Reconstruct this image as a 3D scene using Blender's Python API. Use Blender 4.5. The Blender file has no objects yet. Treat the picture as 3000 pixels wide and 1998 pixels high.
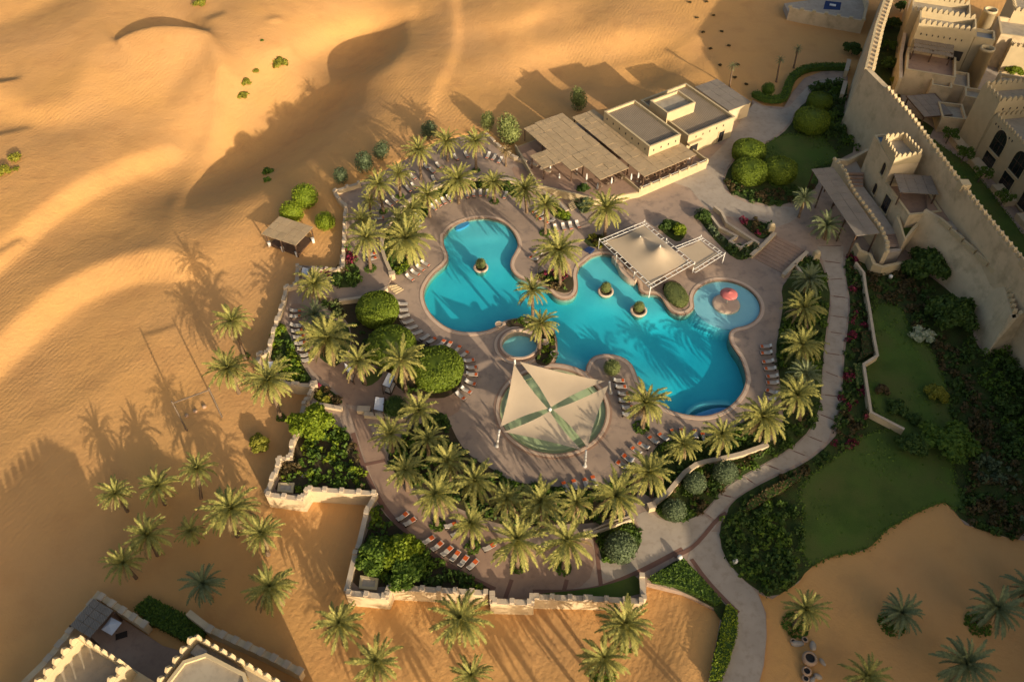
import bpy, bmesh, math, random, re
import numpy as np
from mathutils import Vector, Matrix
from mathutils.geometry import tessellate_polygon, delaunay_2d_cdt
random.seed(7); RNG = np.random.default_rng(11)
SC = bpy.context.scene; COL = SC.collection
R = math.radians
# ---------------------------------------------------------------- camera
FOC, PITCH, CAMH = 28.0, 48.5, 100.0
cam = bpy.data.cameras.new('camera'); cam.sensor_width = 36; cam.lens = FOC
cam.clip_start = 1; cam.clip_end = 6000
camo = bpy.data.objects.new('camera', cam); COL.objects.link(camo)
camo.location = (0, 0, CAMH); camo.rotation_euler = (R(90-PITCH), 0, 0)
SC.camera = camo
# ---------------------------------------------------------------- sky and sun
SUN_AZ, SUN_EL = 123.0-180.0, 16.0            # direction towards the sun, degrees from +X
w = bpy.data.worlds.new('World'); SC.world = w; w.use_nodes = True
nt = w.node_tree; bg = nt.nodes['Background']
sky = nt.nodes.new('ShaderNodeTexSky'); sky.sky_type = 'NISHITA'; sky.sun_disc = False
sky.sun_elevation = R(SUN_EL); sky.sun_rotation = R(90-SUN_AZ)
sky.air_density = 1.0; sky.dust_density = 6.0; sky.ozone_density = 1.0
tn = nt.nodes.new('ShaderNodeMix'); tn.data_type = 'RGBA'; tn.blend_type = 'MULTIPLY'; tn.inputs[0].default_value = 1; tn.inputs[7].default_value = (1, .96, .90, 1)   # warm dusty evening air
nt.links.new(sky.outputs[0], tn.inputs[6]); nt.links.new(tn.outputs[2], bg.inputs[0]); bg.inputs[1].default_value = 0.145
sl = bpy.data.lights.new('sun', 'SUN'); sl.energy = 4.5; sl.angle = R(0.6); sl.color = (1.0, 0.84, 0.62)
so = bpy.data.objects.new('sun', sl); COL.objects.link(so)
TOSUN = Vector((math.cos(R(SUN_AZ))*math.cos(R(SUN_EL)), math.sin(R(SUN_AZ))*math.cos(R(SUN_EL)), math.sin(R(SUN_EL))))
so.rotation_euler = (-TOSUN).to_track_quat('-Z', 'Y').to_euler(); so.location = (80, -60, 120)
vs = SC.view_settings; vs.view_transform = 'Standard'; vs.look = 'None'; vs.gamma = 1; vs.use_curve_mapping = False
vs.exposure = 0.40
SC.cycles.max_bounces = 6; SC.cycles.transparent_max_bounces = 12
# ---------------------------------------------------------------- survey: photo points to places on the ground
TL = {'0': (0, 0, 3000/2354)}
for n in range(9): TL[str(n+1)] = (1000*(n % 3), 666*(n//3), 1000/2354)
for k, (x, y, ww, pw) in dict(a=(2450,0,550,2355), b=(2300,350,700,2355), c=(2500,650,500,1960), d=(1550,220,650,2354),
        e=(50,1700,900,2355), f=(950,350,800,2353), g=(1700,600,800,2353), h=(700,750,750,2352), i=(750,1150,700,2350),
        j=(1700,1100,800,2353)).items(): TL[k] = (x, y, ww/pw)
FPX = FOC/36*3000; _d = R(PITCH)
FW = np.array([0, math.cos(_d), -math.sin(_d)]); UP = np.array([0, math.sin(_d), math.cos(_d)]); CC = np.array([0, 0, CAMH])
def ray(t, x, y):
    a, b, s = TL[t]
    return FW*FPX + np.array([1., 0, 0])*(a+x*s-1500) - UP*(b+y*s-999)
def W(t, x, y, z=0.0):
    r = ray(t, x, y); k = (z-CAMH)/r[2]; p = CC+r*k
    return (float(p[0]), float(p[1]))
def WS(t, pts, z=0.0): return [W(t, x, y, z) for x, y in pts]
def MIX(spec, z=0.0):
    """'f 1,2 3,4 g 5,6' -> points on the level z"""
    out = []; t = '0'
    for tok in spec.split():
        if ',' in tok:
            x, y = tok.split(','); out.append(W(t, float(x), float(y), z))
        else: t = tok
    return out
def ONPLANE(t, x, y, p0, ang):
    """where the sight line meets the upright plane through p0 running in direction ang"""
    n = np.array([-math.sin(R(ang)), math.cos(R(ang)), 0]); r = ray(t, x, y)
    k = (np.array([p0[0], p0[1], 0])-CC) @ n/(r @ n); p = CC+r*k
    return Vector(p)
def projS(p):
    q = np.array(p)-CC; zc = q @ FW
    return 1500+q[0]/zc*FPX, 999-(q @ UP)/zc*FPX
def fit_height(base, t, x, y):
    a, b, s = TL[t]; tx, ty = a+x*s, b+y*s; best = (1e9, 3)
    for k in range(20, 300):
        h = k*.05; u, v = projS((base[0], base[1], base[2]+h)); e = math.hypot(u-tx, v-ty)
        if e < best[0]: best = (e, h)
    return best[1]
# ---------------------------------------------------------------- objects
def link(o): COL.objects.link(o); return o
def tag(o, label=None, cat=None, group=None, kind=None):
    if label: o['label'] = label
    if cat: o['category'] = cat
    if group: o['group'] = group
    if kind: o['kind'] = kind
    return o
def thing(name, label, cat, loc=(0, 0, 0), rz=0.0, group=None):
    o = bpy.data.objects.new(name, None); o.empty_display_size = .2; link(o)
    o.location = loc; o.rotation_euler = (0, 0, rz)
    return tag(o, label, cat, group)
def ob(name, me, parent=None, loc=None, rot=None, scl=None):
    o = bpy.data.objects.new(name, me); link(o)
    if parent is not None: o.parent = parent
    if loc is not None: o.location = loc
    if rot is not None: o.rotation_euler = rot
    if scl is not None: o.scale = scl if hasattr(scl, '__len__') else (scl,)*3
    return o
def arrmesh(name, V, F, mats, mi=None, smooth=False):
    """V (n,3) array, F list of (m,k) index arrays"""
    me = bpy.data.meshes.new(name); V = np.asarray(V, np.float32)
    if not isinstance(F, (list, tuple)): F = [F]
    F = [np.asarray(f, np.int32) for f in F if len(f)]
    me.vertices.add(len(V)); me.vertices.foreach_set('co', V.ravel())
    nl = sum(f.size for f in F); nf = sum(len(f) for f in F)
    me.loops.add(nl); me.loops.foreach_set('vertex_index', np.concatenate([f.ravel() for f in F]))
    me.polygons.add(nf)
    tot = np.concatenate([np.full(len(f), f.shape[1], np.int32) for f in F])
    st = np.concatenate([[0], np.cumsum(tot)[:-1]]).astype(np.int32)
    me.polygons.foreach_set('loop_start', st)
    if mi is not None: me.polygons.foreach_set('material_index', np.asarray(mi, np.int32))
    if smooth: me.polygons.foreach_set('use_smooth', np.ones(nf, bool))
    for m in (mats if isinstance(mats, (list, tuple)) else [mats]): me.materials.append(m)
    me.update(calc_edges=True); me.validate()
    return me
class MB:
    """collects simple solids into one mesh"""
    def __init__(s): s.v = []; s.f = []; s.m = []
    def add(s, v, f, m=0):
        o = len(s.v); s.v += [tuple(p) for p in v]
        for q in f: s.f.append([o+i for i in q]); s.m.append(m)
        return s
    def box(s, c, d, rz=0.0, m=0, tilt=None):
        M = Matrix.Rotation(rz, 3, 'Z')
        if tilt: M = M @ Matrix.Rotation(tilt[1], 3, tilt[0])
        v = []
        for z in (-.5, .5):
            for x, y in ((-.5, -.5), (.5, -.5), (.5, .5), (-.5, .5)):
                p = M @ Vector((x*d[0], y*d[1], z*d[2])); v.append((p.x+c[0], p.y+c[1], p.z+c[2]))
        return s.add(v, [(3, 2, 1, 0), (4, 5, 6, 7), (0, 1, 5, 4), (1, 2, 6, 5), (2, 3, 7, 6), (3, 0, 4, 7)], m)
    def prism(s, poly, z0, z1, m=0, holes=(), mside=None, top=None, bottom=True):
        """upright solid over a plan, with holes; z1 may be a list of heights; top = other plan for the upper rim"""
        poly = ccw(poly); rings = [poly]+[ccw(h)[::-1] for h in holes]; tops = [top if top else poly]+rings[1:]
        ms = m if mside is None else mside
        flat = [p for r in rings for p in r]; n = len(flat); ft = [p for r in tops for p in r]
        zz = z1 if hasattr(z1, '__len__') else [z1]*n
        v = [(x, y, z0) for x, y in flat]+[(x, y, zz[i]) for i, (x, y) in enumerate(ft)]
        if top is None and not hasattr(z1, '__len__') and (holes or n > 12):
            ed = []; k = 0
            for r in rings: ed += [(k+q, k+(q+1) % len(r)) for q in range(len(r))]; k += len(r)
            cv, _e, cf, _a, _b, _c = delaunay_2d_cdt([Vector(p) for p in flat], ed, [], 0, 1e-5)
            cen = [((cv[f[0]].x+cv[f[1]].x+cv[f[2]].x)/3, (cv[f[0]].y+cv[f[1]].y+cv[f[2]].y)/3) for f in cf]
            ok = inside(cen, poly)
            for h in rings[1:]: ok &= ~inside(cen, h)
            cf = [f for f, q in zip(cf, ok) if q]; cf = [f if (cv[f[1]]-cv[f[0]]).cross(cv[f[2]]-cv[f[0]]) > 0 else f[::-1] for f in cf]
            s.add([(p.x, p.y, z1) for p in cv], cf, m)
            if bottom: s.add([(p.x, p.y, z0) for p in cv], [f[::-1] for f in cf], m)
            o = len(s.v); s.v += v; k = 0
            for r in rings:
                L = len(r)
                for q in range(L): a, b = k+q, k+(q+1) % L; s.f.append([o+a, o+b, o+n+b, o+n+a]); s.m.append(ms)
                k += L
            return s
        tr = tessellate_polygon([[Vector((x, y, 0)) for x, y in r] for r in rings])
        o = len(s.v); s.v += v
        for a, b, c in tr:
            (ax, ay), (bx, by), (cx, cy) = flat[a], flat[b], flat[c]
            if (bx-ax)*(cy-ay)-(by-ay)*(cx-ax) < 0: b, c = c, b
            s.f.append([o+n+a, o+n+b, o+n+c]); s.m.append(m)
            if bottom: s.f.append([o+c, o+b, o+a]); s.m.append(m)
        k = 0
        for r in rings:
            L = len(r)
            for q in range(L):
                a, b = k+q, k+(q+1) % L
                s.f.append([o+a, o+b, o+n+b, o+n+a]); s.m.append(ms)
            k += L
        return s
    def tube(s, pts, r, n=6, m=0, cap=True):
        pts = [Vector(p) for p in pts]; rr = r if hasattr(r, '__len__') else [r]*len(pts); v = []
        for i, p in enumerate(pts):
            t = (pts[min(i+1, len(pts)-1)]-pts[max(i-1, 0)]).normalized()
            a = t.orthogonal().normalized() if i == 0 else (a-t*a.dot(t)).normalized()
            b = t.cross(a)
            for k in range(n):
                an = 2*math.pi*k/n; q = p+(a*math.cos(an)+b*math.sin(an))*rr[i]; v.append(tuple(q))
        f = [(i*n+k, i*n+(k+1) % n, (i+1)*n+(k+1) % n, (i+1)*n+k) for i in range(len(pts)-1) for k in range(n)]
        if cap: f += [tuple(range(n))[::-1], tuple((len(pts)-1)*n+k for k in range(n))]
        return s.add(v, f, m)
    def lathe(s, prof, n=16, c=(0, 0, 0), m=0, capb=True, capt=True):
        v = [(c[0]+r*math.cos(2*math.pi*k/n), c[1]+r*math.sin(2*math.pi*k/n), c[2]+z) for r, z in prof for k in range(n)]
        f = [(i*n+k, i*n+(k+1) % n, (i+1)*n+(k+1) % n, (i+1)*n+k) for i in range(len(prof)-1) for k in range(n)]
        if capb: f.append(tuple(range(n))[::-1])
        if capt: f.append(tuple((len(prof)-1)*n+k for k in range(n)))
        return s.add(v, f, m)
    def mesh(s, name, mats, smooth=False):
        me = bpy.data.meshes.new(name); me.from_pydata(s.v, [], s.f)
        mats = mats if isinstance(mats, (list, tuple)) else [mats]
        for q in mats: me.materials.append(q)
        if len(mats) > 1: me.polygons.foreach_set('material_index', s.m)
        if smooth: me.polygons.foreach_set('use_smooth', [True]*len(me.polygons))
        me.update(); return me
    def build(s, name, mats, parent=None, smooth=False, loc=None, rot=None):
        return ob(name, s.mesh(name, mats, smooth), parent, loc, rot)
def area(p): return sum(p[i-1][0]*p[i][1]-p[i][0]*p[i-1][1] for i in range(len(p)))/2
def ccw(p): p = [tuple(q[:2]) for q in p]; return p if area(p) > 0 else p[::-1]
def chaikin(p, n=2, closed=True):
    for _ in range(n):
        q = []; L = len(p); rng = range(L) if closed else range(L-1)
        if not closed: q.append(p[0])
        for i in rng:
            a, b = p[i], p[(i+1) % L]
            q += [(a[0]*.75+b[0]*.25, a[1]*.75+b[1]*.25), (a[0]*.25+b[0]*.75, a[1]*.25+b[1]*.75)]
        if not closed: q.append(p[-1])
        p = q
    return p
def offset(p, d, closed=True):
    """positive = to the right of travel"""
    out = []; L = len(p)
    for i in range(L):
        a = p[i-1] if (closed or i > 0) else None; b = p[i]; c = p[(i+1) % L] if (closed or i < L-1) else None
        def nrm(u, v):
            dx, dy = v[0]-u[0], v[1]-u[1]; l = math.hypot(dx, dy) or 1e-9; return (dy/l, -dx/l)
        n1 = nrm(a, b) if a else nrm(b, c); n2 = nrm(b, c) if c else n1
        mx, my = n1[0]+n2[0], n1[1]+n2[1]; q = mx*mx+my*my
        k = min(2*d/q, 2.2*d) if d > 0 and q > 1e-6 else (max(2*d/q, 2.2*d) if q > 1e-6 else d)
        out.append((b[0]+mx*k, b[1]+my*k))
    return out
def grow(p, d): return offset(ccw(p), d)
def resample(p, step, closed=False):
    P = np.array(p+([p[0]] if closed else []), float); s = np.concatenate([[0], np.cumsum(np.hypot(*np.diff(P, axis=0).T))])
    n = max(2, int(round(s[-1]/step))+1); u = np.linspace(0, s[-1], n)
    q = np.stack([np.interp(u, s, P[:, 0]), np.interp(u, s, P[:, 1])], 1)
    return [tuple(x) for x in (q[:-1] if closed else q)]
def strip(p, w): return offset(p, w/2, False)+offset(p, -w/2, False)[::-1]
def inside(P, poly):
    P = np.asarray(P); x, y = P[:, 0], P[:, 1]; r = np.zeros(len(P), bool); q = np.array(poly)
    j = len(q)-1
    for i in range(len(q)):
        c = ((q[i, 1] > y) != (q[j, 1] > y)); dy = (q[j, 1]-q[i, 1]) or 1e-12
        r ^= c & (x < (q[j, 0]-q[i, 0])*(y-q[i, 1])/dy+q[i, 0]); j = i
    return r
def circle(c, r, n=48, a0=0): return [(c[0]+r*math.cos(a0+2*math.pi*k/n), c[1]+r*math.sin(a0+2*math.pi*k/n)) for k in range(n)]
ORD = 'first second third fourth fifth sixth seventh eighth ninth tenth eleventh twelfth thirteenth fourteenth fifteenth sixteenth seventeenth eighteenth nineteenth twentieth'.split()
# ---------------------------------------------------------------- materials
def _nodes(name):
    m = bpy.data.materials.new(name); m.use_nodes = True; n = m.node_tree
    return m, n, n.nodes['Principled BSDF'], n.links
def noise(n, coord, scale, detail=5, rough=.55):
    t = n.nodes.new('ShaderNodeTexNoise'); t.inputs['Scale'].default_value = scale; t.inputs['Detail'].default_value = detail
    t.inputs['Roughness'].default_value = rough; n.links.new(coord, t.inputs['Vector']); return t.outputs['Fac']
def mixc(n, fac, a, b, lo=.35, hi=.65):
    mr = n.nodes.new('ShaderNodeMapRange'); mr.inputs[1].default_value = lo; mr.inputs[2].default_value = hi; n.links.new(fac, mr.inputs[0])
    mx = n.nodes.new('ShaderNodeMix'); mx.data_type = 'RGBA'; n.links.new(mr.outputs[0], mx.inputs[0])
    for i, c in ((6, a), (7, b)):
        if hasattr(c, 'is_linked'): n.links.new(c, mx.inputs[i])
        else: mx.inputs[i].default_value = (*c, 1)
    return mx.outputs[2]
def bumpn(n, h, strength, dist, prev=None):
    b = n.nodes.new('ShaderNodeBump'); b.inputs['Strength'].default_value = strength; b.inputs['Distance'].default_value = dist
    n.links.new(h, b.inputs['Height'])
    if prev is not None: n.links.new(prev, b.inputs['Normal'])
    return b.outputs['Normal']
def mat(name, c1, c2=None, sc=.5, rough=.9, bump=.3, bsc=3., bd=.05, c3=None, sc3=6., spec=.25, coord='Position', metal=0):
    m, n, p, L = _nodes(name)
    g = n.nodes.new('ShaderNodeNewGeometry').outputs['Position'] if coord == 'Position' else n.nodes.new('ShaderNodeTexCoord').outputs['Object']
    c2 = c2 or tuple(x*.82 for x in c1)
    col = mixc(n, noise(n, g, sc), c1, c2)
    if c3: col = mixc(n, noise(n, g, sc3, 6, .65), col, c3, .5, .72)
    L.new(col, p.inputs['Base Color']); p.inputs['Roughness'].default_value = rough; p.inputs['Specular IOR Level'].default_value = spec
    p.inputs['Metallic'].default_value = metal
    if bump: L.new(bumpn(n, noise(n, g, bsc, 6), bump, bd), p.inputs['Normal'])
    return m
def leafmat(name, c1, c2, trans=.3, rough=.65, c3=None):
    m, n, p, L = _nodes(name)
    g = n.nodes.new('ShaderNodeNewGeometry'); oi = n.nodes.new('ShaderNodeObjectInfo')
    a = n.nodes.new('ShaderNodeMath'); a.operation = 'MULTIPLY_ADD'; a.inputs[1].default_value = .75
    L.new(g.outputs['Random Per Island'], a.inputs[0])
    b = n.nodes.new('ShaderNodeMath'); b.operation = 'MULTIPLY'; b.inputs[1].default_value = .25
    L.new(oi.outputs['Random'], b.inputs[0]); L.new(b.outputs[0], a.inputs[2])
    col = mixc(n, a.outputs[0], c1, c2, .1, .9)
    if c3: col = mixc(n, noise(n, g.outputs['Position'], .5, 3), col, c3, .45, .7)
    L.new(col, p.inputs['Base Color']); p.inputs['Roughness'].default_value = rough; p.inputs['Specular IOR Level'].default_value = .3
    tr = n.nodes.new('ShaderNodeBsdfTranslucent'); L.new(col, tr.inputs[0])
    ms = n.nodes.new('ShaderNodeMixShader'); ms.inputs[0].default_value = trans
    L.new(p.outputs[0], ms.inputs[1]); L.new(tr.outputs[0], ms.inputs[2]); L.new(ms.outputs[0], n.nodes['Material Output'].inputs[0])
    return m
M = {}
def sandmat():
    m, n, p, L = _nodes('desert_sand'); g = n.nodes.new('ShaderNodeNewGeometry').outputs['Position']
    col = mixc(n, noise(n, g, .035, 4), (.60, .325, .112), (.55, .305, .122))
    col = mixc(n, noise(n, g, .18, 5), col, (.50, .265, .10), .5, .8)
    L.new(col, p.inputs['Base Color']); p.inputs['Roughness'].default_value = .95; p.inputs['Specular IOR Level'].default_value = .1
    # wind ripples, warped waves; trodden sand as lumpy noise
    mp = n.nodes.new('ShaderNodeMapping'); mp.inputs['Rotation'].default_value = (0, 0, R(25)); L.new(g, mp.inputs[0])
    wv = n.nodes.new('ShaderNodeTexWave'); wv.inputs['Scale'].default_value = .36; wv.inputs['Distortion'].default_value = 6
    wv.inputs['Detail'].default_value = 3; wv.inputs['Detail Scale'].default_value = .7; L.new(mp.outputs[0], wv.inputs['Vector'])
    k = noise(n, g, .06, 2); mr = n.nodes.new('ShaderNodeMapRange'); mr.inputs[1].default_value = .42; mr.inputs[2].default_value = .62; L.new(k, mr.inputs[0])
    mu = n.nodes.new('ShaderNodeMath'); mu.operation = 'MULTIPLY'; L.new(wv.outputs['Fac'], mu.inputs[0]); L.new(mr.outputs[0], mu.inputs[1])
    b1 = bumpn(n, mu.outputs[0], .34, .05)
    b2 = bumpn(n, noise(n, g, 1.5, 5, .65), .5, .22, b1)
    b3 = bumpn(n, noise(n, g, .25, 3, .5), .35, .5, b2)
    L.new(b3, p.inputs['Normal']); return m
M['sand'] = sandmat()
M['deck'] = mat('stamped_paving', (.41, .30, .22), (.305, .225, .17), .13, .8, .5, 2.2, .03, (.21, .16, .13), .5)
M['beige'] = mat('beige_concrete', (.40, .335, .265), (.345, .29, .23), .3, .85, .3, 3, .02, (.29, .235, .18), .9)
M['pink'] = mat('rosy_paving', (.36, .235, .16), (.30, .195, .135), .25, .85, .4, 2.5, .03, (.25, .16, .115), .8)
M['band'] = mat('terracotta_band', (.20, .105, .075), (.165, .09, .065), .5, .85, .3, 4, .02)
M['coping'] = mat('pale_coping_stone', (.60, .45, .33), (.54, .39, .28), .6, .7, .3, 3, .02)
M['coping2'] = mat('rim_tile', (.36, .23, .155), (.30, .185, .125), .8, .6, .2, 4, .01)
M['plaster'] = mat('sandstone_plaster', (.63, .49, .305), (.55, .425, .26), .5, .9, .35, 2.2, .04, (.39, .30, .18), .35)
M['plaster2'] = mat('pale_plaster', (.52, .41, .24), (.47, .37, .215), .6, .9, .25, 3, .03)
M['capstone'] = mat('wall_capstone', (.52, .42, .30), (.45, .36, .26), .9, .9, .3, 4, .03)
M['roofgrey'] = mat('dusty_flat_roof', (.36, .31, .23), (.30, .255, .19), .35, .95, .3, 3, .03, (.25, .215, .165), .7)
M['dark'] = mat('shaded_opening', (.03, .026, .022), (.018, .016, .015), 1, .6, 0)
M['glass'] = mat('dark_window_glass', (.02, .022, .025), (.012, .013, .015), 1, .12, 0, spec=.6)
M['wood'] = mat('dark_timber', (.11, .062, .036), (.075, .045, .028), 2, .7, .3, 8, .01)
M['white'] = mat('white_paint', (.68, .65, .59), (.62, .59, .53), 1, .5, .05, 8, .005)
M['fabric'] = mat('cream_sail_fabric', (.50, .395, .27), (.455, .355, .24), .25, .85, .12, 1.5, .03)
M['canvas'] = mat('white_canvas', (.66, .67, .70), (.58, .60, .64), 1, .9, .2, 5, .02)
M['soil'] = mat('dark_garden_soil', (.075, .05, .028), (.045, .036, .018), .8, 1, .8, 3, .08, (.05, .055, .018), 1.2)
M['ground'] = mat('low_groundcover', (.05, .076, .015), (.036, .052, .012), .5, 1, 1, 5, .15, (.06, .052, .017), .7)
M['wicker'] = mat('dark_wicker', (.045, .032, .024), (.03, .022, .018), 3, .8, .2, 15, .01, coord='Object')
M['cushion'] = mat('grey_beige_cushion', (.47, .42, .36), (.42, .37, .31), 1.5, .95, .2, 6, .02, coord='Object')
M['towelw'] = mat('white_towel', (.74, .72, .66), (.68, .66, .60), 2, .95, .2, 8, .02, coord='Object')
M['orange'] = mat('orange_towel', (.62, .12, .025), (.50, .085, .02), 2, .95, .2, 8, .02, coord='Object')
M['navy'] = mat('navy_canvas', (.02, .04, .12), None, 1, .9, 0)
M['red'] = mat('red_fibreglass', (.52, .15, .135), (.46, .13, .12), 1, .35, .05, 3, .01)
M['stone'] = mat('weathered_stone', (.42, .36, .29), (.33, .28, .22), 1.5, .9, .4, 5, .04)
M['terra'] = mat('clay_pot', (.42, .29, .19), (.35, .23, .15), 2, .8, .2, 8, .01)
M['solar'] = mat('blue_roof_sheet', (.10, .17, .25), (.08, .14, .2), 1, .4, 0)
M['ac'] = mat('grey_metal_box', (.30, .31, .31), (.25, .26, .26), 2, .5, 0, metal=.3)
def stripemat(name, c1, c2, ang, freq, dist=1.5):
    m, n, p, L = _nodes(name); g = n.nodes.new('ShaderNodeNewGeometry').outputs['Position']
    mp = n.nodes.new('ShaderNodeMapping'); mp.inputs['Rotation'].default_value = (0, 0, R(-ang)); L.new(g, mp.inputs[0])
    wv = n.nodes.new('ShaderNodeTexWave'); wv.inputs['Scale'].default_value = freq; wv.inputs['Distortion'].default_value = dist; wv.inputs['Detail'].default_value = 3
    L.new(mp.outputs[0], wv.inputs['Vector'])
    col = mixc(n, wv.outputs['Fac'], c2, c1, .2, .8); col = mixc(n, noise(n, g, .45, 5), col, tuple(x*.68 for x in c1), .48, .75)
    L.new(col, p.inputs['Base Color']); p.inputs['Roughness'].default_value = .95; p.inputs['Specular IOR Level'].default_value = .1
    b = bumpn(n, wv.outputs['Fac'], .6, .06); L.new(bumpn(n, noise(n, g, 5, 5), .4, .05, b), p.inputs['Normal']); return m
M['reed'] = stripemat('dry_reed_thatch', (.46, .34, .20), (.33, .24, .145), 122, 1.5, 2.5)
M['reedgrey'] = stripemat('grey_weathered_reed', (.28, .24, .195), (.20, .17, .14), 8, 1.5, 2.5)
M['slat'] = stripemat('slatted_roof_deck', (.30, .24, .17), (.17, .135, .10), 32, .8, 1.0)
M['trunk'] = mat('palm_trunk', (.20, .135, .08), (.13, .085, .05), 3, .95, .9, 9, .08, coord='Object')
M['bark'] = mat('grey_brown_bark', (.17, .125, .085), (.11, .08, .055), 3, .95, .6, 8, .05, coord='Object')
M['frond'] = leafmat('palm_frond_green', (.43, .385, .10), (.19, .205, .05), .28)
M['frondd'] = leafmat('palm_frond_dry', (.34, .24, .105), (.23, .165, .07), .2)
M['frondb'] = leafmat('palm_frond_bluish', (.23, .25, .11), (.125, .155, .065), .22)  # duller, bluer copy of the green frond, with shade in its colour
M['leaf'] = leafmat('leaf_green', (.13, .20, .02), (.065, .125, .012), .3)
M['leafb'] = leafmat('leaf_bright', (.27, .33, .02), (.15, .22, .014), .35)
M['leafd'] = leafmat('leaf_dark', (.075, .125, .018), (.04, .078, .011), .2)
M['clip'] = leafmat('clipped_hedge_leaf', (.18, .235, .016), (.095, .14, .010), .25)
M['olive'] = leafmat('olive_leaf', (.25, .28, .085), (.14, .17, .05), .25)
M['grey'] = leafmat('grey_green_leaf', (.145, .185, .085), (.08, .11, .05), .2)
M['magenta'] = leafmat('bougainvillea_flower', (.30, .022, .075), (.14, .03, .03), .3)
M['rust'] = leafmat('rusty_shrub_leaf', (.13, .08, .03), (.075, .062, .02), .25)
M['yellow'] = leafmat('yellow_shrub_leaf', (.30, .28, .03), (.19, .2, .025), .3)
M['cream'] = leafmat('cream_blossom', (.50, .50, .33), (.26, .32, .15), .3)
M['grass'] = mat('mown_lawn', (.07, .12, .018), (.088, .105, .024), .16, 1, .9, 6, .06, (.042, .075, .012), .1)
# ================================================================ terrain
TERRACE = MIX('f 80,620 310,545 430,490 560,420 700,335 850,255 1000,195 1200,145 1390,125 1500,230 1640,330 1890,440 d 60,700 60,600') \
    + [(9, 151), (17, 153.5), (29, 156), (39, 162), (47, 166), (54, 157)] \
    + MIX('3 480,690 560,730 700,740 755,640 840,540 960,495 1140,485') + [(76, 160), (90, 190), (112, 190), (125, 150), (122, 60), (92, 60)] \
    + MIX('9 2354,590 2200,560 1950,480 1820,320 1760,330 1600,400 1400,510 1330,600 1250,660 1000,700 860,790 800,880 620,990 520,950 575,1090 580,1250 560,1450 530,1568 500,1700 230,1700 175,1568 230,1300 270,1090 0,950') \
    + MIX('8 2110,880 2090,1020 1340,1000 1330,1020 1060,1025 1030,960 360,945 340,975 310,990 30,965 100,660 i 1000,1540 1090,1160 1180,985 510,965 450,1040 100,1000 160,830 225,700 340,650 350,510 400,380 480,90') \
    + MIX('h 610,1340 660,1260 690,1190 430,1190 330,1150 170,970 180,900 270,890 290,800 320,690 350,590 390,480 420,400 430,290 530,260 540,85 930,110 f 150,1290 165,830 190,760')
BASEPTS = [(-45, 50, -2.2), (-25, 40, -2.2), (0, 36, -2.2), (12, 37, -1.8), (25, 34, -.4), (45, 38, -.08), (60, 36, -.08), (75, 50, -.08), (40, 30, -.1),
    (-45, 80, -1.4), (-36, 100, -1.0), (-30, 120, -.9), (-15, 140, -.5), (0, 150, -.6), (18, 164, -2.2), (12, 178, -4.2), (28, 181, -3.8), (45, 172, -.3), (-8, 188, -1.5), (10, 196, -1), (60, 180, -.1), (70, 190, -.1),
    (-62, 120, .3), (-80, 160, 1.2), (-50, 190, 1), (0, 205, .8), (-72, 70, -1.6), (-80, 60, -1), (-60, 36, -2.2), (-50, 30, -2.2), (-20, 20, -2.2),
    (90, 120, -.1), (95, 90, -.1), (100, 200, -.1), (70, 20, -.1), (0, 10, -2), (-130, 150, 1.5), (-120, 210, 2), (130, 230, .5), (60, 230, .6), (30, 200, .3)]
SH2 = np.array([TOSUN.x, TOSUN.y])/math.hypot(TOSUN.x, TOSUN.y)
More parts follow.
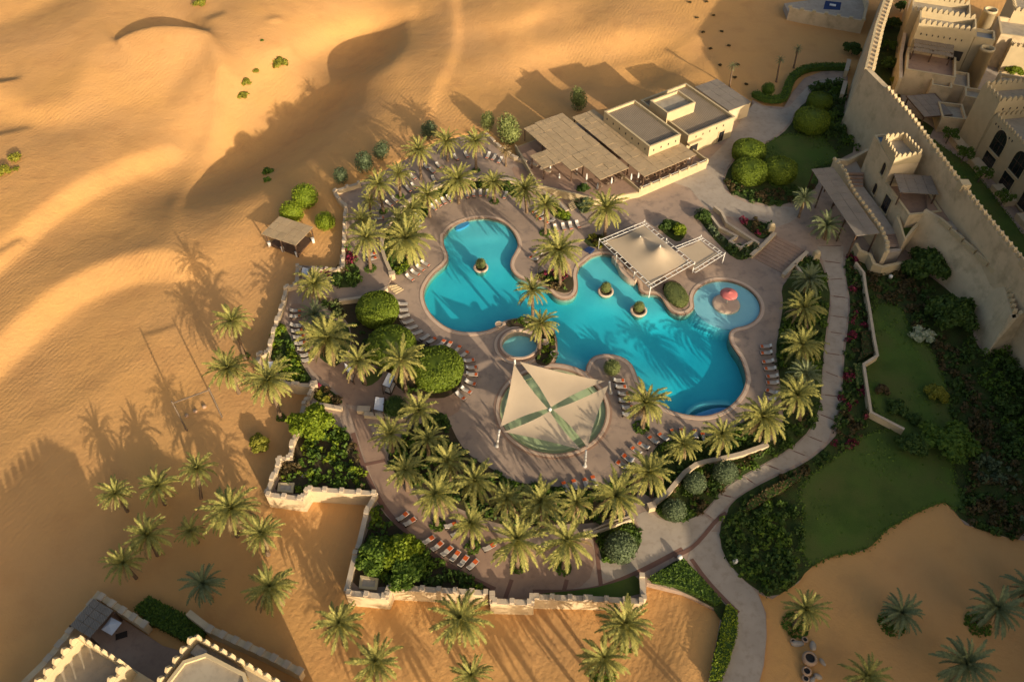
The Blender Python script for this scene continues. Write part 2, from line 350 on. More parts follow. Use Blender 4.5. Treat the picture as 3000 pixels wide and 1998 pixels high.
# dunes: for each slope of the sand the outline of its bright or dark band (in the full view) and the steepness set for that brightness
# ('a', outline, softness, slope) is a patch; ('l', line, half width, softness, slope) a crest or scarp; positive rises towards the sun
SLOPES = [
    ('a', '205,112 270,84 370,76 440,84 474,112 450,160 405,190 335,232 250,264 170,284 100,286 40,270 0,262 -150,250 -150,180 0,215 30,235 100,252 165,232 188,170', 26, -.15),
    ('a', '230,130 300,96 400,92 440,120 380,170 290,215 210,235 215,180', 40, -.05),
    ('l', '-60,640 40,560 100,503 170,452 240,412 310,382 372,362 395,360', 17, 14, -.27),
    ('l', '-120,930 0,818 60,762 120,708 190,662 260,632 330,613 392,612 425,622', 25, 18, -.27),
    ('a', '503,150 545,185 600,150 660,108 760,68 860,40 965,28 940,50 850,72 770,102 712,132 680,142 640,162 600,202 560,242 540,290 545,332 500,382 440,442 414,482 402,480 425,440 465,380 488,310 499,240', 9, -.15),
    ('l', '600,145 660,112 760,72 860,44 950,28', 11, 10, -.12),
    ('l', '1046,-40 1047,10 1056,60 1051,110 1040,150 1013,195 1000,240 986,272', 7, 7, -.16),
    ('l', '1400,182 1440,174 1500,160 1560,140 1610,105', 14, 14, -.13),
    ('l', '270,92 285,83 320,70 370,62 430,64 474,76', 3.5, 4, .75),
    ('a', '440,140 482,125 501,200 495,290 470,370 445,405 405,425 388,400 388,372 350,344 250,372 290,300 380,250', 22, .135),
    ('l', '480,95 499,150 503,200 496,290 470,340', 13, 9, .11),
    ('a', '-150,290 0,290 150,305 300,285 265,355 140,435 40,505 0,530 -150,600', 25, .075),
    ('a', '60,585 110,530 180,480 260,440 330,410 385,392 410,440 400,490 390,560 320,585 240,608 150,655 60,725 0,775 -150,900 -150,750 0,640', 13, .085),
    ('a', '425,650 390,645 300,662 200,722 100,802 0,892 -150,1000 -150,1200 0,1040 200,920 350,790 430,720', 16, .07),
    ('l', '-40,600 0,578 25,563 48,549', 4, 4, .55), ('l', '-40,190 0,187 38,181', 3, 3, .4), ('l', '-40,318 0,306 62,293', 4, 4, .22),
    ('l', '-100,120 0,88 110,50 200,-10', 26, 26, .075), ('l', '-100,40 0,20 100,-20', 24, 24, -.06),
    ('l', '480,40 510,30', 4, 4, .2), ('l', '615,42 640,38', 4, 4, .2), ('l', '625,50 645,47', 4, 3, -.2),
    ('a', '716,130 770,102 850,72 932,40 938,62 922,110 906,142 862,170 800,188 760,184 735,200 712,178', 26, .37),
    ('a', '940,55 1036,20 1042,120 1005,195 985,240 950,210 925,150', 14, .05),
    ('a', '480,440 548,345 605,275 700,205 800,205 900,230 960,290 860,330 780,400 750,470 600,470', 30, .09),
    ('a', '520,-80 760,-80 900,0 760,50 620,90 540,120 510,60', 30, .03),
]
def _pd(u, v, pts, closed):
    p = np.array([tuple(map(float, q.split(','))) for q in pts.split()]); p = np.array(chaikin([tuple(q) for q in p], 2, closed)); n = len(p); d = np.full(len(u), 1e9)
    for i in range(n if closed else n-1):
        a, b = p[i], p[(i+1) % n]; e = b-a; t = np.clip(((u-a[0])*e[0]+(v-a[1])*e[1])/(e @ e+1e-9), 0, 1); d = np.minimum(d, np.hypot(u-a[0]-t*e[0], v-a[1]-t*e[1]))
    if closed: d = np.where(inside(np.column_stack([u, v]), p), -d, d)
    return d
_sm = lambda x: np.clip(x, 0, 1)**2*(3-2*np.clip(x, 0, 1))
def slopefield(P, z):
    q = np.column_stack([P, z])-CC; zc = np.maximum(q @ FW, 5); u = (1500+q[:, 0]/zc*FPX)/1.2744; v = (999-(q @ UP)/zc*FPX)/1.2744; g = np.zeros(len(P))
    vis = _sm((u+260)/200)*_sm((1750-u)/100)*_sm((v+170)/150)*_sm((1150-v)/150); c = vis > 0; uu, vv = u[c], v[c]; gg = np.zeros(c.sum())
    for f in SLOPES:
        if f[0] == 'a': gg += f[3]*_sm(.5-_pd(uu, vv, f[1], True)/(2*f[2]))
        else: gg += f[4]*_sm(1-(_pd(uu, vv, f[1], False)-f[2])/f[3])
    g[c] = np.where(np.abs(gg) < .3, gg*1.35, gg*1.1)*vis[c]; return g
DC = np.array([-40., 140.]); DN, DS = 512, .75; DT = np.array([-SH2[1], SH2[0]])
_k = (np.arange(DN)-DN/2)*DS; _s, _t = np.meshgrid(_k, _k, indexing='ij'); DP = DC+_s.reshape(-1, 1)*SH2+_t.reshape(-1, 1)*DT
DH = np.zeros(DN*DN)
def dune_h(P):
    a = (P-DC) @ SH2/DS+DN/2; b = (P-DC) @ DT/DS+DN/2; a = np.clip(a, 0, DN-1.001); b = np.clip(b, 0, DN-1.001); i, j = a.astype(int), b.astype(int); fa, fb = a-i, b-j; H = DH.reshape(DN, DN)
    return H[i, j]*(1-fa)*(1-fb)+H[i+1, j]*fa*(1-fb)+H[i, j+1]*(1-fa)*fb+H[i+1, j+1]*fa*fb
VAL = chaikin(MIX('1 950,1700 1180,1520 1430,1290 1670,1080 1930,870 2190,650 2 60,430 220,250 330,60', -8), 2, False)
def valley(P):
    L = np.array(VAL); seg = np.diff(L, axis=0); ln = np.hypot(*seg.T); cum = np.concatenate([[0], np.cumsum(ln)]); bd = np.full(len(P), 1e9); bu = np.zeros(len(P))
    for i in range(len(seg)):
        d = P-L[i]; t = np.clip((d @ seg[i])/ln[i]**2, 0, 1); ds = np.hypot(*(d-t[:, None]*seg[i]).T); k = ds < bd; bd[k] = ds[k]; bu[k] = (cum[i]+t[k]*ln[i])/cum[-1]
    e = np.clip(bu/.3, 0, 1); e = e*e*(3-2*e); f = np.clip((1-bu)/.3, 0, 1); f = f*f*(3-2*f)
    return 9.5*(.2+.8*e)*(.2+.8*f)*np.exp(-(bd/15.5)**2)
def terrain(P, dunes=True):
    P = np.atleast_2d(np.asarray(P, float)); B = np.array(BASEPTS); z = np.zeros(len(P))
    for o in range(0, len(P), 30000):
        Q = P[o:o+30000]; d2 = (Q[:, None, 0]-B[None, :, 0])**2+(Q[:, None, 1]-B[None, :, 1])**2+6
        wt = 1/d2**1.6; z[o:o+30000] = (wt*B[None, :, 2]).sum(1)/wt.sum(1)
    far = np.clip((np.hypot(P[:, 0], P[:, 1]-110)-150)/150, 0, 1)
    z = z+far*4*(np.sin(P[:, 0]*.021+P[:, 1]*.012)+np.sin(P[:, 1]*.027-P[:, 0]*.009+1))
    wild = np.clip((-12-P[:, 0])/30, 0, 1)+np.clip((P[:, 1]-150)/30, 0, 1); wild = np.clip(wild, 0, 1)*np.clip((60-P[:, 0])/20, 0, 1)
    z = z+wild*(.08*np.sin(P[:, 0]*.16+P[:, 1]*.09)*np.sin(P[:, 1]*.13-1)+.04*np.sin(P[:, 0]*.31-P[:, 1]*.22))-valley(P)
    return z+dune_h(P) if dunes else z
_zb = terrain(DP, False); _ks = 2*np.pi*np.fft.fftfreq(DN, DS); _KS, _KT = np.meshgrid(_ks, _ks, indexing='ij')
for _ in range(4):      # heights that carry these slopes; repeated, since the heights move what is seen where
    G_ = np.fft.fft2(slopefield(DP, _zb+DH).reshape(DN, DN))
    DH = .4*DH+.6*np.real(np.fft.ifft2(np.conj(1j*_KS)*G_/(_KS**2+.035*_KT**2+(1/38)**2))).ravel()
def TZ(x, y): return float(terrain([(x, y)])[0])
def WG(t, x, y):
    """photo point on the sand"""
    z = 0.0
    for _ in range(6):
        p = W(t, x, y, z); z = .4*z+.6*TZ(*p)
    p = W(t, x, y, z); return (p[0], p[1], TZ(*p))
def axis(a, b, st, far):
    m = list(np.arange(a, b+st, st)); g = st; lo = a; hi = b; A = []; Bq = []
    while lo > -far: g *= 1.28; lo -= g; A.append(lo)
    g = st
    while hi < far: g *= 1.28; hi += g; Bq.append(hi)
    return np.array(A[::-1]+m+Bq)
XS = axis(-150, 150, .8, 2500); YS = axis(14, 245, .8, 2500)
GX, GY = np.meshgrid(XS, YS); GP = np.stack([GX.ravel(), GY.ravel()], 1)
GZ = terrain(GP)
GZ[inside(GP, grow(TERRACE, -1.0))] -= 1.2; GZ[inside(GP, grow(TERRACE, -2.2))] -= 6
nx, ny = len(XS), len(YS); ii = np.arange(nx*ny).reshape(ny, nx)
me = arrmesh('sand_ground', np.column_stack([GP, GZ]), np.stack([ii[:-1, :-1], ii[:-1, 1:], ii[1:, 1:], ii[1:, :-1]], -1).reshape(-1, 4), M['sand'], smooth=True)
tag(ob('sand_ground', me), 'golden desert sand rolling into dunes around the resort', kind='structure')
# ================================================================ pools
MAINP = MIX('f 1035,1010 1075,945 1140,900 1250,860 1370,848 1490,865 1570,905 1630,970 1668,1050 1668,1100 1640,1150 1608,1210 1600,1260 1618,1315 1665,1360 1740,1390 '
    '5 1300,378 1370,398 1420,415 1445,455 1490,490 1545,500 1600,485 1632,440 1632,380 1625,330 1640,270 g 35,500 85,455 150,428 215,425 290,445 345,500 360,560 420,620 480,645 505,690 500,735 '
    '540,772 640,768 700,800 730,860 770,920 850,950 930,940 985,892')
TC = W('g', 1262, 850); TR = 5.75
a0 = math.atan2(MAINP[-1][1]-TC[1], MAINP[-1][0]-TC[0]); pe = W('g', 1300, 1072); a1 = math.atan2(pe[1]-TC[1], pe[0]-TC[0])
if a0 < a1: a0 += 2*math.pi
TARC = [(TC[0]+TR*math.cos(a0+(a1-a0)*k/30), TC[1]+TR*math.sin(a0+(a1-a0)*k/30)) for k in range(1, 30)]
MAINP = MAINP+TARC+MIX('g 1290,1085 1278,1130 1290,1190 1330,1250 1380,1320 1410,1400 1428,1480 j 1430,40 1405,130 1345,215 1270,280 1180,325 1080,350 980,347 880,332 780,300 700,262 620,190 545,110 505,55 '
    'g 480,1440 440,1365 370,1312 270,1287 180,1287 100,1312 52,1380 42,1450 5 1685,1030 1640,1012 1560,985 1480,978 1425,985 1470,935 1490,880 1492,800 1480,740 1450,695 1400,650 1290,622 1200,628 1120,645 '
    '1060,690 1000,715 900,727 800,717 720,688 650,635 600,575 573,505 568,440 600,370 650,310 720,255 740,220 735,180 710,130 704,80 710,45')
SC0 = W('5', 1458, 1253); SR = 8.25; JC = W('5', 1230, 815); JR = 2.95
def pushout(p, c, r):
    o = []
    for x, y in p:
        d = math.hypot(x-c[0], y-c[1]); k = max(1, r/d); o.append((c[0]+(x-c[0])*k, c[1]+(y-c[1])*k))
    return o
MAINP = chaikin(ccw(MAINP), 2); MAINP = pushout(pushout(MAINP, SC0, SR+1.1), JC, JR+1.0)
SAILP = circle(SC0, SR, 64); JACP = circle(JC, JR, 40)
dk = MB(); dk.prism(TERRACE, -6, 0, 0, holes=[MAINP, SAILP, JACP])
tag(dk.build('pool_terrace_paving', M['deck']), 'brown stamped paving around the swimming pools', kind='structure')
# basin floor, its depth rising to the shallow ends
def depth(P):
    pts = [('f', 1370, 930, .5), ('f', 1370, 1100, .75), ('f', 1100, 1300, 1.25), ('5', 900, 500, 1.45), ('5', 620, 480, 1.35), ('5', 1200, 450, 1.3), ('5', 1400, 540, 1.5), ('5', 1750, 250, .55), ('5', 1900, 420, .7),
           ('g', 400, 640, .5), ('g', 580, 800, .75), ('g', 200, 1000, 1.5), ('g', 700, 1150, 1.9), ('g', 1000, 1250, 2.0), ('g', 1300, 1400, 2.0), ('j', 1000, 150, 1.9), ('j', 600, 60, 1.3), ('5', 1600, 960, .45), ('5', 1480, 930, .7), ('5', 1700, 800, 1.6)]
    B = np.array([(*W(t, x, y), d) for t, x, y, d in pts]); d2 = (P[:, None, 0]-B[None, :, 0])**2+(P[:, None, 1]-B[None, :, 1])**2+1
    wt = 1/d2**1.5; z = (wt*B[None, :, 2]).sum(1)/wt.sum(1)
    r = np.hypot(P[:, 0]-TC[0], P[:, 1]-TC[1])
    for rr, dd in ((TR+1.3, 1.0), (TR+.75, .62), (TR+.15, .3)): z = np.where(r < rr, np.minimum(z, dd), z)
    return z
def poolmat(name, c1, c2):
    m, n, p, L = _nodes(name); g = n.nodes.new('ShaderNodeNewGeometry').outputs['Position']
    L.new(mixc(n, noise(n, g, .35, 5), c1, c2), p.inputs['Base Color']); p.inputs['Roughness'].default_value = .6; return m
M['tile'] = poolmat('pool_floor_mosaic', (.29, .60, .62), (.25, .545, .58))
M['tileb'] = poolmat('blue_mosaic', (.08, .27, .50), (.07, .23, .45))
M['tileg'] = poolmat('sandy_green_mosaic', (.56, .56, .30), (.50, .51, .27))
mx = np.array(MAINP); gx = np.arange(mx[:, 0].min()-2, mx[:, 0].max()+2, .4); gy = np.arange(mx[:, 1].min()-2, mx[:, 1].max()+2, .4)
px, py = np.meshgrid(gx, gy); PP = np.stack([px.ravel(), py.ravel()], 1); ii = np.arange(len(PP)).reshape(len(gy), len(gx))
fq = np.stack([ii[:-1, :-1], ii[:-1, 1:], ii[1:, 1:], ii[1:, :-1]], -1).reshape(-1, 4)
fc = PP[fq].mean(1); keep = inside(fc, grow(MAINP, .8))
me = arrmesh('pool_floor', np.column_stack([PP, -.12-depth(PP)]), fq[keep], M['tile'])
tag(ob('pool_floor', me), 'pale blue mosaic floor under the pool water', kind='structure')
for nm, sp, lab in (('pool_step', 'f 1125,925 1150,895 1190,875 1235,865 1255,880 1230,905 1180,930 1140,940', 'blue mosaic step at the top of the pool'),
                    ('pool_step', 'j 975,345 1010,318 1080,290 1180,265 1260,262 1275,280 1180,325 1080,350', 'blue mosaic step at the right end of the pool')):
    q = chaikin(MIX(sp), 1); cz = float(np.min(-.12-depth(np.array(q))))
    tag(MB().prism(q, cz-.3, -.35).build(nm, M['tileb']), lab, kind='structure')
for k, (rr, zz) in enumerate(((.0, -.5), (.45, -.72), (.9, -.95))):   # curved underwater steps at the right end
    q = MIX('j 920,330 940,290 1000,250 1090,225 1200,215 1300,225')
    q = [(x+rr*.15, y+rr*.9) for x, y in q]
    tag(MB().prism(strip(chaikin(q, 2, False), .45), -2.6, zz-.2).build('pool_step', M['tile']), 'curved underwater step at the right end of the pool', kind='structure')
M['tilep'] = poolmat('pale_splash_pool_floor', (.42, .58, .62), (.36, .53, .58))
tag(MB().prism(circle(TC, TR+.1, 48), -.9, -.40).build('splash_pool_floor', M['tilep']), 'pale floor of the round toddler pool', kind='structure')
def watermat(name, col, dens, tint=(.93, .99, 1)):
    m = bpy.data.materials.new(name); m.use_nodes = True; n = m.node_tree; n.nodes.remove(n.nodes['Principled BSDF']); L = n.links
    g = n.nodes.new('ShaderNodeNewGeometry').outputs['Position']
    t = n.nodes.new('ShaderNodeBsdfTransparent'); t.inputs[0].default_value = (*tint, 1)
    gl = n.nodes.new('ShaderNodeBsdfGlossy'); gl.inputs['Roughness'].default_value = .06
    fr = n.nodes.new('ShaderNodeFresnel'); fr.inputs[0].default_value = 1.33
    b = bumpn(n, noise(n, g, 1.3, 4, .6), .25, .05); L.new(b, gl.inputs['Normal']); L.new(b, fr.inputs['Normal'])
    mx_ = n.nodes.new('ShaderNodeMixShader'); bf = n.nodes.new('ShaderNodeMath'); bf.operation = 'SUBTRACT'; bf.inputs[0].default_value = 1; L.new(n.nodes['Geometry'].outputs['Backfacing'], bf.inputs[1])
    ml = n.nodes.new('ShaderNodeMath'); ml.operation = 'MULTIPLY'; L.new(fr.outputs[0], ml.inputs[0]); L.new(bf.outputs[0], ml.inputs[1]); L.new(ml.outputs[0], mx_.inputs[0]); L.new(t.outputs[0], mx_.inputs[1]); L.new(gl.outputs[0], mx_.inputs[2])
    L.new(mx_.outputs[0], n.nodes['Material Output'].inputs[0])
    v = n.nodes.new('ShaderNodeVolumeAbsorption'); v.inputs[0].default_value = (*col, 1); v.inputs[1].default_value = dens
    L.new(v.outputs[0], n.nodes['Material Output'].inputs['Volume']); return m
M['water'] = watermat('pool_water', (.0, .89, .955), .40); M['waterg'] = watermat('shallow_pool_water', (.4, .93, .8), .09)
tag(MB().prism(grow(MAINP, .06), -3, -.12).build('pool_water', M['water']), 'turquoise water of the free-form swimming pool', kind='structure')
for nm, c, r, zf, fm, lab in (('wading_pool', SC0, SR, -.5, 'tileg', 'greenish shallow round pool under the sails'), ('spa_pool', JC, JR, -.9, 'tile', 'small round spa pool beside the palms')):
    tag(MB().prism(circle(c, r+.3, 48), -3, zf).build(nm+'_floor', M[fm]), lab+', its floor', kind='structure')
    tag(MB().prism(circle(c, r+.05, 64), -2.5, -.14).build(nm+'_water', M['waterg']), lab, kind='structure')
def ring(inner, outer, z0, z1, name, m, lab=None, parent=None):
    return tag(MB().prism(outer, z0, z1, holes=[inner]).build(name, M[m] if isinstance(m, str) else m, parent), lab, kind='structure' if lab else None)
ring(MAINP, grow(MAINP, .22), -.3, .05, 'pool_rim', 'coping2', 'dark tile rim of the swimming pool')
ring(grow(MAINP, .22), grow(MAINP, .75), -.3, .075, 'pool_coping', 'coping', 'pale stone coping round the swimming pool')
ring(SAILP, circle(SC0, SR+.18, 64), -.3, .06, 'pool_rim', 'coping2', 'dark rim of the shallow round pool')
ring(circle(SC0, SR+.18, 64), circle(SC0, SR+.62, 64), -.3, .09, 'pool_coping', 'coping', 'stone ring round the shallow pool')
ring(circle(SC0, SR+.62, 64), circle(SC0, SR+1.0, 64), -.3, .04, 'pool_kerb', 'coping2', 'outer dark ring of the shallow pool')
ring(circle(SC0, SR-1.0, 64), circle(SC0, SR-.7, 64), -.6, -.25, 'pool_step', 'tileg', 'underwater step ring in the shallow pool')
ring(JACP, circle(JC, JR+.35, 48), -.3, .55, 'spa_rim', 'coping', 'raised pale rim of the round spa pool')
ring(circle(JC, JR+.35, 48), circle(JC, JR+.8, 48), -.3, .36, 'spa_step', 'coping2', 'upper step round the spa pool')
ring(circle(JC, JR+.8, 48), circle(JC, JR+1.3, 48), -.3, .18, 'spa_step', 'coping', 'lower step round the spa pool')
# ================================================================ paths, plazas, beds, lawns
def sheet(name, spec, z, m, lab, smooth=2, th=.3, kind='structure', zz=0.0):
    p = spec if not isinstance(spec, str) else MIX(spec, zz)
    if smooth: p = chaikin(p, smooth)
    return tag(MB().prism(p, z-th, z).build(name, M[m]), lab, kind=kind), p
sheet('plaza', '3 480,700 560,745 720,760 800,660 900,560 1100,530 1120,560 950,575 870,640 850,700 780,760 740,840 680,910 560,990 420,1020 310,1140 270,1240 290,1320 400,1390 560,1425 740,1425 820,1450 '
      '760,1530 640,1568 6 640,20 560,-60 200,-80 0,-330 3 -350,1300 60,1170 150,1130 330,950', .012, 'beige', 'pale concrete plaza below the restaurant and garden', 1)
sheet('path', 'i 700,-120 880,100 960,300 1040,560 1120,800 1200,960 1260,1120 1360,1300 1500,1480 8 640,790 860,860 1060,960 1070,1000 1300,1005 1310,960 1500,940 1700,900 1760,700 1700,560 1560,640 1350,640 1150,600 1000,500 800,380 640,330 500,300 430,180 330,60 i 1260,560 1150,420 1100,260 980,170 860,140 780,-60',
      .014, 'pink', 'rosy paved path curving past the palm grove', 1)
for sp in ('8 80,-150 130,30 220,240 330,420 560,640 830,820 1060,930', '8 1320,945 1540,950 1750,930 1940,860 2110,780 2354,650'):
    tag(MB().prism(strip(chaikin(MIX(sp), 2, False), .7), -.2, .024).build('path_edging', M['band']), 'terracotta edging band of the paved path', kind='structure')
for sp in ('8 1130,990 1175,860', '8 1535,940 1555,860', '8 1790,900 1750,560', 'i 1060,710 1270,665', 'd 350,1290 1000,820'):
    tag(MB().prism(strip(MIX(sp), .55), -.2, .027).build('path_band', M['band']), 'terracotta band laid across the paving', kind='structure')
sheet('plaza', '8 1790,880 1760,720 1850,740 1990,690 2060,600 2060,520 2020,420 2120,380 2200,450 9 0,470 130,400 210,470 240,490 160,560 0,680 8 2200,740 1950,840', .02, 'beige', 'pale concrete forecourt where the paths meet', 1)
# main garden path, slab by slab between its dark joints
LE = chaikin(MIX('6 925,130 965,230 1000,350 1030,510 1012,660 978,840 965,1030 958,1210 890,1390 j 2000,470 1820,640 1540,795 1260,955 1170,1070 1070,1185'), 2, False)
RE = chaikin(MIX('6 1110,130 1105,240 1115,350 1148,520 1125,690 1102,860 1092,1050 1085,1240 1000,1470 j 2140,560 1925,740 1600,885 1358,1030 1265,1120 1155,1245'), 2, False)
LE = resample(LE, 1.0); RE = resample(RE, 1.0); nk = 60
LE = [LE[round(i*(len(LE)-1)/nk)] for i in range(nk+1)]; RE = [RE[round(i*(len(RE)-1)/nk)] for i in range(nk+1)]
pth = thing('garden_path', 'grey concrete garden path of large slabs with dark joints', None, (0, 0, 0)); pth['kind'] = 'structure'
for a in range(0, nk, 4):
    b = min(a+4, nk); l = [Vector(p).lerp(Vector(q), .0) for p, q in zip(LE[a:b+1], RE[a:b+1])]; r = RE[a:b+1]
    l = [tuple(p) for p in l]; sh = lambda s, k, o: tuple(np.array(s[k])+(np.array(s[o])-np.array(s[k]))*.11)
    l[0], l[-1] = sh(l, 0, 1), sh(l, -1, -2); r = list(r); r[0], r[-1] = sh(r, 0, 1), sh(r, -1, -2)
    MB().prism(l+r[::-1], -.2, .045+random.uniform(-.006, .006)).build('path_slab', M['beige'], pth)
MB().prism(offset(LE, -.5, False)+offset(RE, .5, False)[::-1], -.3, .02).build('path_bed', M['band'], pth)
sheet('path', '9 0,690 130,820 280,985 368,1080 372,1250 310,1450 262,1568 200,1700 470,1700 522,1568 556,1450 576,1250 570,1085 505,935 400,850 272,690 242,480', .022, 'beige', 'pale concrete path leading out of the garden at the bottom', 1)
for sp in ('9 -60,700 40,660 120,590 240,440 300,400', '9 60,720 160,860 300,1010 385,1090'):
    tag(MB().prism(strip(chaikin(MIX(sp), 1, False), .55), -.2, .058).build('path_band', M['band']), 'dark band along the concrete path', kind='structure')
sheet('path', 'h 440,440 640,440 640,640 700,900 960,1010 1160,1000 1330,1030 1310,1120 1560,1280 1800,1320 2000,1250 2060,1400 1900,1500 1500,1420 1090,1380 960,1360 900,1230 700,1090 560,900 480,690', .01, 'pink', 'rosy paving between the left flower beds', 1)
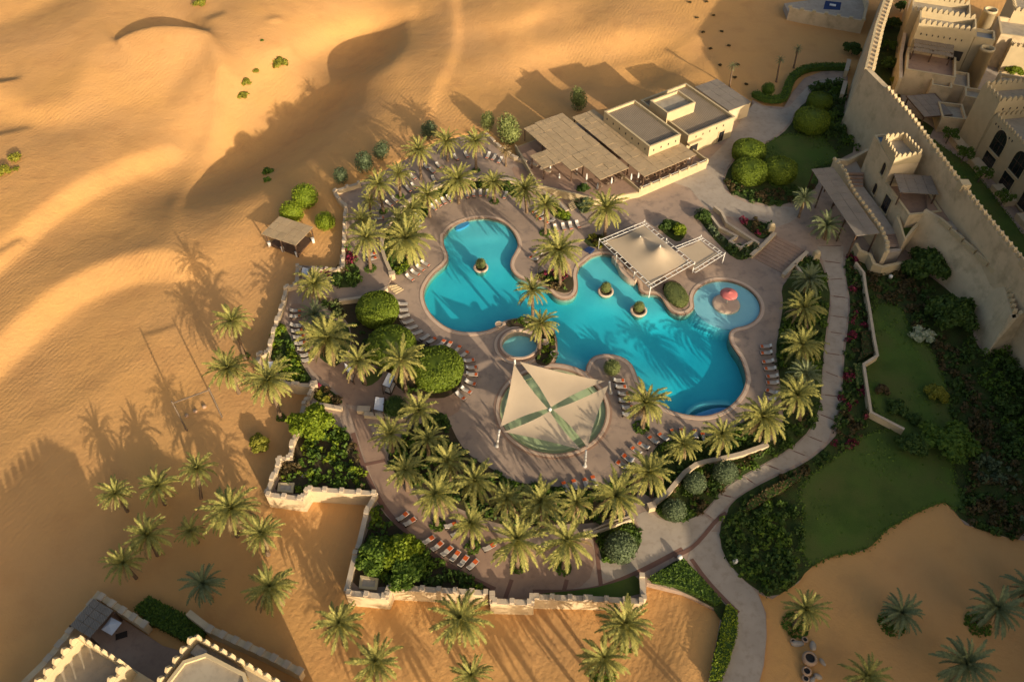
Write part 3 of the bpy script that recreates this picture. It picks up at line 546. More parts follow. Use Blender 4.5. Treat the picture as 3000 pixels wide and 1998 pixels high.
# upper sun terrace behind the top of the pool
UP_OUT = 'f 80,620 310,545 430,490 560,420 700,335 850,255 1000,195 1200,145 1390,125 1500,230 1640,330 1760,420 1900,560 2050,720 2110,775'
INNER = '2090,782 2000,695 1850,592 1640,522 1530,502 1330,490 1150,512 1000,560 830,622 700,722 600,822 530,922 490,1030 500,1130 540,1240 590,1345'
UT = MIX(UP_OUT+' '+INNER+' 545,1440 h 1360,290 1150,372 920,402 860,390 540,270 540,100 930,115 f 160,1290 168,830 192,760', .6)
sheet('upper_terrace', UT, .6, 'deck', 'raised sun terrace with loungers behind the round pool end', 0, 4)
sheet('path', MIX('f 1600,400 1730,430 1900,580 2060,740 2100,775 2080,785 1990,690 1840,590 1660,520', .6), .615, 'pink', 'rosy path along the top of the sun terrace', 1)
GARDEN = [('lawn', [(80, 146), (81.5, 120), (83.5, 95), (85.5, 72), (98.5, 72), (97.5, 110), (94.6, 146)], .06, 'grass', 'shaded lawn strip between the fort wall and the arched hotel wing'),
    ('courtyard', [(88, 158), (92, 171), (103, 202), (126, 190), (126, 146.5), (96, 146.5)], .07, 'beige', 'paved court between the hotel villas'),
    ('garden_bed', [(77, 157), (85, 175), (96, 199), (103, 202), (92, 172), (88.3, 160), (94, 147.5), (80, 147.5)], .06, 'ground', 'green lane behind the fort wall'),
    ('garden_bed', '3 285,1250 320,1150 430,1030 570,1000 690,925 760,840 800,745 860,700 880,640 960,580 1100,565 1130,650 1097,860 1210,1035 1060,1110 1030,1160 890,1165 950,1240 890,1330 740,1405 600,1415 430,1380 320,1320', .03, 'ground', 'planted garden bed below the fort wall'),
    ('lawn', '3 480,1130 560,1000 700,930 780,930 960,920 1000,1000 1080,1060 1030,1130 890,1160 930,1230 850,1320 740,1300 600,1290', .045, 'grass', 'dark green lawn beside three clipped domes'),
    ('garden_bed', '6 1120,210 1190,150 1330,300 1510,260 1560,250 1700,330 1980,560 2000,760 2080,880 2354,820 2500,1000 2500,1700 9 2354,590 2200,560 1950,480 1820,320 1760,330 1600,400 1400,510 1330,600 1250,660 1000,700 860,790 800,880 620,990 510,930 400,845 275,690 250,500 310,400 j 1280,1130 1370,1040 1620,900 1940,760 2170,570 2270,400 6 1100,1240 1105,1050 1120,860 1140,690 1160,520 1125,350', .03, 'ground', 'shaded garden below the fort wall'),
    ('lawn', '6 1290,540 1500,530 1560,700 1720,850 1800,1050 1840,1250 1900,1500 9 1850,150 1960,320 1890,390 1820,325 1760,335 1600,405 1400,515 1330,605 1250,662 1000,700 880,780 815,640 840,400 790,280 850,170 1050,20 6 1300,1400 1530,1390 1300,1270 1255,940 1345,880 1320,750', .045, 'grass', 'shaded lawn curving down to the sand'),
    ('garden_bed', 'g 1860,500 1960,455 2060,470 2125,640 2160,800 2115,1100 2085,1400 j 2070,250 1990,460 1810,630 1535,785 1250,945 1165,1060 1060,1175 960,1235 830,1270 700,1235 640,1150 660,1060 760,980 900,830 1130,745 1400,690 1620,600 1760,420 1730,200 g 1720,1500 1680,1250 1720,1050 1750,850 1730,720 1790,640', .02, 'ground', 'planted strip under the right row of palms'),
    ('garden_bed', 'j 640,610 760,560 900,545 1080,530 1300,470 1500,330 1650,250 1700,330 1600,580 1350,670 1080,740 900,830 780,950 650,1060 560,1030 520,980 600,760', .02, 'ground', 'planting strip between the wall and the lounger row'),
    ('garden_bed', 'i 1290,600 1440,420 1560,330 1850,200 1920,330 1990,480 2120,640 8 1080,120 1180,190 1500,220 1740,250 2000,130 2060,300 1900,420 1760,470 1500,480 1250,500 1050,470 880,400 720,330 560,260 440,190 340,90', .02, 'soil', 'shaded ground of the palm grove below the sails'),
    ('garden_bed', '8 1750,560 1900,470 2010,450 2070,560 2060,640 1990,715 1810,765', .026, 'ground', 'tree bed with a grey stone edge in the forecourt'),
    ('garden_bed', '8 2110,850 2354,700 9 30,740 150,860 280,1020 350,1090 340,1250 280,1450 230,1600 180,1600 230,1300 280,1090 0,940', .026, 'ground', 'hedge bed along the lower path'),
    ('garden_bed', 'h 740,430 920,412 1130,402 1395,392 1450,560 1540,690 1660,800 1850,850 2010,950 2060,1090 2030,1210 1920,1300 1780,1310 1640,1290 1560,1260 1440,1200 1340,1020 1180,990 1010,930 1040,780 1010,600 860,520', .03, 'soil', 'dark bed under the three round hedges'),
    ('garden_bed', 'h 1110,1170 1180,1040 1330,1030 1310,1120 1190,1205', .02, 'grass', 'small grass bed at a palm foot by the hedges'),
    ('garden_bed', 'h 640,640 760,560 1000,620 1040,800 960,960 880,1020 760,960 690,860', .02, 'ground', 'palm bed beside the left loungers'),
    ('garden_bed', 'i 425,440 700,330 900,370 975,540 1040,760 1130,950 1150,975 540,950 480,1000 170,985 240,830 260,690 355,640 395,500', .04, 'soil', 'lush walled bed at the left corner'),
    ('garden_bed', '8 240,330 330,450 560,640 720,780 1030,915 1010,950 360,930 330,900 70,940 120,700 200,480', .04, 'soil', 'lush walled bed at the bottom corner'),
    ('garden_bed', '8 1330,960 1700,930 1930,870 2050,820 2080,1000 1340,985', .04, 'grass', 'grass strip inside the bottom wall'),
    ('garden_bed', 'h 390,610 450,690 520,870 600,1030 690,1160 480,1165 330,1040 275,890 320,720', .04, 'ground', 'green strip inside the left wall'),
    ('garden_bed', 'h 690,1190 760,1170 960,1330 930,1370 680,1340', .04, 'ground', 'flower bed in the wall corner'),
    ('garden_bed', '5 1345,350 1420,300 1590,325 1605,420 1560,458 1470,440 1400,385', .1, 'soil', 'planting round the big palm by the pool'),
    ('garden_bed', '5 1130,655 1200,637 1300,630 1400,665 1470,745 1482,870 1450,930 1410,965 1330,930 1350,850 1370,780 1330,720 1240,690 1150,690', .15, 'soil', 'planting round the spa pool'),
    ('garden_bed', 'g 690,700 800,650 880,700 940,820 905,890 820,893 760,810', .1, 'soil', 'hedge bed on the pool peninsula'),
    ('garden_bed', 'f 600,1335 548,1240 508,1130 500,1030 540,925 608,828 706,730 836,632 1004,568 1152,522 1330,502 1530,512 1640,535 1700,640 1640,690 1560,610 1400,598 1290,598 1180,610 1050,650 930,735 880,835 800,940 790,1130 760,1230 640,1345', .1, 'ground', 'curved planter behind the pool loungers'),
    ('garden_bed', 'd 470,1160 620,1130 740,1260 640,1440 560,1480 440,1300', .06, 'ground', 'planter in front of the restaurant terrace'),
    ('garden_bed', 'f 1850,600 1990,700 2090,790 2130,860 2090,880 2000,860 1900,760', .08, 'ground', 'planter at the end of the sun terrace wall'),
    ('garden_bed', 'g 20,310 120,255 200,270 200,360 90,370', .06, 'ground', 'flower bed beside the tent canopy'),
    ('garden_bed', 'g 660,190 760,130 880,160 915,260 850,330 760,280', .06, 'ground', 'shrub bed behind the tent canopy'),
    ('garden_bed', 'g 980,70 1080,60 1150,200 1340,370 1500,340 1520,400 1420,480 1330,470 1180,330 1060,180', .05, 'ground', 'shrub slope beside the wide stairs'),
    ('garden_bed', 'g 1370,150 1480,140 1640,190 1640,260 1560,310 1450,220', .35, 'ground', 'flower bed above the wide stairs'),
    ('garden_bed', 'h 850,170 960,105 1100,95 1130,250 1060,310 880,315', .62, 'ground', 'flower bed on the left terrace'),
    ('garden_bed', 'i 1600,250 1800,180 1910,260 1910,360 1800,370', .03, 'ground', 'bed at the top of the palm grove')]
BEDS = []
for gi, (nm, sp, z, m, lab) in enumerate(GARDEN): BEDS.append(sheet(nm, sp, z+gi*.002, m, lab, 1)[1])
# ================================================================ foliage
def quads(C, N, size, jit=.6, aspect=1.6):
    """leaf quads at points C facing roughly N"""
    n = len(C); N = N+RNG.normal(0, jit, (n, 3)); N /= np.linalg.norm(N, axis=1, keepdims=True)+1e-9
    A = np.cross(N, RNG.normal(0, 1, (n, 3))); A /= np.linalg.norm(A, axis=1, keepdims=True)+1e-9; B = np.cross(N, A)
    s = (size*RNG.uniform(.65, 1.35, n))[:, None]
    V = np.stack([C-A*s*.5*aspect, C+B*s*.5, C+A*s*.5*aspect, C-B*s*.5], 1).reshape(-1, 3)
    return V, np.arange(4*n).reshape(-1, 4)
def sphere_pts(n):
    p = RNG.normal(0, 1, (n, 3)); return p/np.linalg.norm(p, axis=1, keepdims=True)
def ico(sub):
    bm = bmesh.new(); bmesh.ops.create_icosphere(bm, subdivisions=sub, radius=1)
    V = np.array([v.co[:] for v in bm.verts]); F = np.array([[v.index for v in f.verts] for f in bm.faces]); bm.free(); return V, F
IV, IF = ico(2)
def join(parts):
    V = []; F3 = []; F4 = []; o = 0
    for v, f in parts:
        V.append(v); (F3 if f.shape[1] == 3 else F4).append(f+o); o += len(v)
    return np.concatenate(V), [np.concatenate(q) for q in (F3, F4) if q]
def lobes(clumps, n, leaf, jit=.7, core=.8, low=-.6):
    """crown of several leafy lobes: list of (x,y,z,rx,ry,rz)"""
    parts = []; A = np.array([c[3]*c[4]+c[3]*c[5] for c in clumps]); A = A/A.sum()
    for c, a in zip(clumps, A):
        k = max(20, int(n*a)); d = sphere_pts(k); d = d[d[:, 2] > low]
        rr = RNG.uniform(.74, 1.06, len(d))[:, None]; c0 = np.array(c[:3]); rd = np.array(c[3:6])
        parts.append(quads(c0+d*rd*rr, d/rd*rd.mean(), leaf, jit))
        if core: parts.append((c0+IV*rd*core*.86, IF))
    return join(parts)
def rndlobes(k, R_, h, rl, flat=.8):
    out = []
    for i in range(k):
        a = 2*math.pi*i*.618+random.uniform(-.4, .4); q = R_*math.sqrt((i+.3)/k); r = rl*random.uniform(.75, 1.2)
        out.append((q*math.cos(a), q*math.sin(a), h*(1-.55*(q/R_)**2)+random.uniform(-.15, .15)*rl, r, r, r*flat))
    return out
def superdome(n, leaf, ex=.62):
    """close clipped, flat topped dome, unit radius and height"""
    d = sphere_pts(n); d = d[d[:, 2] > -.55]; z = np.sign(d[:, 2])*np.abs(d[:, 2])**ex*.5
    rxy = np.hypot(d[:, 0], d[:, 1]); s = (rxy**.55)/(rxy+1e-9); P = np.column_stack([d[:, 0]*s, d[:, 1]*s, z+.5])
    P += RNG.normal(0, .012, P.shape)+.022*np.sin(P*9)[:, [1, 2, 0]]
    lq = quads(P, d*np.array([1, 1, 1.6]), leaf, .55)
    z2 = np.sign(IV[:, 2])*np.abs(IV[:, 2])**ex*.5; r2 = np.hypot(IV[:, 0], IV[:, 1]); s2 = (r2**.55)/(r2+1e-9)
    core = np.column_stack([IV[:, 0]*s2*.96, IV[:, 1]*s2*.96, z2*.95+.5]); return join([lq, (core, IF)])
def fol(name, vf, m): return arrmesh(name, vf[0], vf[1], M[m])
FM = {}
FM['dome'] = superdome(7000, .06)
FM['ball'] = lobes([(0, 0, 0, 1, 1, 1)], 2600, .085, .5, .97, -.95)
FM['shrub0'] = lobes(rndlobes(5, .7, .55, .45), 420, .17); FM['shrub1'] = lobes(rndlobes(8, .75, .5, .36), 480, .16); FM['shrub2'] = lobes(rndlobes(3, .5, .6, .55), 330, .2)
FM['tree0'] = lobes(rndlobes(16, .78, .55, .30), 2600, .095); FM['tree1'] = lobes(rndlobes(11, .72, .6, .34), 2200, .11); FM['airy'] = lobes(rndlobes(9, .8, .4, .27, .9), 800, .1, 1.0, .35)
FM['fluff'] = lobes([(0, 0, .5, .7, .7, .85), (.2, .1, .75, .6, .6, .7), (-.25, -.1, .45, .6, .6, .6)], 1600, .07, .9, .7, -.9)
_fc = {}
def folmesh(kind, m):
    if (kind, m) not in _fc: _fc[(kind, m)] = fol('foliage_'+kind, FM[kind], m)
    return _fc[(kind, m)]
def trunkmesh(h, r0, r1, lean=(0, 0), rings=0, name='trunk', m='bark'):
    b = MB(); n = max(5, int(h/.45)); P = []; rr = []
    for i in range(n+1):
        t = i/n; P.append((lean[0]*t**1.4, lean[1]*t**1.4, h*t-.3*(1-t))); rr.append((r0+(r1-r0)*t)*(1+(.13 if i % 2 else -.05)*rings))
    b.tube(P, rr, 7); return b.mesh(name, M[m], True)
def shrub(x, y, z, r, h, kind, m, label, cat='shrub', group=None, name='shrub'):
    o = ob(name, folmesh(kind, m), None, (x, y, z), (0, 0, random.uniform(0, 6.3)), (r, r, h)); return tag(o, label, cat, group)
def tree(base, r, h, kind, m, label, name='tree', trunk=.35, group=None, cat='tree', cz=None, ht=None):
    """crown radius r, total height h"""
    t = thing(name, label, cat, base, random.uniform(0, 6.3), group); ht = ht if ht is not None else h*trunk
    ob('trunk', trunkmesh(ht+.3*r, .10+.03*r, .06+.015*r), t)
    if kind in ('ball',): ob('crown', folmesh(kind, m), t, (0, 0, h-r*.95), None, (r, r, r*.95))
    else: ob('crown', folmesh(kind, m), t, (0, 0, ht), None, (r, r, h-ht))
    if kind.startswith('tree') or kind == 'airy':
        for k in range(3):
            a = k*2.1+random.random(); b = MB(); b.tube([(0, 0, ht*.6), (r*.3*math.cos(a), r*.3*math.sin(a), ht+.25*(h-ht)), (r*.55*math.cos(a), r*.55*math.sin(a), ht+.5*(h-ht))], [.08, .06, .03], 5)
            b.build('branch', M['bark'], t)
    return t
# ---------------------------------------------------------------- date palms
def frondmesh(name, L, e0, droop, m, n=26, wid=.44, side=0.0):
    """rib starting at angle e0 above level and bending down by droop, leaflets on both sides"""
    seg = 9; P = [np.zeros(3)]; T = []; e = e0; az = 0
    for i in range(seg):
        t = (i+.5)/seg; e = e0-droop*t**1.25; az = side*t*t
        d = np.array([math.cos(e)*math.cos(az), math.cos(e)*math.sin(az), math.sin(e)]); T.append(d); P.append(P[-1]+d*L/seg)
    P = np.array(P); V = []; F = []
    def at(t):
        q = min(t*seg, seg-1e-6); i = int(q); return P[i]+(P[i+1]-P[i])*(q-i), T[i]
    w0 = .05
    for i in range(seg+1):
        d = T[min(i, seg-1)]; s = np.cross(d, [0, 0, 1]); s /= np.linalg.norm(s)+1e-9; ww = w0*(1-.75*i/seg)
        V += [P[i]-s*ww, P[i]+s*ww]
    for i in range(seg): F.append((2*i, 2*i+1, 2*i+3, 2*i+2))
    tri = []
    for k in range(n):
        t = .1+.9*(k+random.random()*.4)/n; p, d = at(t); s = np.cross(d, [0, 0, 1]); s /= np.linalg.norm(s)+1e-9; u = np.cross(s, d)
        ln = wid*(.55+.75*math.sin(math.pi*min(1, t*.9+.08)))*(1 if t < .85 else .8)
        for sg in (-1, 1):
            q = d*random.uniform(.7, 1.05)+s*sg*random.uniform(.6, .9)+u*random.uniform(.05, .45); q /= np.linalg.norm(q)
            a = d*.088*L/3; o = len(V); V += [p-a, p+a, p+q*ln+np.array([0, 0, -.08*random.random()])]; tri.append((o, o+1, o+2))
    me = arrmesh(name, np.array(V), [np.array(F), np.array(tri)], M[m]); return me
FR = {}
for mk in ('frond', 'frondd', 'frondb'):
    FR[mk] = {0: [frondmesh('frond', .82, R(72), R(38), mk, 22, .10, random.uniform(-.3, .3)) for _ in range(3)],
              1: [frondmesh('frond', 1.0, R(48), R(62), mk, 30, .105, random.uniform(-.35, .35)) for _ in range(4)],
              2: [frondmesh('frond', 1.0, R(20), R(66), mk, 30, .105, random.uniform(-.35, .35)) for _ in range(4)],
              3: [frondmesh('frond', .95, R(-12), R(62), mk, 26, .10, random.uniform(-.35, .35)) for _ in range(4)],
              4: [frondmesh('frond', .75, R(-50), R(32), mk, 16, .10, random.uniform(-.3, .3)) for _ in range(3)]}
_tm = {}
def palmtrunk(h, r):
    k = (round(h*2)/2, round(r, 2))
    if k not in _tm:
        b = MB(); n = int(k[0]/.28); P = []; rr = []
        for i in range(n+1):
            t = i/n; P.append((0, 0, k[0]*t-.2*(1-t))); rr.append(r*(1.25-.35*t if t < .2 else 1.0 if t < .88 else 1.25)*(1.12 if i % 2 else .92))
        b.tube(P, rr, 8); _tm[k] = b.mesh('trunk', M['trunk'], False)
    return _tm[k], k[0]
PALMS = []
def palm(spec, label, R_=3.6, group='date palms of the resort', ground=None, fr='frond', dens=1.0, skirt=True, name='date_palm', h=None):
    """spec = tile, base x,y, crown x,y as seen"""
    t, bx, by, cx, cy = spec
    if ground is None: base = (*W(t, bx, by, 0), 0.0)
    elif ground == 'sand': base = WG(t, bx, by)
    else: base = (*W(t, bx, by, ground), ground)
    h = h or min(max(fit_height(base, t, cx, cy), 1.2), 10); top = W(t, cx, cy, base[2]+h)
    o = thing(name, label, 'palm tree', base, 0, group); PALMS.append((base, h, R_))
    dx, dy = top[0]-base[0], top[1]-base[1]
    l = math.hypot(dx, dy); lim = .30*h+.3
    if l > lim: dx, dy = dx*lim/l, dy*lim/l
    me, hm = palmtrunk(h, .26 if R_ > 3 else .2)
    q = Vector((dx, dy, h)); tr = ob('trunk', me, o, (0, 0, 0), None, (1, 1, q.length/hm)); tr.rotation_euler = q.to_track_quat('Z', 'Y').to_euler()
    rot0 = random.uniform(0, 6.3); k = 0
    counts = [(0, 7), (1, 13), (2, 16), (3, 13)]+([(4, random.randint(4, 9))] if skirt else []); dens *= random.uniform(.88, 1.12)
    for lev, cnt in counts:
        cnt = max(3, round(cnt*dens))
        for i in range(cnt):
            a = rot0+k*2.39996+random.uniform(-.22, .22); k += 1; sc = R_*random.uniform(.82, 1.12)
            dry = lev == 4 or (lev == 3 and random.random() < .3)
            ob('frond', random.choice(FR['frondd' if dry else fr][lev]), o, (dx, dy, h-.05*lev), (random.uniform(-.12, .12), random.uniform(-.12, .12), a), (sc, sc*random.uniform(.85, 1.15), sc))
    return o
# ================================================================ low walls
def wall(name, pts, label, z0, z1, th=.5, cap=.12, merlon=None, m='plaster', closed=False, group=None, parent=None, cat='wall'):
    """merlon = (spacing, length, height): raised blocks along the top"""
    t = parent or thing(name, label, cat, (0, 0, 0), 0, group)
    if closed: MB().prism(grow(pts, th/2), z0, z1, holes=[grow(pts, -th/2)]).build('wall_body', M[m], t)
    else: MB().prism(strip(pts, th), z0, z1).build('wall_body', M[m], t)
    if cap:
        if closed: MB().prism(grow(pts, th/2+.07), z1-.002, z1+cap, holes=[grow(pts, -th/2-.07)]).build('capping', M['capstone'], t)
        else:
            e = list(pts); MB().prism(strip(e, th+.14), z1-.002, z1+cap).build('capping', M['capstone'], t)
    if merlon:
        sp, ln, hh = merlon; mm = MB().box((0, 0, hh/2), (ln, th+.1, hh)).mesh('merlon', M['capstone'])
        run = list(pts)+([pts[0]] if closed else [])
        for a, b in zip(run[:-1], run[1:]):
            d = math.hypot(b[0]-a[0], b[1]-a[1]); n = max(1, round(d/sp)); an = math.atan2(b[1]-a[1], b[0]-a[0])
            if d < ln*1.3: continue
            for k in range(n+1):
                q = min(max(k/n, ln/2/d), 1-ln/2/d); ob('merlon', mm, t, (a[0]+(b[0]-a[0])*q, a[1]+(b[1]-a[1])*q, z1+cap-.01), (0, 0, an))
    return t
MER = (2.3, .6, .45)
for sp, lab, z0, z1, mer, th in (
    ('f 310,545 85,618 120,680 187,748 178,830 160,1290', 'sandstone boundary wall along the upper left of the sun terrace', -3, 1.5, (2.6, .6, .4), .5),
    ('h 540,85 530,262 432,288 415,400 390,480 350,590 320,690 290,800 270,890 185,900 168,985', 'zigzag boundary wall between the left loungers and the sand', -4, .8, MER, .5),
    ('h 350,1150 520,1180 690,1192 660,1262 612,1338', 'short boundary wall beside the tall leaning palm on the sand', -4, .8, MER, .5),
    ('h 672,1348 800,1370 945,1398', 'low wall under the red and yellow flower bed', -.5, .55, None, .5),
    ('i 478,95 402,378 352,508 342,636 215,655 226,700 165,830 103,998', 'stepped boundary wall beside the bright green tree', -4.5, .9, MER, .5),
    ('i 103,998 450,1042 512,945 1180,988', 'battlemented wall with a projecting corner below the lush bed', -4.5, 1.1, MER, .55),
    ('i 1180,988 1090,1160 1000,1540 8 100,660 35,945', 'straight boundary wall between the sand court and lush bed', -4.5, .9, (5, .6, .3), .55),
    ('8 35,950 310,978 335,912 1012,952', 'battlemented bottom wall below the lush bed', -4.5, 1.0, MER, .6),
    ('8 1040,945 1042,1008 1312,1018 1316,962', 'projecting bay of the bottom wall at the path end', -4.5, 1.1, MER, .6),
    ('8 1330,978 1700,990 2083,1010', 'battlemented bottom wall right of the bay', -4.5, 1.0, MER, .6),
    ('8 2072,818 2086,1000', 'short wall closing the right end of the bottom wall', -4.5, 1.0, (2.6, .6, .35), .6),
    ('f 1395,128 1450,180 1500,228 1640,328 1720,356 1810,396 1890,437 1950,458', 'low wall with pale blocks between sun terrace and sand', -1, 1.2, (2.0, .8, .35), .45),
    ('h 555,110 930,120 946,0', 'thin wall behind the bougainvillea on the left terrace', -2.5, 1.3, (2.6, .5, .3), .4),
    ('h 918,404 1040,390 1150,372 1270,330 1362,288', 'curved retaining wall beside the small terrace steps', -.5, 1.0, None, .45),
    ('h 1085,1398 1205,1402', 'short garden wall block left of the white cabana', -.3, .75, None, .9),
    ('h 1150,1445 1340,1462 1545,1475', 'garden bench wall in front of the white cabana', -.3, .8, None, .6),
    ('8 1700,540 1800,500 1900,462 2010,430 j 110,1338 270,1272 460,1215', 'curved low wall under the palm grove by the forecourt', -.3, .8, None, .55),
    ('j 640,1095 760,1000 900,832 1000,762 1080,737 1250,705 1400,668 1620,590', 'long curved garden wall beside three stone topiary balls', -.3, .8, None, .55),
    ('g 1475,432 1580,340 1680,238', 'left side wall of the wide stairs', -.3, .7, None, .6),
    ('g 1155,12 1220,62 1262,150 1400,240 1540,330', 'upper curved planter wall left of the wide stairs', -.3, .9, None, .35),
    ('g 1130,95 1200,190 1350,268 1292,310 1382,366 1490,308', 'kinked planter wall on the shrub slope', -.3, .8, None, .35),
    ('g 1752,600 1850,500 1960,402', 'right side wall of the wide stairs', -.3, .7, None, .6),
    ('g 1850,502 1900,570 1950,645', 'short planter wall branching from the stairs', -.3, .7, None, .3),
    ('6 1195,240 1250,310 1266,430 1290,560 1320,750 1345,882 1250,942 1275,1110 1300,1272 1530,1390', 'thin pale garden wall zigzagging along the shaded lawn', -.3, 1.3, None, .3),
    ('3 1150,410 1130,490', 'pale gate pillar block at the top of the garden path', -.3, 1.6, None, .8),
    ('3 1125,560 1100,650', 'pale gate pillar block at the foot of the fort wall', -.3, 1.6, None, .8)):
    zz = z1+.1 if z1 < 2 else z1
    wall('boundary_wall' if z0 < -2 else 'garden_wall', MIX(sp, zz), lab, z0, z1, th, .1, mer)
pts = chaikin(MIX('f '+INNER, 1.15), 1, False)
wall('terrace_wall', pts, 'long curved retaining wall of the sun terrace', -.3, 1.05, .5, .1, None)
for t_, x, y, lab in (('f', 585, 1345, 'pale pier at the lower end of the terrace wall'), ('j', 612, 1135, 'pale square pier at the end of the long curved wall'), ('8', 1700, 545, 'pale square pier by the tree bed'), ('h', 694, 1190, 'pale pier in the corner beside the flower bed')):
    p = W(t_, x, y, .6); o = thing('wall_pier', lab, 'pier', (*p, 0), R(15))
    MB().box((0, 0, .5), (1.0, .8, 1.3)).build('pier_body', M['plaster2'], o); MB().box((0, 0, 1.2), (1.15, .95, .12)).build('capping', M['capstone'], o)
for t_, x, y, lab in (('g', 1635, 165, 'round topped pillar above the left of the wide stairs'), ('g', 2022, 400, 'round topped pillar above the right of the wide stairs'), ):
    p = W(t_, x, y+70, 0); o = thing('gate_pillar', lab, 'pillar', (*p, 0))
    MB().box((0, 0, .8), (1.1, 1.1, 1.6)).build('pillar_body', M['plaster2'], o); MB().lathe([(.58, 1.59), (.55, 1.8), (.4, 2.0), (.15, 2.1)], 14).build('pillar_top', M['plaster2'], o, True)
def steps(spec4, n, label, z0, rise, m='beige', z=0.0):
    """spec4: bottom-left, bottom-right, top-right, top-left"""
    a, b, c, d = [Vector((*p, 0)) for p in MIX(spec4, z)]; t = thing('steps', label, 'steps', (0, 0, 0))
    for k in range(n):
        p, q = a.lerp(d, k/n), b.lerp(c, k/n); r, s = b.lerp(c, (k+.93)/n), a.lerp(d, (k+.93)/n)
        MB().prism([p.xy, q.xy, r.xy, s.xy], z0-.2, z0+rise*(k+1)).build('step', M[m], t)
    MB().prism([a.xy, b.xy, c.xy, d.xy], z0-.25, z0+.01).build('step_base', M['coping2'], t)
    return t
steps('g 1500,465 1742,592 1935,402 1685,275', 9, 'wide shallow stairs from the plaza down to the pool', .03, .035, 'pink')
steps('h 1440,352 1515,310 1440,282 1365,290', 4, 'small steps beside the retaining wall near the pool', .0, .15, 'plaster2')
steps('f 2125,790 2175,765 2140,720 2095,745', 4, 'small steps at the end of the terrace path', .0, .15, 'plaster2')
steps('d 930,1370 1145,1290 1100,1255 900,1330', 4, 'broad steps up to the restaurant terrace', .0, .3, 'plaster2')
# ================================================================ windows and doors
def window(parent, p, ang, w_, h_, arched=False, name='window', sill=True, bars=2):
    """upright opening centred at p (bottom centre) in a wall facing direction ang"""
    def outline(a, b):
        pts = [(-a/2, 0), (a/2, 0)]
        if arched: pts += [(a/2*math.cos(k*math.pi/10), b-a*.62+a*.62*math.sin(k*math.pi/10)**.8) for k in range(0, 11)]
        else: pts += [(a/2, b), (-a/2, b)]
        return pts
    o = outline(w_+.36, h_+.18); i = [(x, y+.02) for x, y in outline(w_, h_)]
    if len(o) != len(i): i = i[:len(o)]
    ca, sa = math.cos(R(ang)), math.sin(R(ang)); tx = lambda u, d, z: (p[0]+ca*d-sa*u, p[1]+sa*d+ca*u, p[2]+z)
    n = len(o); b = MB()
    v = [tx(x, d, y) for d in (-.05, .16) for ring_ in (o, i) for x, y in ring_]
    f = []
    for k in range(n):
        q = (k+1) % n; f += [(2*n+k, 2*n+q, 3*n+q, 3*n+k), (k, q, 2*n+q, 2*n+k), (n+q, n+k, 3*n+k, 3*n+q)]
    b.add(v, f); fr = b.build(name, M['plaster2'], parent)
    g = MB(); g.add([tx(x, .03, y) for x, y in i], [tuple(range(n))]); g.build('pane', M['glass'], fr)
    if bars:
        g = MB()
        for k in range(1, bars):
            u = -w_/2+w_*k/bars; c = tx(u, .06, h_*.42); g.box(c, (.06, .06, h_*.8), R(ang))
        c = tx(0, .06, h_*.5); g.box(c, (.06, w_*.98, .06), R(ang)); g.build('glazing_bar', M['wood'], fr)
    if sill: c = tx(0, .12, -.05); MB().box(c, (.34, w_+.5, .12), R(ang)).build('sill', M['plaster2'], fr)
    return fr
def merlonmesh(w_, h_, th, name='merlon', m='plaster2'):
    pr = [(-w_/2, 0), (w_/2, 0), (w_/2, h_*.45), (w_*.36, h_*.72), (w_*.16, h_*.93), (0, h_), (-w_*.16, h_*.93), (-w_*.36, h_*.72), (-w_/2, h_*.45)]
    n = len(pr); b = MB(); b.add([(x, -th/2, z) for x, z in pr]+[(x, th/2, z) for x, z in pr], [tuple(range(n)), tuple(range(n, 2*n))[::-1]]+[((k+1) % n, k, n+k, n+(k+1) % n) for k in range(n)])
    return b.mesh(name, M[m])
MM = {k: merlonmesh(*v) for k, v in dict(villa=(.85, 1.05, .35), tower=(.7, .85, .3), fort=(.75, .8, .6)).items()}
def crenel(parent, a, b, z, kind='villa', sp=1.15, block=False, ends=True):
    d = math.hypot(b[0]-a[0], b[1]-a[1]); n = max(1, int(d/sp)); an = math.atan2(b[1]-a[1], b[0]-a[0])
    for k in range(n):
        q = (k+.5)/n; ob('merlon', MM[kind], parent, (a[0]+(b[0]-a[0])*q, a[1]+(b[1]-a[1])*q, z-.01), (0, 0, an))
def rect(o, ang, w_, d_):
    """plan: corner o, width along ang, depth along ang+90"""
    c, s = math.cos(R(ang)), math.sin(R(ang)); return [(o[0], o[1]), (o[0]+w_*c, o[1]+w_*s), (o[0]+w_*c-d_*s, o[1]+w_*s+d_*c), (o[0]-d_*s, o[1]+d_*c)]
def block(parent, name, poly, z0, z1, par=.7, th=.35, m='plaster', roof='roofgrey', top=None, cren=None, capm='plaster2', kind='villa', sp=1.15):
    poly = ccw(poly)
    MB().prism(poly, z0, z1-par, top=top).build(name, M[m], parent); tp = ccw(top) if top else poly
    if par:
        inn = grow(tp, -th); MB().prism(tp, z1-par-.002, z1, holes=[inn]).build('parapet', M[m], parent)
        MB().prism(inn, z1-par-.1, z1-par+.012).build('roof', M[roof], parent)
        if cren is None: MB().prism(grow(tp, .05), z1-.002, z1+.1, holes=[grow(tp, -th-.05)]).build('capping', M[capm], parent)
        else:
            mid = grow(tp, -th/2)
            for i in (range(len(mid)) if cren is True else cren): crenel(parent, mid[i], mid[(i+1) % len(mid)], z1, kind, sp)
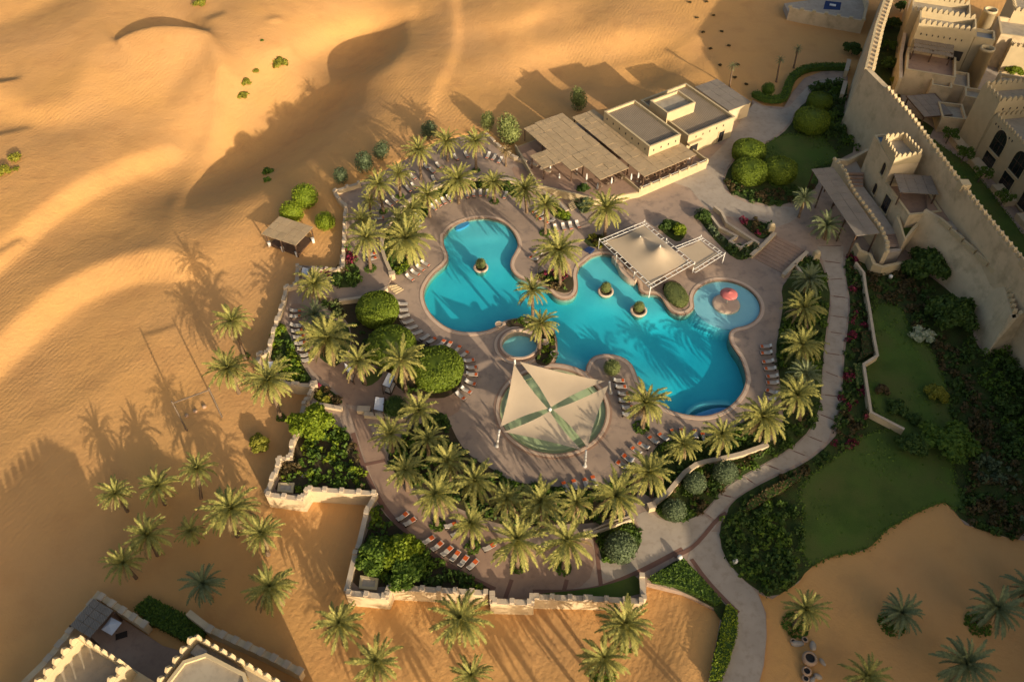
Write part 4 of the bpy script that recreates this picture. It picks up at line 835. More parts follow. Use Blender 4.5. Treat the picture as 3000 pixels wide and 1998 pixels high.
def panels(parent, o, ang, w_, d_, nu, nv, z, m, name='roof_panel', th=.1, gap=.05, jit=.03, slope=0.0, skip=None):
    c, s = math.cos(R(ang)), math.sin(R(ang)); pw, pd = w_/nu, d_/nv
    me = MB().box((0, 0, 0), (pw-gap, pd-gap, th)).mesh(name, M[m])
    for i in range(nu):
        for j_ in range(nv):
            u, v = (i+.5)*pw, (j_+.5)*pd
            if skip and skip(u, v): continue
            ob(name, me, parent, (o[0]+u*c-v*s, o[1]+u*s+v*c, z+slope*v+random.uniform(-jit, jit)), (random.uniform(-.012, .012), random.uniform(-.012, .012), R(ang)))
def posts(parent, pts, z0, z1, r=.11, m='wood', name='post'):
    me = MB().box((0, 0, (z1-z0)/2), (r*2, r*2, z1-z0)).mesh(name, M[m])
    for p in pts: ob(name, me, parent, (p[0], p[1], z0))
def beams(parent, pts, z, m='wood', w_=.16, h_=.2, name='beam'):
    for a, b in zip(pts[:-1], pts[1:]):
        d = math.hypot(b[0]-a[0], b[1]-a[1]); MB().box(((a[0]+b[0])/2, (a[1]+b[1])/2, z), (d, w_, h_), math.atan2(b[1]-a[1], b[0]-a[0])).build(name, M[m], parent)
# ================================================================ restaurant with reed shade roofs
RA = 32.5; ru = Vector((math.cos(R(RA)), math.sin(R(RA)))); rv = Vector((-ru.y, ru.x))
rst = thing('restaurant', 'low sand coloured restaurant with flat roofs and reed shade roofs on posts', 'building', (0, 0, 0))
O2 = Vector((36.4, 140.4))
block(rst, 'side_wing', rect(O2, RA, 12.9, 15.8), -.5, 5.0, .55, .3, 'plaster2', 'slat')
O1 = Vector((27.4, 133.9)); block(rst, 'main_hall', rect(O1, RA, 8.1, 15.0), -.5, 6.8, .5, .3, 'plaster2', 'slat')
O3 = Vector((32.5, 145.9)); block(rst, 'roof_box', rect(O3, RA, 7.7, 5.7), 4.3, 6.8, .6, .28, 'plaster2', 'roofgrey')
PL = [Vector((25.2, 126.6)), Vector((40.3, 136.3))]
plat = [PL[0], PL[0]+ru*17.8, PL[0]+ru*17.8+rv*7, PL[0]+ru*6+rv*26, PL[0]-ru*12.5+rv*26, PL[0]-ru*16+rv*12, PL[0]-ru*9.5+rv*3.0]
MB().prism([tuple(p) for p in plat], -2, 1.3).build('dining_terrace', M['plaster2'], rst)
MB().prism(grow([tuple(p) for p in plat], -.3), 1.2, 1.34).build('terrace_floor', M['pink'], rst)
fp = [plat[0]+rv*6, plat[0], plat[1], plat[1]+rv*4.5]
MB().prism(strip([tuple(p) for p in fp], .3), 1.3, 2.1).build('front_parapet', M['plaster2'], rst)
lp = [plat[6]+rv*.2, plat[5], plat[4]]
MB().prism(strip([tuple(p) for p in lp], .3), 1.3, 2.0).build('left_parapet', M['plaster2'], rst)
me = MB().box((0, 0, .55), (.45, .45, 1.1)).mesh('parapet_pier', M['plaster2'])
for k in range(8): p = PL[0]+ru*(.3+2.45*k); ob('parapet_pier', me, rst, (p.x, p.y, 1.5), (0, 0, R(RA)))
beams(rst, [tuple(PL[0]+ru*.2), tuple(PL[0]+ru*17.6)], 2.45, 'white', .06, .06, 'handrail')
# right reed roof (around the main hall), left reed roof (L shaped)
OR = Vector((25.9, 127.3)); hall = [tuple(p) for p in rect(O1, RA, 8.1, 15.0)]
panels(rst, OR, RA, 13.5, 24.5, 7, 12, 4.5, 'reed', skip=lambda u, v: (u > 4.9 and v > 14.5))
pr = [OR+ru*a+rv*b for a in (.4, 4.6, 8.8, 13.0) for b in (.5, 5.5)]+[OR+ru*.4+rv*b for b in (10, 15, 20, 24)]
posts(rst, [tuple(p) for p in pr], 1.3, 4.45); beams(rst, [tuple(OR+rv*.4), tuple(OR+ru*13.3+rv*.4)], 4.36); beams(rst, [tuple(OR+ru*.4+rv*.2), tuple(OR+ru*.4+rv*24.2)], 4.36)
OL = Vector((17.2, 126.6))
panels(rst, OL, RA, 7.2, 23.2, 4, 12, 4.3, 'reed')
panels(rst, OL+rv*9.4-ru*3.0, RA, 3.0, 13.5, 2, 7, 4.27, 'reed'); panels(rst, OL-ru*7.2+rv*9.0, RA, 4.2, 5.0, 3, 3, 4.24, 'reed')
panels(rst, OL-ru*3.0+rv*5.5, RA, 3.0, 3.9, 2, 2, 4.22, 'reed')
pl = [OL+ru*a+rv*b for a in (.3, 6.8) for b in (.4, 6, 12, 18, 22.8)]+[OL-ru*6.9+rv*9.3, OL-ru*6.9+rv*13.6, OL-ru*2.7+rv*5.8, OL-ru*2.8+rv*22.6, OL-ru*2.8+rv*16]
posts(rst, [tuple(p) for p in pl], 1.25, 4.25); beams(rst, [tuple(OL+rv*.35), tuple(OL+ru*7.1+rv*.35)], 4.15); beams(rst, [tuple(OL+ru*.3+rv*.2), tuple(OL+ru*.3+rv*23)], 4.15); beams(rst, [tuple(OL+ru*6.8+rv*.2), tuple(OL+ru*6.8+rv*23)], 4.15)
# service annex behind
AN = Vector((47.1, 152.0)); block(rst, 'annex', rect(AN, RA-1, 6.3, 11.2), -.3, 3.4, .0, .3, 'plaster', 'reedgrey')
panels(rst, AN, RA-1, 6.6, 11.4, 3, 4, 3.5, 'reedgrey', jit=.02)
# openings of the restaurant
q = ONPLANE('d', 2000, 790, tuple(O2), RA); window(rst, (q.x, q.y, .05), RA-90, 1.5, 2.6, name='door', sill=False)
q = O2+ru*.8; MB().box((q.x+ru.x*1.0, q.y+ru.y*1.0, 3.1), (3.6, 1.6, .5), R(RA)).build('entrance_canopy', M['plaster2'], rst)
MB().box((q.x+ru.x*1.2-rv.x*.1, q.y+ru.y*1.2-rv.y*.1, 1.4), (1.8, .5, 2.6), R(RA)).build('entrance', M['dark'], rst)
nic = MB().box((0, 0, 0), (.22, .1, .42)).mesh('wall_slot', M['dark'])
for k in range(5): p = O2+ru*(2.2+k*1.9)-rv*.03; ob('wall_slot', nic, rst, (p.x, p.y, 4.05), (0, 0, R(RA)))
for k in range(4): p = O1+ru*(1.2+k*1.9)-rv*.03; ob('wall_slot', nic, rst, (p.x, p.y, 5.7), (0, 0, R(RA)))
for k in range(7): p = O1-ru*.03+rv*(1.2+k*2.1); ob('wall_slot', nic, rst, (p.x, p.y, 5.7), (0, 0, R(RA+90)))
# ================================================================ fort wall, gate tower, ramp wall
def battered(parent, name, top, base_left, base_right, z0, z1, m='plaster'):
    """long wall whose foot spreads; plan lines given left to right of travel"""
    n = len(top[0]); v = [(*p, z0) for p in base_left]+[(*p, z0) for p in base_right]+[(*p, z1) for p in top[0]]+[(*p, z1) for p in top[1]]
    f = []
    for i in range(n-1): f += [(i, i+1, 2*n+i+1, 2*n+i), (n+i+1, n+i, 3*n+i, 3*n+i+1), (2*n+i, 2*n+i+1, 3*n+i+1, 3*n+i)]
    f += [(0, 2*n, 3*n, n), (n-1, 2*n-1, 4*n-1, 3*n-1)]
    MB().add(v, f).build(name, M[m], parent)
GT = [(73.7, 152.3), (75.3, 145.0), (76.8, 135.0), (77.8, 122.6), (78.6, 112.8), (79.7, 103.4), (81.1, 92.8), (82.6, 81), (84, 70)]
fw = thing('fort_wall', 'tall tapering sandstone fort wall with a battlemented top', 'wall', (0, 0, 0))
GR = offset(GT, -1.1, False)
GB = offset(GT, 1.5, False)[:3]+offset(GT, .15, False)[3:]
battered(fw, 'wall_body', (GT, GR), GB, offset(GT, -1.5, False), -.5, 13.3)
for a, b in zip(GT[1:-1], GT[2:]): crenel(fw, (a[0]+.3, a[1]), (b[0]+.3, b[1]), 13.3, 'fort', 1.3)
GT2 = [(97.5, 205), (89.2, 187.5), (81.2, 170.2), (73.7, 152.3)]
fw2 = thing('fort_wall', 'upper arm of the fort wall with a walkway along its top', 'wall', (0, 0, 0))
battered(fw2, 'wall_body', (GT2, offset(GT2, -1.6, False)), offset(GT2, 1.0, False), offset(GT2, -1.9, False), -.5, 12.9)
MB().prism(strip(offset(GT2, .02, False), .5), 12.9, 13.5).build('parapet', M['plaster2'], fw2)
for a, b in zip(offset(GT2, -1.5, False)[:-1], offset(GT2, -1.5, False)[1:]): crenel(fw2, a, b, 12.9, 'fort', 1.9)
for p in (GT[6], GT[4], GT2[1]): MB().box((p[0]+.5, p[1], 13.6), (1.6, 1.6, 1.4)).build('turret_block', M['plaster2'], fw)
tw = thing('gate_tower', 'square gate tower with battlements and a reed balcony roof against the fort wall', 'tower', (0, 0, 0))
TP = [(69.9, 131.4), (73.6, 132.0), (75.6, 122.9), (70.4, 122.0)]
block(tw, 'tower_body', TP, -.3, 11.2, .3, .3, 'plaster', 'solar')
TQ = [(70.2, 128.6), (74.3, 129.2), (75.6, 122.9), (70.4, 122.0)]
block(tw, 'tower_head', TQ, 11.1, 12.8, .9, .3, 'plaster2', 'roofgrey', cren=True, kind='tower', sp=.95)
LB = [(70.4, 122.0), (77.6, 122.6), (78.0, 113.4), (71.8, 112.4)]
block(tw, 'lower_tower', LB, -.3, 7.2, .8, .35, 'plaster', 'pink')
q = WS('b', [(1040, 470), (1490, 565), (1130, 605)], 9.3); ang = math.degrees(math.atan2(q[1][1]-q[0][1], q[1][0]-q[0][0]))
panels(tw, (70.6, 116.2), -6, 6.8, 5.6, 4, 4, 9.4, 'reedgrey', jit=.02); posts(tw, [(70.9, 116.4), (77, 115.8), (71.2, 121.3)], 6.4, 9.35, .1)
for t_, x, y, w_, h_, ar in (('b', 950, 545, 1.3, 2.6, True), ('b', 870, 735, 1.3, 2.4, True), ('b', 968, 905, 2.2, 3.4, False)):
    p0 = TP[0] if y < 700 or x < 900 else LB[0]; an = math.degrees(math.atan2(TP[3][1]-TP[0][1], TP[3][0]-TP[0][0])) if p0 is TP[0] else math.degrees(math.atan2(LB[3][1]-LB[0][1], LB[3][0]-LB[0][0]))
    q = ONPLANE(t_, x, y, p0, an); window(tw, (q.x, q.y, max(q.z, .3)), an-90, w_, h_, ar)
lw = thing('ramp_wall', 'tall sloping sandstone wall of the ramp ending in a bastion', 'wall', (0, 0, 0))
LT = [(74.6, 113.2), (76.4, 110.8), (77.5, 107.0), (78.9, 103.6), (80.5, 99.8), (81.4, 95.6), (79.4, 86.4)]
battered(lw, 'wall_body', (LT, offset(LT, -.6, False)), [(72.6, 112.3), (74.2, 109.3), (75.6, 105.6), (76.9, 102.0), (78.0, 98.0), (78.6, 93.6), (78.0, 85.2)], offset(LT, -.8, False), -.5, 7.8)
BF = [(79.4, 86.4), (81, 86.9), (86.5, 88.2)]
battered(lw, 'bastion_face', (BF, offset(BF, -.6, False)), [(78.0, 85.2), (80, 85.8), (86.9, 86.6)], offset(BF, -.8, False), -.5, 7.8)
crenel(lw, (81.7, 95.0), (80.0, 87.2), 7.8, 'fort', 1.05); crenel(lw, (80.2, 87.0), (86, 88.4), 7.8, 'fort', 1.2)
MB().prism([(78.3, 121.8), (79.2, 112.5), (80.3, 103.4), (81.6, 93), (82.2, 88.2), (80.2, 87.6), (82, 95.6), (81.2, 99.9), (79.6, 103.7), (78.2, 107.2), (77.1, 111), (75.5, 113.4)], 0, 7.1).build('ramp_floor', M['pink'], lw)
for k in range(5):
    p = Vector(LT[1]).lerp(Vector(LT[5]), (k+.5)/5); MB().box((p.x+1.3, p.y, 7.2+.07*k), (2.2, 2.4, .3), R(20)).build('landing', M['beige'], lw); MB().box((p.x-.15, p.y-.2, 8.0), (.5, 2.7, .8), R(22)).build('coping_block', M['plaster2'], lw)
cb = WS('b', [(1100, 960), (1200, 885), (1320, 880), (1355, 1000), (1270, 1090), (1180, 1190)], 5.2); block(lw, 'garden_room', cb, -.3, 5.2, 1.0, .45, 'plaster', 'grass')  # dark green roof colour stands for the shaded opening of this court
# curved stair wall and long pergola in front of the tower
st = thing('stair_court', 'stepped court behind a wavy topped wall below the gate tower', 'staircase', (0, 0, 0))
CV = WS('b', [(490, 395), (540, 440), (600, 520), (640, 640), (700, 740), (770, 830), (860, 950), (950, 1080), (1010, 1220), (1005, 1300)], 4.6)
MB().prism(strip(CV, .7), -.3, 4.6).build('wavy_wall', M['plaster'], st)
for k, p in enumerate(resample(CV, 1.25)): MB().lathe([(.45, 0), (.4, .3), (.15, .5)], 8).build('wall_crest', M['plaster2'], st, False, (p[0], p[1], 4.55))
BK = WS('b', [(490, 395), (620, 400), (700, 360), (830, 290)], 4.2); MB().prism(strip(BK, .6), -.3, 4.2).build('back_wall', M['plaster'], st)
FL = WS('b', [(540, 430), (700, 410), (760, 520), (770, 660), (900, 830), (1080, 1100), (1150, 1290), (1010, 1320), (960, 1080), (780, 820), (640, 620)], 3.0)
MB().prism(FL, -.3, 3.0).build('stair_floor', M['beige'], st)
for y0 in (540, 575, 610, 645): q = WS('b', [(625, y0), (770, y0+6)], 3.2); MB().prism(strip(q, .5), 2.9, 3.12+(645-y0)*.004).build('step', M['pink'], st)
for k in range(8): q = WS('b', [(1000, 1150+18*k), (1120, 1140+18*k)], 2.9); MB().prism(strip(q, .35), 2.5, 3.14-.02*k).build('step', M['pink'], st)
SW = WS('b', [(700, 1220), (740, 1290), (840, 1330), (880, 1420), (960, 1450), (1060, 1430), (1150, 1410)], 2.2); MB().prism(strip(SW, .6), -.3, 2.2).build('low_wavy_wall', M['plaster2'], st)
pg = thing('long_pergola', 'long grey reed pergola roof in front of the wavy wall', 'pergola', (0, 0, 0))
pa = -80.9; c0 = Vector((58.5, 128.3)); L_, Wd = 20.0, 4.5
panels(pg, c0, pa, L_, Wd, 10, 2, 5.6, 'reedgrey', jit=.02)
posts(pg, [tuple(c0+Vector((math.cos(R(pa)), math.sin(R(pa))))*a+Vector((-math.sin(R(pa)), math.cos(R(pa))))*b) for a in (.5, 5, 10, 15, 19.5) for b in (.3, 4.2)], 0, 5.55)
# ================================================================ hotel villas on the right
va = thing('villa', 'tall sunlit villa with two rows of battlements and a reed awning', 'building', (0, 0, 0))
AA = -20.5; AO = Vector((92.9, 174.6)); block(va, 'tower_block', rect(AO, AA, 12.2, 6.7), -.5, 12.0, 1.5, .35, 'plaster2', 'roofgrey', cren=[0, 2], sp=1.1)
AL = Vector((88.7, 164.6)); block(va, 'terrace_block', rect(AL, AA, 10.5, 10.2), -.5, 6.2, .9, .35, 'plaster', 'pink')
u_, v_ = Vector((math.cos(R(AA)), math.sin(R(AA)))), Vector((-math.sin(R(AA)), math.cos(R(AA))))
pp = AO-v_*4.3+u_*.3; panels(va, pp-v_*.9, AA, 8.6, 5.2, 5, 3, 7.9, 'slat', slope=.08); posts(va, [tuple(pp+u_*a+v_*.2) for a in (.2, 4.2, 8.2)], 5.3, 8.25)
pz = AO+u_*1.2-v_*.03
for k in range(8): p = pz+u_*(1.25*k); ob('wall_slot', nic, va, (p.x, p.y, 9.6), (0, 0, R(AA)))
for (x, y, zt, rr) in ((1905, 600, 9.6, 1.5), (1945, 120, 11.5, 1.5)):
    p = W('a', x, y, zt); MB().lathe([(rr+.3, -.5), (rr, zt-.6), (rr+.06, zt-.6), (rr+.06, zt), (rr-.25, zt), (rr-.25, zt-.8)], 20, (p[0], p[1], 0), capt=False).build('round_turret', M['plaster2'], va, True)
block(va, 'rear_block', rect(AO+v_*8.5-u_*1.5, AA, 13, 8), -.5, 10.8, 1.2, .35, 'plaster2', 'roofgrey', cren=[0, 2], sp=1.1)
block(va, 'side_block', rect(AO+u_*12.4+v_*.5, AA, 4.2, 4.4), -.5, 10.6, .6, .3, 'plaster2', 'ac')
block(va, 'court_block', rect(AL+u_*6-v_*2.6, AA, 4.2, 3.4), -.5, 5.0, .9, .3, 'plaster', 'roofgrey')
block(va, 'court_block', rect(AL+u_*10.6+v_*.5, AA, 3.5, 6.5), -.5, 4.2, .5, .3, 'plaster', 'roofgrey')
p = AO-v_*1.5+u_*9.8; MB().box((p.x, p.y, 6.6), (2.6, .1, 2.2), R(AA)).build('doorway', M['dark'], va)
wall('villa_lane_wall', [(87.2, 162.5), (90.5, 172.5), (96.5, 187), (103, 203)], 'tall plain wall along the green lane beside the sunlit villa', -.3, 5.2, .6, .12)
vb = thing('villa', 'long hotel wing with arched windows and stepped battlements at the right edge', 'building', (0, 0, 0))
BO = Vector((96.0, 146.6)); BA = 7.5; bu = Vector((math.cos(R(BA)), math.sin(R(BA)))); bv = Vector((-bu.y, bu.x))
block(vb, 'end_block', rect(BO-bv*6.4, BA, 20, 6.4), -.5, 13.0, 1.5, .35, 'plaster2', 'roofgrey', cren=[0, 1, 2, 3], sp=1.1)
block(vb, 'main_block', rect(BO-bv*42+bu*.25, BA, 16, 35.55), -.5, 10.0, .9, .35, 'plaster2', 'roofgrey', cren=[2, 3], kind='tower', sp=1.0)
fa = math.degrees(math.atan2(-bv.y, -bv.x)); f0 = tuple(BO+bu*.25); fw_ang = 180+BA
for x, y, w_, h_, ar, zz in ((2130, 1085, 3.9, 4.9, True, 4.4), (2265, 1225, 3.9, 4.9, True, 4.4), (2045, 905, 3.6, 3.8, False, 5.0), (1985, 1010, 3.2, 3.1, False, .6), (2090, 1150, 3.6, 3.1, False, .6), (2215, 1290, 3.6, 3.1, False, .6), (2345, 1440, 3.9, 4.9, True, 4.4), (2320, 1480, 3.6, 3.1, False, .6)):
    q = ONPLANE('3', x, y, f0, fa); s_ = (Vector((q.x, q.y))-Vector(f0)).dot(-bv)
    if s_ < .8: continue
    window(vb, (q.x, q.y, zz), fw_ang, w_, h_, ar, bars=3)
for k in range(7): p = Vector(f0)-bv*(7.5+k*1.0+.5)-bu*.03; ob('wall_slot', nic, vb, (p.x, p.y, 9.0), (0, 0, R(BA+90)))
for k in range(9): p = BO-bv*6.43+bu*(1.5+1.5*k); ob('wall_slot', nic, vb, (p.x, p.y, 11.3), (0, 0, R(BA)))
for k in range(4): p = Vector(f0)-bv*(2+9*k)-bu*1.2; MB().box((p.x, p.y, .5), (2.2, 5.5, 1.4), R(BA)).build('terrace_step', M['plaster'], vb)
# low volumes between the villas
lv = thing('villa_annex', 'cluster of low sand coloured rooms between two villas', 'building', (0, 0, 0))
block(lv, 'room', rect((92.5, 149.5), -12, 5, 6), -.5, 3.6, .6, .3, 'plaster', 'roofgrey'); block(lv, 'room', rect((99.5, 156), -20, 7, 4), -.5, 4.6, .6, .3, 'plaster', 'roofgrey')
block(lv, 'room', rect((107, 158), -20, 6, 5), -.5, 6.4, .7, .3, 'plaster2', 'roofgrey', cren=[0, 3], kind='tower')
sh = thing('shade_shelter', 'square reed shelter on posts in the court between the villas', 'pergola', (0, 0, 0))
q = WS('a', [(870, 1210), (1240, 1175), (1460, 1450), (1100, 1480)], 3.2); ang = math.degrees(math.atan2(q[1][1]-q[0][1], q[1][0]-q[0][0]))
MB().prism(q, 3.15, 3.3).build('roof_frame', M['wood'], sh)
cx = (Vector(q[0])+Vector(q[2]))/2; panels(sh, Vector(q[3])+Vector((0, .05)), math.degrees(math.atan2(q[2][1]-q[3][1], q[2][0]-q[3][0])), (Vector(q[2])-Vector(q[3])).length, (Vector(q[0])-Vector(q[3])).length*.97, 4, 4, 3.4, 'reedgrey', jit=.01)
posts(sh, [tuple(cx+(Vector(p)-cx)*.88) for p in q], 0, 3.15)
vc = thing('villa', 'partly seen villa with flat roofs at the top right corner', 'building', (0, 0, 0))
block(vc, 'roof_block', rect(W('a', 2060, 440, 8), -18, 12, 9), -.5, 8.2, .9, .35, 'plaster', 'roofgrey'); block(vc, 'tower_block', rect(W('a', 2200, 200, 9), -18, 14, 10), -.5, 10.2, 1.0, .35, 'plaster2', 'roofgrey', cren=[0, 3])
block(vc, 'front_room', rect(W('a', 2100, 770, 3), -18, 12, 5), -.5, 6.8, .8, .35, 'plaster2', 'roofgrey', cren=[0, 3], kind='tower')
q = W('a', 2230, 735, 2.5); window(vc, (*WS('a', [(2225, 760)], 1.2)[0], 1.2), -108, 1.8, 2.6, True)
vd = thing('villa', 'partly seen walled villa court with a plunge pool at the top edge', 'building', (0, 0, 0))
FWL = [(71.9, 206), (71.7, 200.4), (74.6, 198.9), (88.5, 193.3), (92.5, 203), (94, 212)]
MB().prism(FWL, -.5, 1.5).build('court_floor', M['beige'], vd)
MB().prism(strip(FWL[1:], .6), -.5, 3.2).build('court_wall', M['plaster'], vd)
me = MB().box((0, 0, .2), (.9, .8, .45)).mesh('wall_block', M['plaster2'])
for p in resample(FWL[1:4], 3.0): ob('wall_block', me, vd, (p[0], p[1], 3.2), (0, 0, R(-22)))
q = WS('3', [(985, 8), (1095, 20), (1085, 72), (970, 66)], 1.5); MB().prism(q, 1.3, 1.53).build('plunge_pool', M['navy'], vd); c = (Vector(q[0])+Vector(q[2]))/2
MB().box((c.x, c.y, 1.6), (1.6, 1.0, .12), R(-20)).build('pool_lounger', M['white'], vd)
# ================================================================ villa at the lower left
vl = thing('villa', 'battlemented villa with a walled court at the lower left corner', 'building', (0, 0, 0))
zb = -2.2
CW = [(-62, 26)]+WS('e', [(360, 430), (620, 108), (970, 335)], .5)+WS('e', [(1100, 345), (1480, 372), (1700, 470), (2160, 690), (2190, 745)], .5)
CW = [(-66, 22), (-57.2, 35.8)]+WS('e', [(620, 108), (975, 335)], .5)
MB().prism(strip(CW, .8), zb-1, .5).build('court_wall', M['plaster'], vl)
C2 = WS('e', [(975, 335), (1480, 372), (1700, 470), (1950, 585), (2165, 695)], .5)
C2 = [C2[1], C2[2], C2[3], C2[4]]; MB().prism(strip([(C2[0][0]-3.4, C2[0][1]+2.2)]+C2, .8), zb-1, .5).build('court_wall', M['plaster'], vl)
for line in (CW[1:], C2):
    for p in resample(line, 1.9): MB().box((p[0], p[1], .55), (.8, .95, .3), R(-26)).build('wall_block', M['capstone'], vl)
MB().prism([(-66, 22), (-57, 35.6), (-52.4, 42.6), (-44.5, 38.2), (-25, 33), (-25, 20)], zb-1, zb+.5).build('court_floor', M['pink'], vl)
RAa = WS('e', [(490, 430), (860, 655)], 9.6); d1 = math.degrees(math.atan2(RAa[1][1]-RAa[0][1], RAa[1][0]-RAa[0][0]))
a_ = Vector(RAa[0]); dl = Vector((math.cos(R(d1)), math.sin(R(d1)))); dn = Vector((dl.y, -dl.x))
lenA = (Vector(RAa[1])-a_).length
block(vl, 'tower_block', [tuple(a_), tuple(a_+dl*lenA), tuple(a_+dl*lenA+dn*14), tuple(a_+dn*14)], zb-1, 10.0, 1.5, .4, 'plaster2', 'roofgrey', cren=True, sp=1.15)
RB = WS('e', [(1370, 420), (1985, 760)], 9.6); b_ = Vector(RB[0]); d2 = (Vector(RB[1])-b_).normalized(); dm = Vector((d2.y, -d2.x)); lb = (Vector(RB[1])-b_).length
block(vl, 'hall_block', [tuple(b_), tuple(b_+d2*(lb+6)), tuple(b_+d2*(lb+6)+dm*16), tuple(b_+dm*16)], zb-1, 9.8, 1.2, .4, 'plaster2', 'roofgrey', cren=True, sp=1.15)
oc = Vector(W('e', 1465, 780, 9.2)); RO = WS('e', [(1170, 790), (1290, 635), (1465, 578), (1760, 730), (1780, 800)], 9.7)
ol = RO+[(RO[-1][0], RO[-1][1]-4), (RO[0][0], RO[0][1]-4)]
block(vl, 'octagon_room', ol, 8.0, 10.4, .35, .3, 'plaster2', 'roofgrey')
p = W('e', 1400, 555, 8.9); o = MB().box((p[0], p[1], 8.9), (1.6, 1.1, .7), R(-28)).build('roof_tank', M['ac'], vl)
MB().prism(WS('e', [(865, 660), (1080, 790), (1000, 860), (820, 760)], 7.0), zb, 7.0).build('link_block', M['plaster2'], vl)
ca = thing('reed_carport', 'weathered grey reed roof in the lower left villa court', 'pergola', (0, 0, 0))
q = WS('e', [(620, 165), (745, 245), (560, 440), (405, 345)], .9); an = math.degrees(math.atan2(q[2][1]-q[3][1], q[2][0]-q[3][0]))
panels(ca, Vector(q[3]), an, (Vector(q[2])-Vector(q[3])).length, (Vector(q[0])-Vector(q[3])).length, 3, 4, .9, 'reedgrey', jit=.02)
posts(ca, q, zb, .85)
# unseen hotel and villa blocks, inferred from the shade and sized to cast it
hb = thing('hotel_wing', 'large sandstone hotel wing with battlements beyond the lower right of the view', 'building', (0, 0, 0))
def wing(poly, z1):
    block(hb, 'wing_block', poly, -2, z1, 1.2, .4, 'plaster2', 'roofgrey')
wing([(57.5, -22), (92, -22), (92, 4), (57.5, 10)], 17.5)
wing([(80, -8), (104, -8), (104, 57), (80, 57)], 22)
wing([(97, 57.2), (125, 57.2), (125, 99), (106, 99)], 27.5)
wing([(115, 99.2), (138, 99.2), (138, 137), (115, 137)], 24)
hv = thing('villa', 'villa rooms beyond the bottom edge of the view', 'building', (0, 0, 0))
block(hv, 'rear_block', [(-52, 8), (-25.5, 4), (-24, 26), (-38, 29.5), (-50, 28)], -3, 5.8, 1.2, .4, 'plaster2', 'roofgrey')
